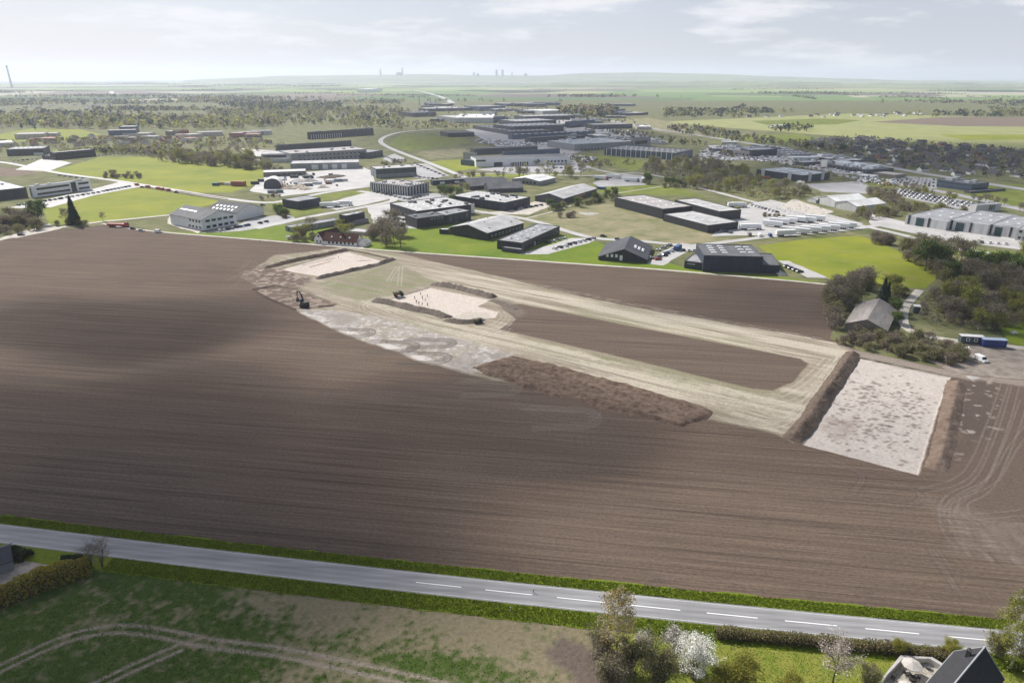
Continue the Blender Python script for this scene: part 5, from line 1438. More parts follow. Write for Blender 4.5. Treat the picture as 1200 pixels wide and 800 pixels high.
# far industrial estate
far = [
    ('wide blue-glass office block with pale mullions in the far estate', (708, 181.8), (790, 187.8), 174, (815, 175.4), 'blue', 'mid', [('pil', 'f', 0, 9, 0, 1, 14, .18), ('band', 'f', 1, 9, 0, 1, 14, .7, (M_GLASSB, None)), ('sky', 12, 3, 3, 2, .05, .95, .1, .95)]),
    ('broad grey warehouse behind the blue-glass office', (673, 177), (740, 173), 169.2, (735, 160), 'grey', 'steel', [('band', 'f', .5, 2, .1, .9, 14, .5), ('units', 9, 2, 5, M_DOME)]),
    ('grey box at the right end of the broad warehouse', (742, 173), (762, 171), 162, (760, 160), 'grey', 'mid', [('band', 'f', 4, 9, .1, .8, 1, 1)]),
    ('dark flat hall left of the broad grey warehouse', (590, 184), (656, 180), 178, (652, 174), 'blue', 'mid', []),
    ('dark hall with green roof edge behind the white loading hall', (556, 181.5), (630, 178), 174.5, (628, 170), 'dark', 'mid', []),
    ('white loading hall with row of dark dock doors', (558, 196), (668, 192.4), 186.4, (662, 180), 'white', 'mid', [('door', 'f', .2, 4.5, .38, .55, 7, .6, (M_FRAMED, None)), ('door', 'f', .2, 5, .18, .28, 1, .9, (M_FRAMED, None)), ('win', 'f', 3, 5, .74, .97, 6, .6, DK), ('band', 'f', 6.2, 8.2, 0, .1, 1, 1)]),
    ('tall grey box at the left end of the white loading hall', (543, 189), (556, 190.4), 178.5, (566, 180), 'grey', 'mid', []),
    ('dark blue glazed block before the loading hall', (540, 193.4), (557.5, 195), 187, (562, 185), 'blue', 'dark', [('band', 'f', 1, 3, 0, 1, 4, .8, (M_GLASSB, None))]),
    ('long dark hall with pale spotted roof in the estate middle', (600, 156.5), (663, 153.8), 148.4, (660, 142.8), 'dark', 'grey', [('sky', 10, 4, 5, 4, .03, .97, .1, .95), ('sign', 'f', .5, 8, .96, 1, 1, 1)]),
    ('dark block right of the spotted-roof hall', (663.5, 150), (697, 147.6), 142.6, (695, 140.6), 'blue', 'mid', []),
    ('low dark hall at the estate edge near the wood', (697, 151.6), (741, 150.4), 146.4, (738, 143.6), 'dark', 'grey', [('sky', 10, 1, 3, 4, .03, .97, .3, .8)]),
    ('far flat hall left of the pine clump', (616, 141.6), (674, 140), 136.6, (671, 133.4), 'dark', 'grey', [('sky', 9, 2, 5, 5, .03, .97, .1, .95)]),
    ('low wide dark hall with skylight row', (600, 163.6), (697, 159), 157.8, (692, 153), 'blue', 'mid', [('sky', 12, 2, 4, 4, .03, .97, .2, .9)]),
    ('brownish dark block in front of the skylight hall', (622, 167.6), (655, 165.4), 161.6, (652, 158.6), 'dark', 'mid', []),
    ('pale green-grey far hall at the estate left end', (533, 144.4), (578, 144.4), 138, (576, 133.6), 'pale', 'white', [('band', 'f', .5, 2, .05, .4, 5, .7), ('units', 8, 2, 6, M_UNIT)]),
    ('teal angled wing of the pale far hall', (512, 141.6), (533, 144.4), 135.6, (556, 134), 'grey', 'pale', []),
    ('dark cube right of the pale far hall', (579, 143.6), (592, 142.6), 137.4, (592, 135.6), 'blue', 'dark', []),
    ('dark sunken-court building beside the fallow patch', (525, 161), (556, 160), 156, (556, 152.6), 'black', 'mid', [('band', 'f', .5, 3, .1, .9, 4, .7)]),
    ('long dark hall running right from the pale far hall', (554, 151), (600, 159), 147, (636, 151), 'dark', 'mid', [('sky', 4, 8, 4, 4, .05, .95, .05, .95)]),
    ('farthest dark hall with white roof edge', (562, 130.4), (592, 129.4), 125, (590, 122.6), 'blue', 'grey', []),
    ('farthest low hall left with speckled roof', (500, 131), (560, 129.6), 127.4, (556, 125), 'dark', 'pale', [('units', 9, 3, 7, M_DOME)]),
    ('low flat hall behind the teal wing', (484, 137.4), (511, 136.4), 132.4, (510, 129.6), 'dark', 'mid', [('units', 4, 3, 6, M_DOME)]),
    ('flat hall between the long halls of the estate', (606, 149), (652, 147), 142.4, (648, 138), 'dark', 'grey', [('sky', 8, 3, 5, 4, .03, .97, .1, .95)]),
    ('pale low hall behind the estate near the highway', (636, 133.6), (664, 132.6), 130, (662, 127), 'pale', 'white', []),
    ('dark blue hall above the big car park', (880, 183.6), (910, 182), 176, (906, 172.4), 'navy', 'grey', [('sky', 7, 1, 4, 4, .05, .95, .3, .8)]),
    ('pale hall left of the dark blue hall', (846, 181), (879.5, 183.4), 175, (880, 171.6), 'beige', 'grey', [('band', 'f', .5, 3, .3, .95, 5, .4), ('units', 7, 2, 5, M_UNIT)]),
    ('small teal-roofed hall behind the pillared hall', (942, 195), (961, 193.6), 190.4, (959, 187), 'dark', 'steel', []),
    ('white corner tower block behind the pillared hall', (961.5, 195.4), (968.5, 196.8), 187, (972, 187.6), 'pale', 'pale', []),
    ('long dark building with rooftop clutter right of the corner tower', (969, 197), (1016, 204), 192.4, (1054, 198), 'dark', 'mid', [('units', 24, 3, 6, M_DOME), ('band', 'f', .5, 3, .05, .95, 9, .7)]),
    ('reddish-brown low building at the end of the cluttered roof', (1023, 206.4), (1048, 209.6), 202, (1058, 203), 'brown', 'rose', []),
    ('white low shop under the cluttered roof building', (1004, 207.6), (1024, 209.4), 205, (1028, 205), 'white', 'white', []),
    ('farm hall with pale roof on the far right meadow', (911, 151), (929, 150.6), 147.2, (929, 145.6), 'pale', 'pale', []),
    ('blue hall with stacked roofs beyond the left meadow', (141, 157.4), (160, 157), 148.6, (159, 147), 'blue', 'pale', []),
    ('long purple-grey hall before the stacked blue hall', (128, 160.6), (160.5, 159.6), 153, (158, 151), 'blue', 'rose', []),
    ('red-brown hall beyond the left meadow trees', (203, 158.6), (222, 158), 153, (220, 151.6), 'red', 'tile', []),
    ('pale row of flat roofs among the left trees', (18, 163.6), (52, 162.6), 157.6, (50, 154.6), 'beige', 'rose', []),
    ('low pale hall behind the grey hall on the left', (-10, 173), (18, 171.6), 168, (18, 164), 'pale', 'white', []),
    ('white far hall standing alone on distant fields', (418, 108.4), (432, 108.4), 104.6, (432, 103.2), 'white', 'white', []),
]
for lab, A, B, top, Cc, wl_, rf_, fts in far:
    bd(lab, A, B, top, Cc, wall=wl_, roof=rf_, feats=fts)
yr = random.Random(21)
for k in range(16):
    A_ = (yr.uniform(-10, 300), 0); A_ = (A_[0], 166 - A_[0] * .012 + yr.uniform(-5, 3)); wpx = yr.uniform(12, 30)
    bd('low pinkish-roofed shed among the trees beyond the left meadow', A_, (A_[0] + wpx, A_[1] - yr.uniform(-.5, 1)), A_[1] - yr.uniform(3.4, 5.2), depth=yr.uniform(16, 34), wall=yr.choice(['beige', 'brown', 'pale', 'red']), roof=yr.choice(['rose', 'rose', 'orange']))['group'] = 'pinkish sheds beyond the left meadow'
bA, bB = PXY((140.6, 271.2, 0)), PXY((153.6, 262.4, 0))
bd('old barn with corrugated fibre roof inside the thicket', bA, bB, PXY((140.6, 271.2, 3))[1], depth=34, wall='brown', roof='fibre', gable='x', ridge=3.3, name='barn', cat='barn')
# low halls deep in the estate, too small to tell apart
xr = random.Random(12)
for k in range(62):
    A_ = ((xr.uniform(490, 735), xr.uniform(123, 147)) if k % 3 else (xr.uniform(640, 760), xr.uniform(150, 170))) if k < 46 else (xr.uniform(815, 1000), xr.uniform(168, 190))
    if k >= 46: A_ = (A_[0], 168 + (A_[0] - 815) * .11 + xr.uniform(-3, 9))
    wpx = xr.uniform(12, 34)
    hx = xr.uniform(2.0, 3.6)
    bd('low flat hall deep in the far estate' if k < 46 else 'low flat shed beside the far right car lots', A_, (A_[0] + wpx, A_[1] - xr.uniform(-1, 1.4)), A_[1] - hx, depth=xr.uniform(18, 60), wall=xr.choice(['dark', 'grey', 'blue', 'pale', 'black', 'beige']), roof=xr.choice(['grey', 'pale', 'mid', 'white', 'mid']), feats=[('sky', xr.randint(3, 7), 2, 4, 4, .05, .95, .1, .95)] if k % 2 else [('units', 5, 2, 5, M_UNIT)])['group'] = 'low halls deep in the estate' if k < 46 else 'low sheds beside the far right car lots'

# ------------------------------------------------------------------ house and terrace in the lower right corner
hd = Vector((-.79, -.613)).normalized(); hn = Vector((-hd.y, hd.x))     # along the ridge towards the camera; hn to the right-hand side... sign fixed below
if hn.x < 0: hn = -hn
hc = Vector((82.7, 92.1)); HL, HWD, HE, HR = 15.0, 3.75, 2.9, 6.9
house = link('house', None, loc=(hc.x, hc.y, 0), rz=math.atan2(hd.y, hd.x), label='house with steep dark slate roof beside the walled terrace', cat='house')
# local x runs along the ridge towards the camera, local +y to the left of that direction
b = MB()
for yy in (1, -1):
    b.quad((0.35, yy * (HWD - .4), -.2), (HL, yy * (HWD - .4), -.2), (HL, yy * (HWD - .4), HE), (0.35, yy * (HWD - .4), HE))
for xx in (.35, HL):
    b.quad((xx, -HWD + .4, -.2), (xx, HWD - .4, -.2), (xx, HWD - .4, HE), (xx, 0, HR - .35), (xx, -HWD + .4, HE))
link('wall', b.mesh('wall', WM['plaster']), parent=house)
M_SLATE2 = mat('slate_courses', (.036, .036, .039), rough=.7, var=.22, scale=1.4, stretch=(.6, 2.2, 2.2), bump=.03, bscale=6, spec=.2)
roofs = []
for s in (1, -1):
    rb = MB(); n = 22
    for k in range(n):      # overlapping courses of slate
        t0, t1 = k / n, (k + 1) / n + .012
        y0, z0, y1, z1 = s * (HWD + .25) * (1 - t0), HE - .2 + (HR - HE + .2) * t0, s * (HWD + .25) * (1 - t1), HE - .2 + (HR - HE + .2) * t1
        lift = .045
        P = [(-.25, y0, z0 + lift), (HL, y0, z0 + lift), (HL, y1, z1), (-.25, y1, z1)]
        rb.quad(*(P if s < 0 else P[::-1])); Q = [(-.25, y0, z0 - .02), (HL, y0, z0 - .02), (HL, y0, z0 + lift), (-.25, y0, z0 + lift)]
        rb.quad(*(Q if s < 0 else Q[::-1]))
    roofs.append(link('roof', rb.mesh('roof', M_SLATE2), parent=house))
b = MB()
b.tube([(-.32, 0, HR + .05), (HL, 0, HR + .05)], .14, 8)
for s in (1, -1):
    b.tube([(-.28, s * (HWD + .27), HE - .18), (-.28, 0, HR + .03)], .07, 5)
link('ridge_cap', b.mesh('ridge_cap', M_UNIT), parent=house)
b = MB()
sgn = 1 if (Matrix.Rotation(math.atan2(hd.y, hd.x), 2) @ Vector((0, 1))).x < 0 else -1
cy_, cz_ = sgn * 1.35, HR - 1.35 * (HR - HE) / HWD
b.box(2.3, 2.95, cy_ - .33, cy_ + .33, cz_ - .5, cz_ + 1.35); b.box(2.22, 3.03, cy_ - .41, cy_ + .41, cz_ + 1.35, cz_ + 1.5)
b.cyl((2.62, cy_, cz_ + 1.68), .14, (0, 0, 1), .4, 8)
link('chimney', b.mesh('chimney', mat('chimney_brick', (.07, .065, .06), rough=.9, var=.3, scale=3)), parent=house)
b = MB(); yg = sgn * (HWD + .34)
b.tube([(-.2, yg, HE - .3), (HL, yg, HE - .3)], .08, 6)
link('gutter', b.mesh('gutter', M_UNIT), parent=house)

tz = 1.25
TP = [W(1030, 803, tz).xy, W(1035, 792, tz).xy, W(1055.5, 767, tz).xy, W(1093, 769.5, tz).xy, W(1106, 779, tz).xy]
TP[-1] = TP[-1] + Vector((.8, -.6))
terr = link('terrace_wall', None, loc=(TP[2].x, TP[2].y, 0), label='pale rendered parapet wall round the garden terrace', cat='garden wall')
Lp = TP; b = MB(); o0 = TP[2]
inner = []
cen = sum(Lp, Vector((0, 0))) / len(Lp)
for p in Lp:
    inner.append(p + (cen - p).normalized() * .75)
for k in range(len(Lp) - 1):
    p, q, r_, s_ = Lp[k] - o0, Lp[k + 1] - o0, inner[k + 1] - o0, inner[k] - o0
    b.quad((*s_, tz), (*r_, tz), (*q, tz), (*p, tz)); b.quad((*p, -.1), (*q, -.1), (*q, tz), (*p, tz)); b.quad((*r_, -.1), (*s_, -.1), (*s_, tz), (*r_, tz))
for k in (0, len(Lp) - 1):
    p, s_ = Lp[k] - o0, inner[k] - o0
    b.quad((*p, -.1), (*s_, -.1), (*s_, tz), (*p, tz))
link('coping', b.mesh('coping', mat('terrace_render', (.40, .375, .36), rough=.85, var=.18, scale=1.2)), parent=terr)
sheet('terrace_paving', [(1028, 815), (1035, 797), (1056, 773), (1092, 775), (1112, 785), (1095, 815)], .07, mat('terrace_stone', (.36, .325, .28), rough=.85, var=.15, scale=1.5), wob=0)


def lathe(mb, prof, n=10, c=(0, 0, 0), m=0):
    k = len(mb.v)
    for r_, z in prof:
        for s in range(n):
            a = 2 * math.pi * s / n
            mb.v.append((c[0] + r_ * math.cos(a), c[1] + r_ * math.sin(a), c[2] + z))
    for j in range(len(prof) - 1):
        for s in range(n):
            mb.f.append((k + j * n + s, k + j * n + (s + 1) % n, k + (j + 1) * n + (s + 1) % n, k + (j + 1) * n + s)); mb.i.append(m)


M_CANVAS = mat('cream_canvas', (.52, .48, .44), rough=.85, var=.05, scale=2, transl=.2)
M_DARKWOOD = mat('dark_wicker', (.035, .03, .028), rough=.7, var=.3, scale=6)


def parasol(loc, label, r=1.7):
    o = link('parasol', None, loc=loc, label=label, cat='parasol', rz=.35)
    b = MB(); n = 8
    ring = [(r * math.cos(2 * math.pi * k / n), r * math.sin(2 * math.pi * k / n), 2.15) for k in range(n)]
    for k in range(n):
        b.quad(ring[k], ring[(k + 1) % n], (0, 0, 2.75)); p, q = ring[k], ring[(k + 1) % n]
        b.quad((p[0], p[1], 1.98), (q[0], q[1], 1.98), q, p)
    link('canopy', b.mesh('canopy', M_CANVAS), parent=o)
    b = MB(); b.tube([(0, 0, .05), (0, 0, 2.8)], .035, 6); link('pole', b.mesh('pole', M_FRAMED), parent=o)
    b = MB(); lathe(b, [(.35, 0), (.35, .08), (.06, .14), (.04, .3)], 10); link('base', b.mesh('base', M_FRAMED), parent=o)
    b = MB()
    for k in range(n):
        b.tube([(0, 0, 2.7), (ring[k][0], ring[k][1], 2.12)], .015, 3)
    link('ribs', b.mesh('ribs', M_FRAMED), parent=o)


parasol((*W(1069, 777, 2.4).xy, .07), 'cream octagonal parasol open over the terrace')
parasol((*W(1063, 803, 2.4).xy, .07), 'second cream parasol at the lower edge of the terrace', 1.4)


def garden_chair(loc, rz, label):
    o = link('garden_chair', None, loc=loc, rz=rz, label=label, cat='chair', group='dark chairs on the terrace')
    b = MB(); b.box(-.28, .28, -.28, .28, .38, .46); link('seat', b.mesh('seat', M_DARKWOOD), parent=o)
    b = MB(); b.box(-.28, .28, .22, .29, .46, .95); link('backrest', b.mesh('backrest', M_DARKWOOD), parent=o)
    for sx in (-.25, .25):
        b = MB(); b.box(sx - .03, sx + .03, -.26, .26, .6, .66); link('armrest', b.mesh('armrest', M_DARKWOOD), parent=o)
        for sy in (-.25, .25):
            b = MB(); b.box(sx - .025, sx + .025, sy - .025, sy + .025, 0, .6); link('leg', b.mesh('leg', M_DARKWOOD), parent=o)


for k, (px, rz, lab) in enumerate([((1046, 796), .6, 'dark terrace chair nearest the left wall'), ((1060, 790), 2.2, 'dark terrace chair at the parasol side of the table'), ((1064, 794), 1.2, 'dark terrace chair in the middle of the terrace'), ((1076, 796), 4, 'dark terrace chair on the house side'), ((1070, 801), 5.2, 'dark terrace chair at the lower terrace edge')]):
    garden_chair((*W(*px).xy, .07), rz, lab)
b = MB(); lathe(b, [(.0, .72), (.75, .72), (.75, .67), (.08, .66), (.06, .04), (.35, .0)], 14)
tb = link('garden_table', None, loc=(*W(1068, 797).xy, .07), label='dark round table in the middle of the terrace', cat='table')
link('table_top', b.mesh('table_top', M_DARKWOOD), parent=tb)
b = MB(); lathe(b, [(.0, .3), (.4, .34), (.45, .55), (.38, .55), (.36, .4), (0, .4)], 14); lathe(b, [(.42, 0), (.45, .55)], 14)
fb = link('fire_bowl', None, loc=(*W(1087, 783).xy, .07), label='round dark fire bowl on the terrace paving', cat='fire bowl')
link('bowl', b.mesh('bowl', M_UNITD), parent=fb)
# dark roof at the left edge
hl = link('house', None, loc=(*W(-14, 668).xy, 0), rz=.62, label='dark blue-grey roofed house at the left edge', cat='house')
b = MB(); b.box(-9, 4.6, -3.2, 3.2, -.2, 2.9); link('wall', b.mesh('wall', WM['grey']), parent=hl)
for s in (-1, 1):
    b = MB(); P = [(-9.4, s * 3.8, 2.75), (5, s * 3.8, 2.75), (5, 0, 4.6), (-9.4, 0, 4.6)]; b.quad(*(P if s < 0 else P[::-1])); P = [(-9.4, s * 3.8, 2.55), (5, s * 3.8, 2.55), (5, s * 3.8, 2.75), (-9.4, s * 3.8, 2.75)]; b.quad(*P)
    b.quad((5, s * 3.8, 2.55), (5, 0, 4.4), (5, 0, 4.6), (5, s * 3.8, 2.75))
    link('roof', b.mesh('roof', mat('bluegrey_roof', (.03, .035, .045), rough=.5, var=.15, scale=1)), parent=hl)
# roadside posts and the street lamp
M_POST = mat('post_white', (.7, .7, .68), rough=.5, var=.05)
for px, lab in [((598, 716), 'white marker post on the near verge below the dashes'), ((625, 694), 'slim marker post on the far road edge')]:
    o = link('marker_post', None, loc=W(*px), label=lab, cat='marker post')
    b = MB(); b.box(-.06, .06, -.06, .06, 0, .75); link('post', b.mesh('post', M_POST if px[0] < 600 else M_UNITD), parent=o)
    b = MB(); b.box(-.062, .062, -.062, .062, .75, .95); link('reflector_band', b.mesh('reflector_band', M_FRAMED), parent=o)
    b = MB(); b.box(-.06, .06, -.06, .06, .95, 1.1); link('cap', b.mesh('cap', M_POST), parent=o)
o = link('street_lamp', None, loc=W(1183, 746), label='street lamp with white head above the willow', cat='street lamp')
b = MB(); b.tube([(0, 0, 0), (0, 0, 6), (0, 0, 9.6), (.5, .2, 10.1), (1.1, .4, 10.2)], [.1, .08, .06, .05, .04], 6); link('pole', b.mesh('pole', M_UNIT), parent=o)
b = MB(); b.box(.9, 1.9, .3, .62, 10.12, 10.32); link('lamp_head', b.mesh('lamp_head', M_FRAMEW), parent=o)

# ------------------------------------------------------------------ vehicles
PAINT = {k: mat('paint_' + k, c, rough=.28, var=.03, spec=.6) for k, c in {'white': (.74, .74, .73), 'silver': (.42, .43, .44), 'black': (.018, .018, .02), 'grey': (.13, .135, .14), 'blue': (.03, .07, .18), 'red': (.36, .03, .025), 'green': (.03, .07, .05)}.items()}
M_TYRE = mat('tyre_rubber', (.02, .02, .02), rough=.9, var=.2)


def loft_box(mb, secs, m=0):
    """secs: list of (x, half width, z0, z1); joins rectangular sections along x"""
    k = len(mb.v)
    for x_, w_, z0, z1 in secs:
        mb.v += [(x_, -w_, z0), (x_, w_, z0), (x_, w_ * .94, z1), (x_, -w_ * .94, z1)]
    for j in range(len(secs) - 1):
        for s in range(4):
            a_, b_ = k + j * 4 + s, k + j * 4 + (s + 1) % 4
            mb.f.append((a_, a_ + 4, b_ + 4, b_)); mb.i.append(m)
    mb.f.append((k, k + 1, k + 2, k + 3)); mb.i.append(m); e = k + (len(secs) - 1) * 4
    mb.f.append((e + 3, e + 2, e + 1, e)); mb.i.append(m)


def car_meshes(kind):
    body = MB(); cab = MB()
    if kind == 'car':
        loft_box(body, [(-2.15, .78, .35, .75), (-2.0, .86, .22, .92), (-.9, .9, .2, .96), (.8, .9, .2, .94), (1.9, .86, .22, .80), (2.2, .74, .35, .62)])
        loft_box(cab, [(-1.95, .74, .90, .98), (-1.45, .76, .92, 1.40), (.05, .76, .92, 1.44), (.95, .76, .92, .96)], 0)
        rf = MB(); loft_box(rf, [(-1.42, .70, 1.39, 1.45), (.02, .70, 1.43, 1.49)])
    else:
        loft_box(body, [(-2.6, .92, .35, 1.9), (-2.5, .98, .25, 2.0), (.9, .98, .25, 2.05), (1.3, .97, .25, 1.1), (2.2, .94, .28, 1.02), (2.45, .84, .4, .75)])
        loft_box(cab, [(.88, .93, 1.05, 1.98), (1.62, .88, 1.02, 1.08)], 0)
        rf = MB(); loft_box(rf, [(-2.48, .9, 1.99, 2.04), (.85, .9, 2.04, 2.09)])
    wh = MB(); wh.cyl((0, 0, 0), .33, (0, 1, 0), .22, 10)
    return body, cab, rf, wh


CM = {}
for kd in ('car', 'van'):
    bo, ca_, rf, wh = car_meshes(kd)
    CM[kd] = ({k: bo.mesh('body', p) for k, p in PAINT.items()}, ca_.mesh('windows', M_GLASS), {k: rf.mesh('roof', p) for k, p in PAINT.items()}, wh.mesh('wheel', M_TYRE))
    one = {}
    for k, p in PAINT.items():
        b = MB()
        for src, mi in ((bo, 0), (ca_, 1), (rf, 0)):
            kk = len(b.v); b.v += src.v; b.f += [tuple(kk + q for q in f) for f in src.f]; b.i += [mi] * len(src.f)
        for sx in (-1.35, 1.35):
            for sy in (-.8, .8): b.cyl((sx, sy, .33), .33, (0, 1, 0), .22, 8, 2)
        one[k] = b.mesh('parked_car', [p, M_GLASS, M_TYRE])
    CM[kd + '1'] = one


def car(loc, rz, colour, label, kind='car', group=None, parts=True):
    nm = 'parked_car' if kind == 'car' else 'van'
    if not parts:
        return link(nm, CM[kind + '1'][colour], loc=loc, rz=rz, label=label, cat=kind, group=group)
    o = link(nm, None, loc=loc, rz=rz, label=label, cat=kind, group=group)
    bo, ca_, rf, wh = CM[kind]
    link('body', bo[colour], parent=o); link('windows', ca_, parent=o); link('roof', rf[colour], parent=o)
    for sx in (-1.35, 1.35):
        for sy in (-.8, .8): link('wheel', wh, parent=o, loc=(sx, sy, .33))
    return o


CW = {'white': 'white', 'silver': 'silver', 'black': 'black', 'grey': 'dark grey', 'blue': 'blue', 'red': 'red', 'green': 'dark green'}
PAL = ['white', 'silver', 'white', 'grey', 'black', 'white', 'silver', 'white', 'silver', 'black', 'blue', 'white']


def row(p0, p1, n, where, turn=math.pi / 2, pal=PAL, parts=True, z=.1):
    a, c = W(*p0).xy, W(*p1).xy
    ang = math.atan2((c - a).y, (c - a).x)
    for k in range(n):
        p = a.lerp(c, k / max(1, n - 1)); col = rng.choice(pal)
        lab = f'{CW[col]} car, {ORD[k]} in the row {where}' if n > 2 else f'{CW[col]} car parked {where}' + (', left one' if k == 0 else ', right one') * (n == 2)
        car((p.x, p.y, z), ang + turn + rng.uniform(-.05, .05), col, lab, group='cars parked ' + where, parts=parts)


row((22, 241), (70, 233.5), 9, 'before the warehouse and white office')
row((72, 233), (115, 226), 8, 'along the white office')
row((121, 224.6), (151, 219), 8, 'right of the white office')
row((257, 271), (272, 268.4), 4, 'before the white gabled office')
row((277, 267), (291, 264.4), 5, 'under the white gable')
row((305, 262), (312, 260.4), 2, 'beside the white gabled hall')
row((650, 292), (663, 289), 3, 'at the lower end of the black flat hall')
row((667, 287), (695, 280), 6, 'on the strip right of the black flat hall')
row((642, 285), (661, 280), 4, 'under the windows of the black flat hall')
row((767, 304), (795, 291), 7, 'right of the black gabled shed', pal=['blue', 'grey', 'blue', 'white', 'black'])
row((772, 294), (784, 288), 3, 'behind the black gabled shed', pal=['white', 'silver'])
row((801, 294), (818, 294), 4, 'behind the navy box hall', pal=['white', 'silver', 'black'])
row((438, 225), (474, 233), 8, 'before the pilaster office')
row((479, 234), (500, 229), 6, 'right of the pilaster office', pal=['black', 'grey', 'silver'])
row((468, 257), (484, 260), 4, 'on the pale yard of the stepped hall', pal=['silver', 'white', 'grey'])
row((486, 192), (520, 206), 9, 'along the curved road car park', parts=False)
row((492, 208), (512, 210), 5, 'below the dark green hall', parts=False)
row((450, 183), (466, 190), 6, 'behind the windowed warehouse end', parts=False)
row((922, 313), (937, 319), 4, 'on the pale triangle by the navy hall', pal=['black', 'grey', 'black'])
row((1113, 282), (1132, 284.4), 5, 'before the stepped grey workshops', pal=['black', 'grey', 'blue'])
row((1141, 284), (1178, 286.4), 5, 'right of the dark cars by the workshops', pal=['white', 'black', 'silver'])
row((16, 189), (48, 186), 7, 'near the grey hall at the far left', parts=False)
row((116, 182.4), (147, 180), 8, 'right of the black office', parts=False)
row((852, 238), (872, 240), 4, 'behind the rear black hall', pal=['silver', 'white', 'blue'])
row((882, 241), (910, 249), 8, 'along the lorry yard hedge', pal=['white', 'silver', 'white', 'black'])
row((835, 270), (856, 273), 5, 'under the front black hall', pal=['black', 'silver', 'grey'])
row((517, 257), (534, 261), 3, 'between the stepped hall and black gabled hall', pal=['black', 'grey'])
row((526, 237), (552, 239), 6, 'between the stepped hall and the complex', pal=['black', 'silver', 'grey'])
row((604, 246), (634, 241), 6, 'along the gravel yard of the complex', pal=['black', 'white', 'grey'])
row((70, 206), (96, 209), 5, 'along the meadow road', pal=['silver', 'white', 'grey'])
row((545, 182), (556, 183), 3, 'by the tall grey box', parts=False, pal=['black', 'white'])
row((642, 196), (690, 200), 10, 'right of the white loading hall', parts=False, pal=['white', 'silver', 'white', 'grey'])
for px, col, lab, rz in [((25, 276), 'black', 'lone black car on the gravel track at the left', .25), ((608, 278), 'black', 'black car driving on the pale road above the lawn', -.3), ((707, 277.4), 'black', 'left dark car on the road under the fallow field', -.25), ((724, 281), 'grey', 'right dark car on the road under the fallow field', -.25), ((779, 300), 'black', 'black car crossing the shed car park', .5), ((454, 251), 'black', 'single black car on the empty pale yard', .1),
                       ((771, 304.6), 'red', 'red car beside the black shed gable', .2), ((762, 303), 'white', 'white car at the black shed corner', .8), ((167, 220), 'black', 'black car on the meadow road left', -.1), ((207, 226), 'black', 'black car on the meadow road right', -.15), ((308, 241), 'black', 'black car at the road bend by the hedge', .2), ((800, 218), 'white', 'white car near the small path head', 0)]:
    car((*W(*px).xy, .12), rz, col, lab, parts=True)
car((*W(186, 272.6).xy, .1), -.2, 'white', 'white van on the field-edge track left of the gabled office', 'van')
car((*W(1149.5, 423).xy, .1), 1.75 + math.pi, 'white', 'white van parked on the gravel below the site cabins', 'van')
car((*W(147, 265.5).xy, .1), -.3, 'white', 'white van beside the red lorry at the field corner', 'van')
car((*W(156, 268.5).xy, .1), -.4, 'black', 'dark car behind the white van at the field corner', 'car')
car((*W(166, 271).xy, .1), -.3, 'silver', 'silver car at the field corner', 'car')
car((*W(800, 206).xy, .1), .4, 'grey', 'dark car on the grey car park by the wood', 'car')


def lot(poly, nrow, ncol, where, pal, keep=.85):
    """densely packed car park: rows between two opposite edges of a measured quadrilateral"""
    a, b_, c, d = [W(*p).xy for p in poly]
    grp = 'cars parked ' + where
    for i in range(nrow):
        for j in range(ncol):
            if rng.random() > keep: continue
            p = a.lerp(b_, (j + .5) / ncol).lerp(d.lerp(c, (j + .5) / ncol), (i + .5) / nrow)
            ang = math.atan2((b_ - a).y, (b_ - a).x); col = rng.choice(pal)
            car((p.x, p.y, .12), ang + math.pi / 2 + rng.uniform(-.06, .06), col, f'{CW[col]} car, {ORD[j]} in {ORD[i]} row {where}', group=grp, parts=False)


lot([(1048, 229), (1140, 246), (1150, 239), (1056, 221.6)], 4, 18, 'of the packed lot below glass office', ['white', 'white', 'silver', 'white', 'grey'])
lot([(1040, 217), (1096, 220), (1096, 210), (1050, 207)], 5, 11, 'of the lot left of glass office', ['white', 'silver', 'black', 'white', 'grey'])
lot([(818, 186), (905, 189), (900, 184.5), (822, 178.6)], 3, 15, 'of the far lot by blue-glass office', ['white', 'silver', 'grey', 'black'])
lot([(912, 186), (960, 193), (990, 194), (920, 180.5)], 3, 9, 'of the far lot behind pillared hall', ['white', 'silver', 'grey', 'black'])

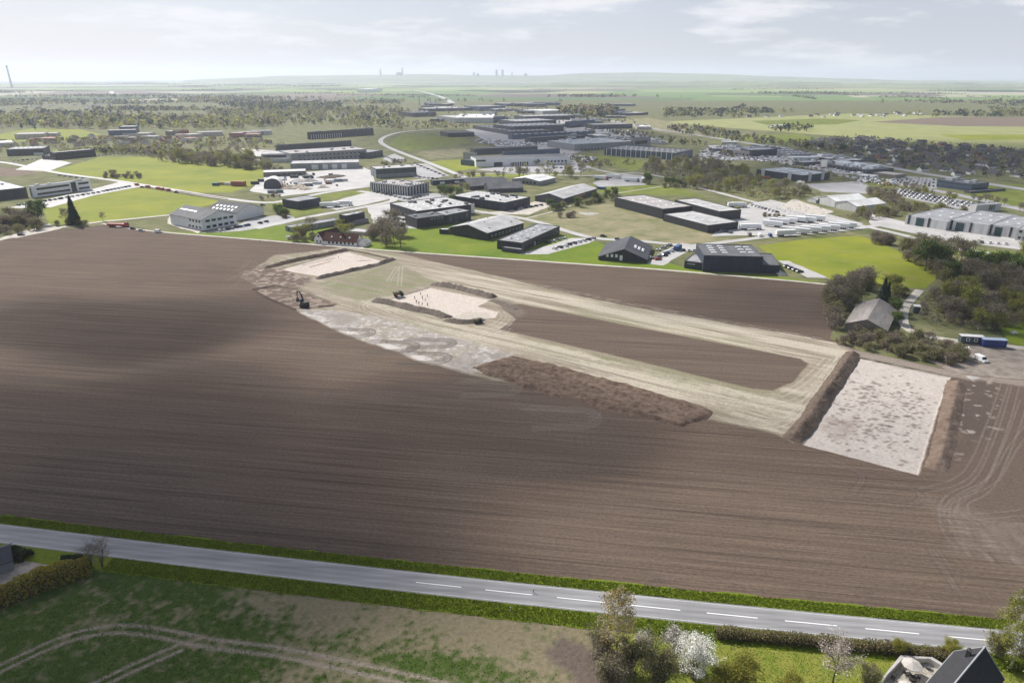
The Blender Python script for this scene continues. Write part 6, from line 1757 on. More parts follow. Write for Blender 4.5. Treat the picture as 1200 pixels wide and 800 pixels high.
# hundreds more cars in the far lots that nobody could count
def far_cars(n, polys, seed):
    rs = random.Random(seed); V = []; F = []
    for k in range(n):
        P = [W(*p).xy for p in polys[k % len(polys)]]
        a_, b_ = rs.random(), rs.random(); nb = 9
        b_ = (round(b_ * nb) + .5) / nb if rs.random() < .9 else b_
        p = P[0].lerp(P[1], a_).lerp(P[3].lerp(P[2], a_), b_); ang = rs.choice([.3, 1.87]) + rs.uniform(-.1, .1)
        ex_, ey_ = Vector((math.cos(ang), math.sin(ang))), Vector((-math.sin(ang), math.cos(ang)))
        k0 = len(V)
        for z_, sx, sy in ((.25, 2.2, .9), (.85, 2.2, .9), (1.45, 1.1, .75)):
            for u_, v_ in ((-1, -1), (1, -1), (1, 1), (-1, 1)):
                q = p + ex_ * (u_ * sx - (.2 if z_ > 1 else 0)) + ey_ * (v_ * sy); V.append((q.x, q.y, z_ + .1))
        for j in range(2):
            for s in range(4): F.append((k0 + j * 4 + s, k0 + j * 4 + (s + 1) % 4, k0 + j * 4 + 4 + (s + 1) % 4, k0 + j * 4 + 4 + s))
        F.append((k0 + 8, k0 + 9, k0 + 10, k0 + 11))
    m = bpy.data.materials.new('far_car_paint'); m.use_nodes = True; n_, l_ = nt(m); bs = n_['Principled BSDF']; bs.inputs['Roughness'].default_value = .3
    g = n_.new('ShaderNodeNewGeometry'); ra = n_.new('ShaderNodeValToRGB'); ra.color_ramp.interpolation = 'CONSTANT'; e = ra.color_ramp.elements
    e[0].color = (.72, .72, .71, 1); e[1].position = .4; e[1].color = (.38, .39, .40, 1)
    for pp, cc in ((.58, (.05, .05, .055)), (.78, (.12, .125, .13)), (.9, (.05, .09, .2)), (.96, (.3, .04, .03))): q = e.new(pp); q.color = (*cc, 1)
    l_.new(g.outputs['Random Per Island'], ra.inputs['Fac']); l_.new(ra.outputs['Color'], bs.inputs['Base Color'])
    link('far_parked_cars', np_mesh('far_parked_cars', np.array(V), np.array(F), m), kind='stuff', label='hundreds of tiny cars parked in the far lots')


far_cars(900, [[(818, 187), (900, 190), (905, 184), (822, 176)], [(905, 188), (1000, 204), (1030, 204), (915, 180)], [(600, 173), (690, 168), (700, 164), (600, 168)], [(640, 185), (690, 190), (700, 186), (660, 181)], [(670, 157), (740, 158), (745, 154), (690, 152)], [(556, 168), (600, 172), (620, 168), (560, 163)], [(1000, 212), (1040, 218), (1050, 213), (1010, 206)], [(560, 140), (640, 138), (650, 134), (560, 136)]], 8)

# lorries and trailers
M_BOXW = mat('trailer_white', (.76, .76, .75), rough=.4, var=.05, scale=.4)
M_CHAS = mat('chassis_dark', (.03, .03, .032), rough=.7, var=.2)
TB = MB(); TB.box(-6.8, 6.8, -1.28, 1.28, 1.15, 4.0); TBM = TB.mesh('cargo_box', M_BOXW)
TCH = MB(); TCH.box(-6.6, 6.0, -.5, .5, .75, 1.12); TCH.box(3.6, 3.8, -.9, -.7, .05, .75); TCH.box(3.6, 3.8, .7, .9, .05, .75); TCHM = TCH.mesh('chassis', M_CHAS)
WHL = MB(); WHL.cyl((0, 0, 0), .5, (0, 1, 0), .35, 12); WHLM = WHL.mesh('wheel', M_TYRE)
CABM = {}
for k in ('white', 'red', 'blue', 'green', 'grey'):
    b = MB(); loft_box(b, [(-1.0, 1.22, .7, 3.4), (.6, 1.22, .7, 3.5), (1.05, 1.2, .55, 2.2), (1.15, 1.15, .55, 1.4)]); CABM[k] = b.mesh('cab', PAINT[k])
b = MB(); loft_box(b, [(.55, 1.1, 1.9, 3.35), (1.12, 1.08, 1.9, 2.15)]); WSC = b.mesh('windscreen', M_GLASS)


def trailer(px, rz, label, group='white trailers parked in the lorry yard', cab=None, boxm=None):
    o = link('trailer' if not cab else 'lorry', None, loc=(*W(*px).xy, .1), rz=rz, label=label, cat='trailer' if not cab else 'lorry', group=group)
    link('cargo_box', boxm or TBM, parent=o); link('chassis', TCHM, parent=o)
    for sx in (-4.6, -3.3, -2.0) + ((6.6, 8.6) if cab else ()):
        for sy in (-1.05, 1.05): link('wheel', WHLM, parent=o, loc=(sx, sy, .5))
    if cab:
        c = link('cab', CABM[cab], parent=o, loc=(8.0, 0, .05)); link('windscreen', WSC, parent=c)


for k, (p, rz) in enumerate([((905, 265.6), 2.62), ((913, 262.6), 2.6), ((922, 261.6), 2.6), ((932, 260), 2.6), ((944, 260.4), 2.62), ((955, 258.6), 2.6)]):
    trailer(p, rz, f'white box trailer, {ORD[k]} from the left in the rear row of the lorry yard')
for k, (p, rz) in enumerate([((920, 276.5), .15), ((936, 274), 2.64), ((949, 272.4), 2.66), ((960, 271), 2.66), ((971, 270), 2.66), ((982, 268), 2.66), ((991, 267), 2.66)]):
    trailer(p, rz, f'white box trailer, {ORD[k]} from the left in the front row of the lorry yard')
trailer((877, 269), .15, 'white lorry at the door of the front black hall', group=None, cab='white')
trailer((385, 243), .2, 'white lorry directly right of the navy box hall', group=None, cab='white')
trailer((400, 241.4), .3, 'second white lorry right of the navy box hall', group=None, cab='white')
trailer((753, 213), 1.4, 'white lorry by the wood on the grey car park', group=None, cab='white')
trailer((703, 210.6), -.4, 'lorry with dark red front on the grey car park', group=None, cab='red')
trailer((718, 209), -.3, 'pale lorry second from left on the grey car park', group=None, cab='white')
trailer((739, 213), -.4, 'dark-fronted lorry on the grey car park', group=None, cab='grey')
trailer((862, 243), .1, 'pale lorry behind the rear black hall', group=None, cab='white')
BXR = MB(); BXR.box(-6.8, 6.8, -1.28, 1.28, 1.15, 2.4); BXRM = BXR.mesh('cargo_box', mat('lorry_red', (.36, .03, .025), rough=.45, var=.1))
trailer((137, 266), -.15, 'long red flat-sided lorry at the field corner', group=None, cab='red', boxm=BXRM)
for px, c_, lab in [((161, 217.6), 'red', 'red van on the meadow road, leftmost'), ((174, 220), 'red', 'red van on the meadow road, second from left'), ((186, 222), 'red', 'red van on the meadow road, middle one'), ((191, 222.8), 'red', 'red van on the meadow road, fourth from left'), ((198, 224), 'red', 'red van on the meadow road, rightmost')]:
    car((*W(*px).xy, .15), -.25, c_, lab, 'van')
o = link('barrier', None, loc=(*W(235, 229).xy, .12), rz=math.atan2((W(266, 234).xy - W(205, 224.4).xy).y, (W(266, 234).xy - W(205, 224.4).xy).x), label='long low red barrier along the meadow road', cat='barrier')
b = MB(); Lb = (W(266, 234).xy - W(205, 224.4).xy).length / 2; b.box(-Lb, Lb, -.06, .06, .45, .95); link('rail', b.mesh('rail', PAINT['red']), parent=o)
for k in range(9):
    b = MB(); xx = -Lb + 2 * Lb * k / 8; b.box(xx - .08, xx + .08, .06, .2, 0, 1.0); link('post', b.mesh('post', M_UNIT), parent=o)
for k, (px, c_) in enumerate([((878, 276), 'grey'), ((890, 277), 'white'), ((902, 277), 'blue')]):
    car((*W(*px).xy, .12), 1.5, c_, f'{CW[c_]} delivery van, {ORD[k]} at the lower edge of the lorry yard', 'van')

# ------------------------------------------------------------------ containers, cabins and yard goods
def contm(c, name):
    key = ('cont', name)
    if key not in _cache:
        b = MB(); L_, w_, h_ = 6.06, 2.44, 2.6
        pts = []
        n = 24
        for s in (-1, 1):
            for k in range(n):
                x0, x1 = -L_ / 2 + L_ * k / n, -L_ / 2 + L_ * (k + 1) / n
                dpt = 0 if k % 2 else .05
                y_ = s * (w_ / 2 - dpt); P = [(x0, y_, .1), (x1, y_, .1), (x1, y_, h_), (x0, y_, h_)]
                b.quad(*(P if s < 0 else P[::-1]))
        b.quad((-L_ / 2, -w_ / 2, h_), (L_ / 2, -w_ / 2, h_), (L_ / 2, w_ / 2, h_), (-L_ / 2, w_ / 2, h_))
        for s in (-1, 1):
            P = [(s * L_ / 2, -w_ / 2, .1), (s * L_ / 2, w_ / 2, .1), (s * L_ / 2, w_ / 2, h_), (s * L_ / 2, -w_ / 2, h_)]; b.quad(*(P if s > 0 else P[::-1]))
        _cache[key] = b.mesh('container_body', mat('container_' + name, c, rough=.55, var=.18, scale=.8))
        e = MB()
        for sx in (-1, 1):
            for sy in (-1, 1): e.box(sx * 3.03 - .06, sx * 3.03 + .06, sy * 1.22 - .06, sy * 1.22 + .06, 0, 2.66)
        _cache['contframe' + name] = e.mesh('corner_posts', mat('container_' + name, c))
    return _cache[key], _cache['contframe' + name]


CC = {'orange': (.32, .10, .05), 'blue': (.04, .10, .22), 'yellow': (.42, .33, .06), 'grey': (.22, .23, .24), 'white': (.62, .62, .6), 'dark': (.05, .055, .06), 'teal': (.07, .16, .18)}


def container(px, rz, c, label, scale=1.0, group=None, z=.1):
    o = link('shipping_container', None, loc=(*W(*px).xy, z), rz=rz, label=label, cat='container', group=group, scale=scale)
    m1, m2 = contm(CC[c], c); link('container_body', m1, parent=o); link('corner_posts', m2, parent=o)


inside_yard = [(rng.uniform(336, 410), rng.uniform(214.5, 221)) if k < 13 else (rng.uniform(333, 408), rng.uniform(204, 212)) for k in range(26)]
container((280, 218), -.05, 'orange', 'large orange container at the left end of the machine yard', (2.2, 1.6, 1.75))
container((253, 217.6), -.1, 'blue', 'blue container at the outer left end of the machine yard')
container((260, 216.6), -.1, 'yellow', 'yellow container between blue and white ones')
container((267, 217), -.1, 'white', 'white container left of the orange one')
container((299, 216), .2, 'dark', 'dark container right of the orange one', (1.3, 1, 1.1))
container((306, 213), .2, 'dark', 'dark container before the white dome tent')
container((318, 226.4), .1, 'grey', 'grey container at the near yard edge')
container((328, 226), .1, 'teal', 'teal container at the near yard edge')
container((386, 214), .1, 'white', 'white container row left part in the machine yard', (1.5, 1, 1))
container((396, 213), .1, 'grey', 'grey container beside the white one in the machine yard', (1.4, 1, 1))
container((404, 212.4), .1, 'white', 'white container at the right end of the machine yard')
container((372, 216), .1, 'white', 'white container in the middle of the machine yard', (1.4, 1, 1))
container((362, 218), .1, 'grey', 'grey container beside the gravel heaps', (1.2, 1, 1))
container((362, 209), .2, 'dark', 'dark container behind the gravel heaps', (1.6, 1, 1))
container((345, 208.4), .2, 'dark', 'dark container right of the dome tent', (1.4, 1, 1))
container((794, 293), 1.0, 'blue', 'slim blue container beside the shed car park', (1.3, 1, 1.1))
container((704, 222), -.45, 'blue', 'blue container beside the grey gabled hall', (1.6, .9, .9))
container((896, 209.6), -.2, 'orange', 'orange container at the pillared hall', (1.7, 1, 1))
container((548, 268), .3, 'dark', 'dark skip container near the black gabled hall', (.6, .8, .9))
for k in range(26):
    q = inside_yard[k]
    c_ = rng.choice(['grey', 'dark', 'white', 'teal', 'grey', 'dark', 'orange', 'blue'])
    container(q, rng.uniform(0, 3.1), c_, f'{c_} crate, {ORD[k % 20]} of the {"front" if k < 13 else "rear"} clutter in the machine yard', (rng.uniform(.3, .8), rng.uniform(.5, .9), rng.uniform(.4, .9)), 'crates and boxes in the machine yard')
# white dome tent
o = link('dome_tent', None, loc=(*W(321, 219.4).xy, .1), rz=.2, label='white domed storage tent in the machine yard', cat='tent')
b = MB(); n = 14
for k in range(n):
    a0_, a1_ = math.pi * k / n, math.pi * (k + 1) / n
    r_ = 8.0
    p = [(-r_ * math.cos(a0_), -9, 2.5 + 7 * math.sin(a0_)), (-r_ * math.cos(a1_), -9, 2.5 + 7 * math.sin(a1_)), (-r_ * math.cos(a1_), 9, 2.5 + 7 * math.sin(a1_)), (-r_ * math.cos(a0_), 9, 2.5 + 7 * math.sin(a0_))]
    b.quad(*p)
link('cover', b.mesh('cover', mat('tent_canvas', (.70, .70, .68), rough=.6, var=.05)), parent=o)
b = MB()
for s in (-9, 9):
    b.quad(*[(-8 * math.cos(math.pi * k / n), s * .985, 2.5 + 7 * math.sin(math.pi * k / n)) for k in range(n + 1)])
b.box(-8.1, 8.1, -9, -8.5, 0, 2.5); b.box(-8.1, 8.1, 8.5, 9, 0, 2.5); b.box(-8.1, -7.6, -8.5, 8.5, 0, 2.5); b.box(7.6, 8.1, -8.5, 8.5, 0, 2.5)
link('side_wall', b.mesh('side_wall', WM['dark']), parent=o)
M_GRV = mat('gravel_pile', (.36, .34, .31), rough=.95, var=.3, scale=.8, bump=.2, bscale=2)


def pile(px, r_, h_, label, m, seed, name='gravel_heap', cat='heap'):
    n, ms = 18, 8; V = []; rs = random.Random(seed)
    for j in range(ms + 1):
        t = j / ms
        for k in range(n):
            a_ = 2 * math.pi * k / n; rr_ = r_ * (1 - t) * (1 + .18 * math.sin(a_ * 3 + seed) + rs.uniform(-.08, .08))
            V.append((rr_ * math.cos(a_) * 1.3, rr_ * math.sin(a_), h_ * (1 - (1 - t) ** 1.6) + rs.uniform(-.1, .1) * h_ * (t > 0) - .05))
    F = [(j * n + k, j * n + (k + 1) % n, (j + 1) * n + (k + 1) % n, (j + 1) * n + k) for j in range(ms) for k in range(n)]
    return link(name, mesh(name, V, F, m), loc=(*W(*px).xy, .05), label=label, cat=cat)


for k, (px, r_, h_, lab) in enumerate([((341, 221), 7, 3.4, 'beige gravel heap nearest the dome tent'), ((350, 219.6), 7, 3.2, 'beige gravel heap second from the dome tent'), ((357, 222), 6, 2.6, 'pale gravel heap at the near edge of the machine yard'), ((350, 213), 8, 2.4, 'grey gravel heap behind the beige heaps'), ((360, 212.4), 8, 2.6, 'long grey gravel heap in the yard middle'), ((378, 220), 5, 2.2, 'small pale heap right of the beige gravel')]):
    pile(px, r_, h_, lab, M_GRV if k in (3, 4) else mat('sand_pile', (.48, .41, .33), rough=.95, var=.25, scale=.8), k + 3)
pile((385, 208), 9, 2.0, 'long brown timber and soil heap at the yard back', M_HEAP, 61)
pile((394, 206.8), 8, 2.0, 'brown soil heap right of the timber heap', M_HEAP, 62)
pile((690, 250.4), 6, .5, 'pale stone heap on the fallow field', M_GRV, 63)
pile((1140, 442.5), 1.6, .25, 'small pale rubble patch by the muddy access', M_GRV, 64)
pile((1073, 404), 1.2, .4, 'little pale rubble heap at the thicket edge', M_GRV, 65)
# site cabins
def cabin(px, rz, L_, label, wallm, roofm, nwin):
    o = link('site_cabin', None, loc=(*W(*px).xy, .12), rz=rz, label=label, cat='cabin')
    b = MB(); b.box(-L_ / 2, L_ / 2, -1.3, 1.3, .15, 3.0); link('body', b.mesh('body', wallm), parent=o)
    b = MB(); b.box(-L_ / 2 - .12, L_ / 2 + .12, -1.45, 1.45, 3.0, 3.2); link('roof', b.mesh('roof', roofm), parent=o)
    for k in range(nwin):
        link('window', piece(1.3, .1, 1.3, M_GLASS, M_FRAMEW, .2), parent=o, loc=(-L_ * .2 + k * L_ * .34, -1.3, 1.1))
    for k in (-1, 1):
        b = MB(); b.box(k * L_ * .4 - .2, k * L_ * .4 + .2, -1, 1, 0, .15); link('foot', b.mesh('foot', M_UNITD), parent=o)


cabin((1137, 402), -.20, 8.4, 'dark green site cabin with white roof and two windows', WM['green'], RM['white'], 2)
cabin((1163, 406), -.16, 8.6, 'blue site container right of the green cabin', mat('cabin_blue', (.02, .045, .17), rough=.4, var=.1), mat('cabin_blue_top', (.34, .40, .52), rough=.5, var=.1), 0)
cabin((1073, 366), 1.2, 3.2, 'small green kiosk with white roof beside the bending track', WM['green'], RM['white'], 1)
o = link('pallet_sheet', None, loc=(*W(1131, 408).xy, .12), rz=-.35, label='flat white board lying on the gravel before the green cabin', cat='board')
b = MB(); b.box(-1.7, 1.7, -1.5, 1.5, 0, .16); link('board', b.mesh('board', M_FRAMEW), parent=o)
o = link('picnic_table', None, loc=(*W(1188, 391).xy, .1), rz=.3, label='white picnic table on the lawn behind the blue container', cat='table')
for nm_, bx in (('table_top', [(-1.1, 1.1, -.5, .5, .8, .88)]), ('bench', [(-1.1, 1.1, -1.1, -.75, .48, .55)]), ('bench', [(-1.1, 1.1, .75, 1.1, .48, .55)]), ('frame', [(-.8, -.7, -1, 1, .0, .8), (.7, .8, -1, 1, 0, .8)])):
    b = MB()
    for q in bx: b.box(*q)
    link(nm_, b.mesh(nm_, M_FRAMEW), parent=o)
# excavators
M_MACH = mat('machine_paint', (.10, .085, .05), rough=.5, var=.2, scale=1)
M_MACHD = mat('machine_dark', (.03, .03, .03), rough=.6, var=.2)
M_MACHO = mat('machine_orange', (.45, .16, .02), rough=.5, var=.1)


def excavator(px, rz, label, paint, s=1.0, swing=.5):
    o = link('excavator', None, loc=(*W(*px).xy, 0), rz=rz, label=label, cat='excavator', scale=s)
    for sy in (-1.25, 1.25):
        b = MB(); loft_box(b, [(-2.2, .3, .3, .75), (-1.8, .3, 0, 1.0), (1.8, .3, 0, 1.0), (2.2, .3, .3, .75)])
        link('crawler_track', b.mesh('crawler_track', M_TYRE), parent=o, loc=(0, sy, 0))
    up_ = link('upper_body', None, parent=o, loc=(0, 0, 1.0), rz=swing)
    b = MB(); loft_box(b, [(-2.4, 1.2, .1, 1.5), (-1.2, 1.35, .1, 1.6), (.6, 1.35, .1, 1.25), (1.6, 1.3, .1, .9)]); link('housing', b.mesh('housing', paint), parent=up_)
    b = MB(); loft_box(b, [(-.2, .5, 1.0, 2.35), (1.1, .5, .5, 2.35), (1.5, .48, .5, 1.5)]); link('cab', b.mesh('cab', M_GLASS), parent=up_, loc=(.2, .8, 0))
    b = MB(); b.tube([(.9, -.2, .9), (2.6, -.2, 3.6), (4.6, -.2, 5.0), (6.6, -.2, 4.6)], [.32, .38, .32, .22], 5); link('boom', b.mesh('boom', paint), parent=up_)
    b = MB(); b.tube([(6.3, -.2, 4.9), (7.0, -.2, 3.0), (7.1, -.2, 1.3)], [.26, .22, .16], 5); link('stick', b.mesh('stick', paint), parent=up_)
    b = MB(); loft_box(b, [(6.2, .55, -.1, .5), (6.6, .6, -.6, .7), (7.3, .6, -.5, 1.1)]); link('bucket', b.mesh('bucket', M_MACHD), parent=up_, loc=(0, -.2, .2))
    return o


excavator((357, 359), .3, 'dark excavator with raised boom at the opened strip', M_MACHD, 1.05, 2.0)
excavator((333, 221), .5, 'orange excavator in the machine yard', M_MACHO, 1.1, 1.2)


def dumper(px, rz, label, s=1.0):
    o = link('dumper', None, loc=(*W(*px).xy, 0), rz=rz, label=label, cat='dumper', scale=s)
    b = MB(); loft_box(b, [(-2.6, 1.2, 1.6, 2.6), (-2.0, 1.3, 1.0, 2.6), (.4, 1.2, 1.0, 2.3)]); link('skip', b.mesh('skip', M_MACH), parent=o)
    b = MB(); loft_box(b, [(.6, 1.0, .8, 2.7), (1.6, 1.0, .8, 2.7), (2.0, .9, .8, 1.7), (2.7, .85, .8, 1.5)]); link('cab', b.mesh('cab', M_MACHD), parent=o)
    for sx in (-1.6, 1.8):
        for sy in (-1.1, 1.1): link('wheel', WHLM, parent=o, loc=(sx, sy, .55), scale=1.1)


dumper((467, 347), .6, 'small dark dumper at the left corner of the middle plot', .95)
dumper((560, 378.5), .3, 'brown dumper at the lower corner of the middle plot', .8)
# people on the plots: one continuous skinned body each
def person_mesh(seed):
    r_ = random.Random(seed); a = r_.uniform(-.25, .25)
    J = {'pelvis': (0, 0, .95), 'waist': (0, .02, 1.12), 'chest': (0, .03, 1.36), 'neck': (0, .03, 1.52), 'head': (0, .05, 1.62), 'top': (0, .05, 1.74),
         'ls': (-.19, .02, 1.44), 'le': (-.27, .02 + a, 1.16), 'lh': (-.25, .12 + a, .93), 'rs': (.19, .02, 1.44), 're': (.27, .0 - a, 1.16), 'rh': (.25, .14 - a, .95),
         'lp': (-.1, 0, .9), 'lk': (-.12, .05 + a * .6, .5), 'lf': (-.12, -.02 + a, .06), 'lt': (-.12, .14 + a, .04), 'rp': (.1, 0, .9), 'rk': (.12, .05 - a * .6, .5), 'rf': (.12, -.02 - a, .06), 'rt': (.12, .14 - a, .04)}
    rad = {'pelvis': .15, 'waist': .14, 'chest': .17, 'neck': .06, 'head': .10, 'top': .08, 'ls': .08, 'le': .055, 'lh': .045, 'rs': .08, 're': .055, 'rh': .045, 'lp': .10, 'lk': .07, 'lf': .05, 'lt': .04, 'rp': .10, 'rk': .07, 'rf': .05, 'rt': .04}
    E = [('pelvis', 'waist'), ('waist', 'chest'), ('chest', 'neck'), ('neck', 'head'), ('head', 'top'), ('chest', 'ls'), ('ls', 'le'), ('le', 'lh'), ('chest', 'rs'), ('rs', 're'), ('re', 'rh'), ('pelvis', 'lp'), ('lp', 'lk'), ('lk', 'lf'), ('lf', 'lt'), ('pelvis', 'rp'), ('rp', 'rk'), ('rk', 'rf'), ('rf', 'rt')]
    ks = list(J); me = bpy.data.meshes.new('person'); me.from_pydata([J[k] for k in ks], [(ks.index(p), ks.index(q)) for p, q in E], [])
    ob = bpy.data.objects.new('person_tmp', me); COL.objects.link(ob)
    md = ob.modifiers.new('skin', 'SKIN'); sv = me.skin_vertices[0].data
    for i, k in enumerate(ks): sv[i].radius = (rad[k], rad[k]); sv[i].use_root = (k == 'pelvis')
    ob.modifiers.new('sub', 'SUBSURF').levels = 1
    dg = bpy.context.evaluated_depsgraph_get(); out = bpy.data.meshes.new_from_object(ob.evaluated_get(dg))
    bpy.data.objects.remove(ob); out.materials.clear()
    for m_ in (mat('work_clothes', (.03, .032, .04), rough=.9, var=.3, obrand=.5), mat('skin', (.45, .30, .22), rough=.7, var=.05), mat('work_jacket', (.10, .075, .03), rough=.9, var=.2, obrand=.6)): out.materials.append(m_)
    for p in out.polygons:
        z_ = p.center.z; p.material_index = 1 if z_ > 1.53 else (2 if z_ > .98 else 0); p.use_smooth = True
    return out


PM = [person_mesh(s) for s in (1, 2, 3)]
for k, (px, lab) in enumerate([((493, 345), 'person standing at the back of the middle plot'), ((501, 347.5), 'person standing apart on the right on the middle plot'), ((495, 350), 'person in dark clothes in the middle of the group'), ((499, 352), 'person right of the middle of the group'), ((488, 354.6), 'person at the left front of the group'), ((491, 356), 'person beside the left front person'), ((495, 357), 'person at the front of the group'), ((501, 358), 'person at the right front of the group'), ((486, 349.5), 'person at the left of the middle plot')]):
    link('person', PM[k % 3], loc=(*W(px[0], px[1]).xy, -.42), rz=rng.uniform(0, 6.28), label=lab, cat='person', group='people working on the middle plot')
link('person', PM[0], loc=(*W(396.5, 302).xy, -.42), rz=1, label='lone person standing on the far excavation plot', cat='person')
link('person', PM[1], loc=(*W(305, 284).xy, .1), rz=2, label='person on the field-edge track near the lawn', cat='person')

# ------------------------------------------------------------------ trees, thickets and hedges of the middle distance
def inside_pts(px, n, rs):
    P = [tuple(p) for p in W2(px)]; xs, ys = [p[0] for p in P], [p[1] for p in P]; out = []
    while len(out) < n:
        q = (rs.uniform(min(xs), max(xs)), rs.uniform(min(ys), max(ys)))
        if poly_sd(np.array([q[0]]), np.array([q[1]]), P)[0] < 0: out.append(q)
    return out


CATS = {'bare': 'tree', 'shrub': 'shrub', 'brownshrub': 'shrub', 'spring': 'tree', 'leafy': 'tree', 'blossom': 'tree', 'conifer': 'spruce', 'cypress': 'cypress'}
LOOK = {'bare': 'bare twiggy tree', 'shrub': 'olive budding shrub', 'brownshrub': 'bare brown shrub', 'spring': 'yellow-green budding tree', 'leafy': 'dark green leafy tree', 'blossom': 'white blossoming tree', 'conifer': 'dark spruce', 'cypress': 'dark cypress'}


def thicket(px, n, kinds, s0, s1, where, seed, squash=1.0):
    rs = random.Random(seed)
    for q in inside_pts(px, n, rs):
        k = rs.choice(kinds); s = rs.uniform(s0, s1)
        put(k, (q[0], q[1], 0), f'{LOOK[k]} {where}', CATS[k], group=f'{LOOK[k]}s {where}', i=rs.randrange(4), scale=(s, s, s * squash * rs.uniform(.85, 1.15)))


thicket([(968, 350), (992, 330), (1030, 332), (1004, 348), (990, 372), (976, 398)], 26, ['brownshrub', 'brownshrub', 'bare', 'shrub'], .95, 1.5, 'in the thicket left of the barn', 1)
thicket([(974, 402), (1008, 390), (1060, 397), (1112, 404), (1130, 424), (1116, 429), (1040, 415), (1000, 408)], 52, ['shrub', 'brownshrub', 'shrub', 'shrub'], .65, 1.05, 'in the long thicket before the barn', 2)
thicket([(1085, 346), (1200, 340), (1215, 388), (1150, 390), (1095, 382), (1078, 366)], 62, ['brownshrub', 'shrub', 'bare', 'shrub', 'spring'], .8, 1.4, 'in the wood behind the site cabins', 3)
thicket([(1048, 288), (1105, 303), (1200, 322), (1215, 342), (1120, 338), (1062, 306)], 60, ['brownshrub', 'shrub', 'bare', 'shrub', 'leafy'], 1.0, 1.7, 'in the broad hedge below the grey workshops', 4)
thicket([(1012, 278), (1034, 280), (1046, 288), (1024, 288)], 9, ['brownshrub'], .9, 1.3, 'at the corner of the bright meadow', 5)
thicket([(1105, 352), (1130, 345), (1140, 360), (1120, 366)], 6, ['spring'], .9, 1.15, 'in the middle of the wood', 6)
thicket([(1180, 362), (1200, 358), (1205, 372), (1184, 375)], 4, ['spring'], .9, 1.1, 'at the right edge of the wood', 7)
thicket([(1040, 362), (1056, 358), (1054, 380), (1046, 382)], 5, ['leafy'], .55, .8, 'right of the barn', 8)
thicket([(1030, 340), (1060, 342), (1058, 352), (1040, 352)], 6, ['spring', 'shrub'], .7, 1.0, 'behind the barn', 9)
put('cypress', W(1033, 354), 'tall dark cypress directly behind the barn', 'cypress', scale=1.5)
put('cypress', W(1038, 355), 'second dark cypress beside the taller one', 'cypress', scale=1.25)
put('cypress', W(1125, 362), 'short dark cypress in the wood behind the cabins', 'cypress', scale=.9)
put('leafy', W(47, 262), 'round green tree at the gravel track on the left', 'tree', scale=1.75, i=1)
put('conifer', W(88, 263), 'tall dark spruce standing alone beside the gravel track', 'spruce', scale=1.3)
put('bare', W(78, 262), 'thin bare tree left of the tall spruce', 'tree', scale=1.2, i=2)
put('bare', W(121, 259), 'low bare tree right of the tall spruce', 'tree', scale=.7, i=1)
thicket([(-10, 276), (-10, 254), (30, 254), (52, 262), (46, 270), (20, 276)], 22, ['brownshrub', 'shrub', 'brownshrub'], 1.1, 1.9, 'in the thicket at the left edge', 10)
thicket([(60, 264), (100, 262), (112, 261), (100, 266), (64, 268)], 8, ['shrub'], .6, .9, 'under the tall spruce', 11)
thicket([(432, 290), (440, 270), (470, 268), (484, 282), (470, 291)], 13, ['bare', 'brownshrub', 'bare'], 1.3, 2.0, 'in the big clump right of the farmhouse', 12)
thicket([(385, 276), (400, 268), (420, 270), (405, 278)], 7, ['spring', 'shrub'], .7, 1.0, 'in the garden behind the farmhouse', 13)
thicket([(340, 284), (352, 276), (372, 277), (366, 285)], 9, ['shrub', 'brownshrub', 'spring'], .7, 1.1, 'in the garden left of the farmhouse', 14)
put('bare', W(367, 275), 'bare tree before the low grey building', 'tree', scale=1.3, i=0)
thicket([(312, 246), (322, 243), (340, 252), (333, 256)], 14, ['shrub', 'leafy'], .55, .85, 'in the hedge behind the white gabled hall', 15)
thicket([(112, 208), (136, 206), (166, 207), (168, 209.6), (140, 210)], 26, ['brownshrub', 'brownshrub', 'bare'], .55, .9, 'in the clump on the green meadow', 16)
thicket([(190, 186), (240, 190), (312, 196), (330, 199), (312, 201), (230, 193), (185, 190)], 40, ['shrub', 'bare', 'brownshrub', 'spring', 'shrub'], 1.2, 2.1, 'along the far edge of the meadow', 17)
thicket([(752, 194), (800, 190), (880, 202), (884, 214), (800, 206), (756, 204)], 60, ['bare', 'brownshrub', 'bare', 'shrub', 'spring'], 1.0, 1.5, 'in the dark wood left of the pillared hall', 18)
thicket([(770, 212), (830, 208), (900, 217), (960, 224), (966, 233), (900, 234), (840, 224), (780, 218)], 62, ['spring', 'shrub', 'bare', 'shrub'], .8, 1.4, 'in the lighter wood before the pillared hall', 19)
put('blossom', W(937, 222), 'white blossoming tree in the wood before the pillared hall', 'tree', scale=1.3)
thicket([(640, 246), (690, 234), (722, 227), (730, 230), (690, 240), (650, 248)], 32, ['leafy', 'shrub', 'shrub'], .6, .95, 'in the hedge along the yellow footpath', 20)
thicket([(750, 214), (790, 214), (800, 222), (760, 220)], 10, ['leafy', 'shrub'], .8, 1.3, 'at the end of the grey car park', 21)
thicket([(1016, 222), (1045, 228), (1060, 238), (1044, 244), (1020, 232)], 22, ['brownshrub', 'shrub'], .8, 1.3, 'behind the white gabled halls', 22)
thicket([(1005, 250), (1060, 243), (1140, 250), (1110, 253), (1056, 252), (1015, 258)], 30, ['shrub', 'spring', 'brownshrub'], .8, 1.2, 'in the hedge behind the grey workshops', 23)
thicket([(600, 207), (690, 206), (690, 209), (640, 212), (600, 210)], 16, ['bare', 'spring', 'bare'], .8, 1.3, 'in the row behind the ribbed roof', 24)
thicket([(520, 211), (600, 207), (600, 209), (525, 214)], 10, ['bare'], .7, 1.0, 'along the estate side road', 25)
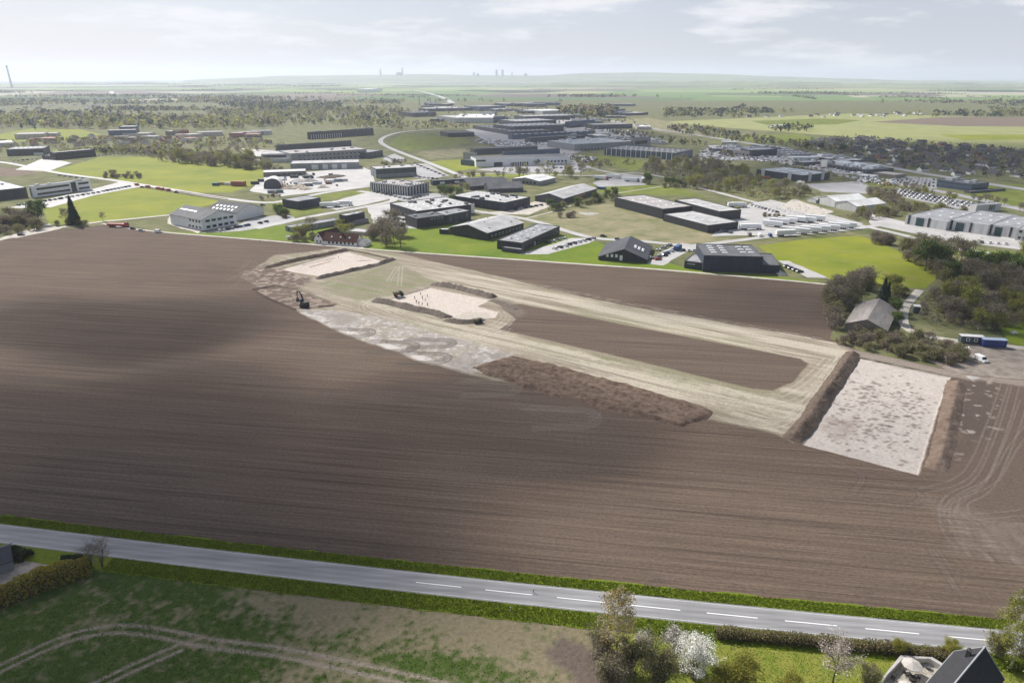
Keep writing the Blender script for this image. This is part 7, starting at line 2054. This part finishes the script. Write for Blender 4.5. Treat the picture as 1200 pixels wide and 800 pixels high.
thicket([(510, 240), (515, 226), (545, 224), (552, 232), (530, 242)], 14, ['leafy', 'spring', 'bare'], .7, 1.1, 'in the court between the dark halls', 26)
thicket([(1140, 232), (1200, 246), (1200, 250), (1130, 236)], 12, ['bare'], .6, .9, 'along the road by the right meadow', 27)
thicket([(1060, 222), (1130, 236), (1130, 239), (1060, 225)], 11, ['bare', 'spring'], .6, .9, 'between the two car lots', 28)
thicket([(680, 254), (650, 258), (656, 252), (672, 250)], 5, ['brownshrub'], .6, .9, 'on the fallow field', 29)
thicket([(895, 252), (960, 262), (962, 264), (895, 254)], 14, ['brownshrub', 'shrub'], .4, .6, 'in the low hedge of the lorry yard', 30)
thicket([(338, 200), (345, 203), (312, 202), (306, 198)], 8, ['brownshrub'], .7, 1.0, 'beside the grey hall with white doors', 31)
thicket([(445, 192), (470, 189), (480, 190), (450, 196)], 14, ['brownshrub', 'shrub'], .6, .9, 'behind the dark green hall', 32)
thicket([(300, 231), (326, 228), (330, 231), (306, 235)], 8, ['shrub', 'brownshrub'], .4, .7, 'at the near edge of the machine yard', 33)
thicket([(1190, 296), (1215, 290), (1215, 312), (1190, 310)], 6, ['bare', 'spring'], 1.0, 1.4, 'at the right edge by the workshop road', 34)

# ------------------------------------------------------------------ far woods: leaf clumps beyond counting
def wood(label, px, n, h0, h1, leafs, seed, name='woodland', per=16, qs=1.0):
    rs = np.random.RandomState(seed); rr_ = random.Random(seed)
    Q = np.array(inside_pts(px, n, rr_))
    h = h0 + (h1 - h0) * rs.rand(n); r_ = h * (.28 + .16 * rs.rand(n))
    P = np.repeat(Q, per, 0); hh = np.repeat(h, per); rr2 = np.repeat(r_, per); N = n * per
    d = rs.randn(N, 3); d /= np.linalg.norm(d, axis=1)[:, None]; rad = (.45 + .6 * rs.rand(N))
    C_ = np.stack([P[:, 0] + d[:, 0] * rr2 * rad, P[:, 1] + d[:, 1] * rr2 * rad, hh * .58 + d[:, 2] * hh * .42 * rad], 1)
    u = rs.randn(N, 3); u /= np.linalg.norm(u, axis=1)[:, None]; w = np.cross(u, rs.randn(N, 3)); w /= np.linalg.norm(w, axis=1)[:, None]
    s = (rr2 * qs * (.32 + .3 * rs.rand(N)))[:, None]
    V = np.stack([C_ - u * s, C_ - w * s * .8, C_ + u * s, C_ + w * s * .8], 1).reshape(-1, 3)
    me = np_mesh(name, V, np.arange(4 * N).reshape(-1, 4), LEAF[leafs[0]])
    for q in leafs[1:]: me.materials.append(LEAF[q])
    me.polygons.foreach_set('material_index', np.repeat(rs.randint(len(leafs), size=n), per).astype(np.int32))
    return link(name, me, kind='stuff', label=label)


wood('mixed spring wood across the far left', [(-120, 142), (0, 140), (120, 139), (240, 140), (330, 145), (330, 150), (230, 153), (120, 151), (0, 152), (-120, 156)], 900, 11, 19, ['olive', 'spring', 'olive', 'twig', 'dark'], 1)
wood('mixed wood behind the upper left warehouses', [(250, 133), (330, 129), (420, 128), (480, 132), (470, 147), (440, 152), (360, 148), (300, 150), (240, 146)], 620, 10, 18, ['olive', 'dark', 'spring', 'olive', 'twig'], 2)
wood('dark conifer block on the far left fields', [(255, 124), (330, 122), (400, 124), (400, 129), (300, 131)], 420, 12, 20, ['dark', 'dark', 'olive'], 3)
wood('tree-filled gardens beyond the left meadow', [(-60, 176), (0, 170), (90, 163), (200, 163), (300, 165), (335, 172), (300, 178), (190, 180), (130, 176), (70, 173), (0, 180)], 420, 4, 8.5, ['olive', 'twig', 'spring', 'twig'], 4)
wood('dark hedge line behind the far left meadow', [(90, 180), (160, 176), (240, 182), (310, 186), (312, 190), (230, 187), (160, 182)], 260, 5, 9, ['olive', 'twig', 'dark'], 5)
wood('pine and copper-coloured clump beside the far estate', [(650, 134), (664, 131), (716, 131), (722, 136), (704, 140), (680, 139)], 150, 16, 26, ['dark', 'olive', 'brown', 'dark'], 6)
wood('dark tree belt along the far highway', [(780, 152), (800, 149), (830, 152), (890, 163), (960, 172), (1010, 181), (1000, 185), (940, 176), (860, 166), (800, 158)], 240, 6, 11, ['twig', 'dark', 'olive'], 7)
wood('garden trees of the far housing estate', [(930, 166), (1000, 160), (1100, 168), (1215, 178), (1230, 212), (1130, 208), (1060, 200), (980, 182)], 760, 3, 6.5, ['twig', 'olive', 'twig', 'dark'], 8)
wood('trees round the farm on the right meadow', [(900, 152), (935, 148), (955, 151), (940, 155), (910, 155)], 50, 7, 12, ['dark', 'olive'], 9)
wood('small trees along the estate roads', [(560, 205), (700, 198), (760, 192), (720, 190), (670, 186), (680, 198), (600, 202)], 50, 4, 7, ['twig', 'olive'], 10)
wood('scrub at the left of the estate', [(440, 150), (500, 143), (540, 146), (560, 150), (520, 152), (470, 153)], 130, 4, 9, ['twig', 'olive'], 11)
wood('green belts between the halls of the far estate', [(560, 190), (640, 184), (690, 190), (760, 195), (700, 200), (600, 199)], 60, 4, 8, ['olive', 'twig', 'spring'], 12)
wood('tree belts threading the far estate', [(480, 132), (560, 124), (650, 122), (740, 140), (760, 168), (690, 172), (600, 150), (520, 148)], 220, 5, 10, ['olive', 'twig', 'dark'], 15)
wood('trees along the estate highway', [(700, 152), (760, 158), (830, 170), (880, 190), (860, 188), (800, 172), (720, 158)], 120, 4, 9, ['olive', 'twig', 'dark'], 13)
wood('bushes between the far right car lots', [(900, 190), (1000, 208), (1100, 228), (1100, 232), (990, 214), (900, 195)], 110, 3, 6, ['olive', 'twig'], 14)
for px, n_, h0, h1, lf, sd, lab in [
    ([(752, 196), (800, 192), (880, 203), (884, 214), (800, 207), (756, 205)], 150, 4, 8, ['twig', 'twig', 'olive'], 31, 'brown undergrowth of the dark wood left of the pillared hall'),
    ([(770, 213), (830, 209), (900, 218), (960, 225), (968, 235), (900, 236), (840, 226), (780, 219)], 220, 2.5, 5.5, ['olive', 'twig', 'olive', 'spring'], 32, 'olive undergrowth of the lighter wood before the pillared hall'),
    ([(985, 252), (1060, 244), (1140, 250), (1110, 254), (1056, 253), (1000, 260)], 150, 2.5, 5, ['olive', 'twig'], 33, 'dense hedge growth behind the grey workshops'),
    ([(1016, 222), (1046, 229), (1064, 239), (1046, 245), (1018, 232)], 90, 3, 6, ['twig', 'olive'], 34, 'brown scrub behind the white gabled halls'),
    ([(1048, 290), (1105, 304), (1210, 324), (1215, 342), (1120, 338), (1062, 308)], 230, 2.5, 5, ['twig', 'olive', 'olive'], 35, 'dense growth inside the broad hedge below the workshops'),
    ([(1080, 350), (1205, 344), (1215, 388), (1150, 390), (1092, 386), (1076, 372)], 260, 1.5, 4, ['twig', 'twig', 'olive'], 36, 'low brown undergrowth behind the site cabins'),
    ([(970, 352), (996, 334), (1026, 336), (990, 380), (978, 398)], 60, 2, 4, ['twig', 'olive'], 37, 'undergrowth of the thicket left of the barn'),
    ([(976, 403), (1008, 391), (1060, 398), (1112, 405), (1131, 425), (1116, 430), (1040, 414), (1000, 408)], 130, 1.2, 3, ['olive', 'twig'], 38, 'undergrowth of the long thicket before the barn'),
    ([(60, 178), (150, 174), (240, 181), (320, 192), (330, 199), (300, 198), (190, 189), (150, 180), (80, 182)], 330, 4, 9, ['olive', 'twig', 'twig', 'olive'], 39, 'dense bushes along the far edge of the left meadow'),
    ([(640, 247), (690, 235), (722, 227), (728, 230), (690, 240), (650, 249)], 90, 2, 3.6, ['olive', 'green'], 40, 'dense growth of the hedge along the yellow footpath'),
    ([(-10, 276), (-10, 256), (30, 256), (54, 263), (48, 271), (20, 277)], 70, 2, 4.5, ['twig', 'olive'], 41, 'undergrowth of the thicket at the left edge'),
    ([(900, 243), (940, 240), (975, 247), (1010, 256), (960, 256), (915, 250)], 60, .8, 1.6, ['brown', 'twig'], 42, 'low brown hedge beds by the white halls'),
]:
    wood(lab, px, n_, h0, h1, lf, sd, 'undergrowth', per=60, qs=.42)
# hedgerows and copses over the open country
rs_ = random.Random(3)
hv = []
for k in range(85):
    y_ = 1700 * math.exp(rs_.random() * 2.1); x_ = rs_.uniform(-.85, .85) * y_
    ang = rs_.choice([.1, .3, 1.4, -.2]) + rs_.uniform(-.2, .2); ln = rs_.uniform(120, 700) * (y_ / 3000) ** .5
    for s in range(int(ln / (9 + y_ / 900))):
        t = s * (9 + y_ / 900); hv.append((x_ + math.cos(ang) * t + rs_.uniform(-4, 4), y_ + math.sin(ang) * t + rs_.uniform(-4, 4), rs_.uniform(5, 11)))
for k in range(34):
    y_ = 1900 * math.exp(rs_.random() * 1.9); x_ = rs_.uniform(-.85, .85) * y_; r_ = rs_.uniform(40, 130)
    for s in range(int(r_ * 1.8)):
        hv.append((x_ + rs_.gauss(0, r_) * 1.8, y_ + rs_.gauss(0, r_) * .5, rs_.uniform(8, 15)))
hv = np.array(hv); hv = hv[hv[:, 1] > 1650]
excl = np.ones(len(hv), bool)
for i, q in enumerate(hv):
    pxx, pyy = PXY((q[0], q[1], 0))
    if (470 < pxx < 780 and pyy > 119) or (760 < pxx and pyy > 139): excl[i] = False
hv = hv[excl]; n = len(hv); per = 9; rs = np.random.RandomState(5); N = n * per
P = np.repeat(hv, per, 0); d = rs.randn(N, 3); d /= np.linalg.norm(d, axis=1)[:, None]
Cc = np.stack([P[:, 0] + d[:, 0] * P[:, 2] * .55, P[:, 1] + d[:, 1] * P[:, 2] * .55, P[:, 2] * .5 + d[:, 2] * P[:, 2] * .45 - 1], 1)
u = rs.randn(N, 3); u /= np.linalg.norm(u, axis=1)[:, None]; w = np.cross(u, rs.randn(N, 3)); w /= np.linalg.norm(w, axis=1)[:, None]
s = (P[:, 2] * .3)[:, None]
me = np_mesh('hedgerows', np.stack([Cc - u * s, Cc - w * s, Cc + u * s, Cc + w * s], 1).reshape(-1, 3), np.arange(4 * N).reshape(-1, 4), LEAF['olive'])
me.materials.append(LEAF['dark']); me.polygons.foreach_set('material_index', np.repeat(rs.randint(2, size=n), per).astype(np.int32))
link('hedgerows', me, kind='stuff', label='dark hedgerows and copses over the distant farmland')

# ------------------------------------------------------------------ far houses
HM = []
for wm_, rm_, L_, Wd in ((WM['plaster'], RM['dark'], 14, 8), (WM['brown'], RM['dark'], 16, 8), (WM['beige'], RM['tile'], 13, 8), (WM['red'], RM['mid'], 15, 9), (WM['white'], RM['pale'], 12, 8), (WM['red'], RM['orange'], 14, 8)):
    b = MB(); x_, y_, h_, r_ = L_ / 2, Wd / 2, 2.8, 5.6
    b.quad((-x_, -y_, -.3), (x_, -y_, -.3), (x_, -y_, h_), (-x_, -y_, h_)); b.quad((x_, y_, -.3), (-x_, y_, -.3), (-x_, y_, h_), (x_, y_, h_))
    b.quad((x_, -y_, -.3), (x_, y_, -.3), (x_, y_, h_), (x_, 0, r_), (x_, -y_, h_)); b.quad((-x_, y_, -.3), (-x_, -y_, -.3), (-x_, -y_, h_), (-x_, 0, r_), (-x_, y_, h_))
    wmsh = b.mesh('wall', wm_)
    b = MB(); b.quad((-x_ - .4, -y_ - .4, h_ - .1), (x_ + .4, -y_ - .4, h_ - .1), (x_ + .4, 0, r_ + .15), (-x_ - .4, 0, r_ + .15)); b.quad((x_ + .4, y_ + .4, h_ - .1), (-x_ - .4, y_ + .4, h_ - .1), (-x_ - .4, 0, r_ + .15), (x_ + .4, 0, r_ + .15))
    b.box(-1.2, -.6, -.3, .3, r_ - .3, r_ + .9)
    HM.append((wmsh, b.mesh('roof', rm_)))


def houses(px, n, kinds, label, group, seed, mind=22):
    rs = random.Random(seed); done = []
    for q in inside_pts(px, n * 8, rs):
        if len(done) >= n: break
        if any((q[0] - p[0]) ** 2 + (q[1] - p[1]) ** 2 < mind ** 2 for p in done): continue
        done.append(q); k = rs.choice(kinds)
        o = link('house', None, loc=(q[0], q[1], 0), rz=rs.choice([.2, .2 + math.pi / 2]) + rs.uniform(-.2, .2), label=label, cat='house', group=group, scale=rs.uniform(.75, 1.0))
        link('wall', HM[k][0], parent=o); link('roof', HM[k][1], parent=o)


houses([(935, 168), (1000, 162), (1090, 168), (1205, 178), (1225, 208), (1120, 206), (1060, 199), (985, 183)], 170, [1, 1, 0, 3, 1, 1, 0], 'small house in the dark-roofed estate before the right fields', 'houses of the far right estate', 4)
houses([(-40, 172), (0, 166), (120, 160), (300, 164), (330, 170), (180, 174), (60, 171)], 55, [2, 5, 0, 2], 'small house among trees beyond the left meadow', 'houses beyond the left meadow', 5)
houses([(0, 128), (60, 123), (150, 122), (160, 126), (60, 129), (0, 132)], 28, [4, 0, 2], 'tiny house of the distant village on the left', 'houses of the distant left village', 6, 30)
houses([(860, 138), (1000, 133), (1090, 132), (1110, 135), (1000, 138)], 26, [4, 0, 2], 'tiny house of the village across the right fields', 'houses of the village across the right fields', 7, 30)
houses([(560, 104), (700, 102), (720, 106), (600, 108)], 14, [4, 2], 'tiny pale house on the far central ridge', 'houses on the far central ridge', 8, 60)

# ------------------------------------------------------------------ landmarks on the skyline
M_TOWER = mat('tower_concrete', (.30, .31, .33), rough=.8, var=.1, scale=.02)


def tower(px, py, ptop, dist, wpx, label, name='tower_block', cat='tower block', round_=False, dpt=30):
    c = W(px, 97); k = c.x / c.y; scale_ = dist / FPX * 1.05
    z0 = CAM_H + (HORIZON - py) * scale_; z1 = CAM_H + (HORIZON - ptop) * scale_
    o = link(name, None, loc=(k * dist, dist, 0), label=label, cat=cat)
    b = MB(); w_ = wpx * scale_ / 2
    if round_:
        b.tube([(0, 0, -2), (0, 0, z1 * .5), (0, 0, z1)], [w_ * 1.25, w_ * 1.05, w_ * .9], 14)
        link('shaft', b.mesh('shaft', M_TOWER), parent=o)
        b = MB(); b.tube([(0, 0, z1 * .93), (0, 0, z1 * .965)], w_ * 1.0, 14); link('ring', b.mesh('ring', RM['tile']), parent=o)
    else:
        b.box(-w_, w_, 0, dpt, -2, z1); link('wall', b.mesh('wall', M_TOWER), parent=o)
        b = MB(); b.box(-w_ * .5, w_ * .5, dpt * .2, dpt * .8, z1, z1 + 4); link('roof_house', b.mesh('roof_house', M_TOWER), parent=o)
        for q in range(3):
            b = MB(); zz = 6 + (z1 - 6) * (.35 + .2 * q); b.box(-w_ * .9, w_ * .9, -.5, .02, zz, zz + 3); link('window_band', b.mesh('window_band', M_GLASS), parent=o)
    return z1


zt = tower(12.5, 96, 79, 7000, 1.6, 'tall slim smokestack at the far left', 'smokestack', 'smokestack', True)
for px, pt, wd, lab in [(446.5, 82, 1.6, 'slim tower on the skyline left of the silo'), (472, 80.5, 1.5, 'tall silo tower on the central skyline'), (468, 85, 6, 'low silo building beside the tall silo tower'), (555.5, 85, 2.2, 'small block on the skyline left of the twin towers'), (560, 86, 3, 'wide low block on the skyline'), (582, 82.5, 2.4, 'left one of the twin skyline towers'), (589, 82.5, 2.6, 'right one of the twin skyline towers'), (600, 85, 1.4, 'small slim tower right of the twin towers'), (616, 86, 3, 'low block at the right end of the skyline group')]:
    tower(px, 89, pt + .9, 13500, wd * .9, lab)
# lattice radio mast
o = link('radio_mast', None, loc=(*W(491.5, 124).xy, 0), label='dark lattice mast beyond the curved road', cat='mast')
hm = rise(491.5, 124, 113)
b = MB()
for k in range(4):
    a_ = math.pi / 4 + k * math.pi / 2; b.tube([(3 * math.cos(a_), 3 * math.sin(a_), 0), (.8 * math.cos(a_), .8 * math.sin(a_), hm)], .35, 4)
link('legs', b.mesh('legs', M_UNITD), parent=o)
b = MB()
for j in range(8):
    z_, z2_ = hm * j / 8, hm * (j + 1) / 8; r1_, r2_ = 3 - 2.2 * j / 8, 3 - 2.2 * (j + 1) / 8
    for k in range(4):
        a_, c_ = math.pi / 4 + k * math.pi / 2, math.pi / 4 + (k + 1) * math.pi / 2
        b.tube([(r1_ * math.cos(a_), r1_ * math.sin(a_), z_), (r2_ * math.cos(c_), r2_ * math.sin(c_), z2_)], .2, 3)
link('bracing', b.mesh('bracing', M_UNITD), parent=o)

# ------------------------------------------------------------------ clouds between the sun and the land (their shadows lie on the fields)
def cloud_material(name, dens):
    m = bpy.data.materials.new(name); m.use_nodes = True
    n, l = nt(m); n.remove(n['Principled BSDF'])
    v = n.new('ShaderNodeVolumePrincipled'); v.inputs['Color'].default_value = (1, 1, 1, 1); v.inputs['Density'].default_value = dens; v.inputs['Anisotropy'].default_value = .6
    l.new(v.outputs['Volume'], n['Material Output'].inputs['Volume'])
    return m


CLOUD_ALT = 900.0


def cloud(ground, rx, ry, tau, rz=0.0, seed=1):
    """flat cumulus fragment floating up-sun of the ground it shades"""
    c = Vector((ground[0], ground[1], 0)) + SUN_DIR * (CLOUD_ALT / SUN_DIR.z)
    half = 32.0; nr, na = 12, 56; rs = np.random.RandomState(seed)
    ph = rs.rand(6) * 6.28; V = []
    def edge(a): return 1 + .13 * math.sin(2 * a + ph[0]) + .11 * math.sin(3 * a + ph[1]) + .07 * math.sin(5 * a + ph[2]) + .05 * math.sin(8 * a + ph[3])
    top, bot = [], []
    for j in range(nr + 1):
        t = j / nr
        for k in range(na):
            a = 2 * math.pi * k / na; r_ = t * edge(a)
            hgt = (1 - t * t) ** 2.1 * (1 + .35 * math.sin(3 * a + 4 * t + ph[4]) * t + .2 * math.sin(7 * a - 6 * t + ph[5]) * t)
            top.append((rx * r_ * math.cos(a), ry * r_ * math.sin(a), half * 1.3 * hgt)); bot.append((rx * r_ * math.cos(a), ry * r_ * math.sin(a), -half * .7 * hgt - .01))
    V = top + bot; o_ = len(top); F = []
    for j in range(nr):
        for k in range(na):
            q = (j * na + k, j * na + (k + 1) % na, (j + 1) * na + (k + 1) % na, (j + 1) * na + k)
            F.append(q[::-1]); F.append(tuple(o_ + i for i in q))
    e = nr * na
    F += [(e + k, e + (k + 1) % na, o_ + e + (k + 1) % na, o_ + e + k) for k in range(na)]
    me = mesh('cloud', V, F, cloud_material('cloud_vapour', tau * SUN_DIR.z / (2 * half)))
    link('cloud', me, loc=c, rz=rz, kind='stuff', label='thin cloud drifting over the fields')


cloud((-120, 176), 165, 74, 2.6, -.12, 1)
cloud((-172, 282), 92, 54, 1.9, .12, 2)
cloud((-8, 196), 70, 50, 1.4, .2, 3)
cloud((80, 186), 75, 26, .55, .1, 11)
cloud((-118, 108), 120, 62, 3.4, 0, 4)
cloud(W(620, 163).xy, 330, 480, 2.0, 0, 5)
cloud(W(1185, 362).xy, 75, 85, 1.7, 0, 6)
cloud(W(880, 205).xy, 190, 130, 1.6, 0, 7)
cloud(W(1080, 183).xy, 420, 330, 2.2, 0, 8)
cloud(W(900, 352).xy, 85, 42, 1.0, 0, 9)

# ------------------------------------------------------------------ haze in the air
b = MB(); b.box(-26500, 26500, -4000, 26500, -6, 345)
m = bpy.data.materials.new('haze_air'); m.use_nodes = True
n, l = nt(m); n.remove(n['Principled BSDF'])
v = n.new('ShaderNodeVolumePrincipled'); v.inputs['Color'].default_value = (.80, .865, 1, 1); v.inputs['Density'].default_value = 0.75e-4; v.inputs['Anisotropy'].default_value = .25
l.new(v.outputs['Volume'], n['Material Output'].inputs['Volume'])
link('haze', b.mesh('haze', m), kind='stuff', label='pale haze filling the air')
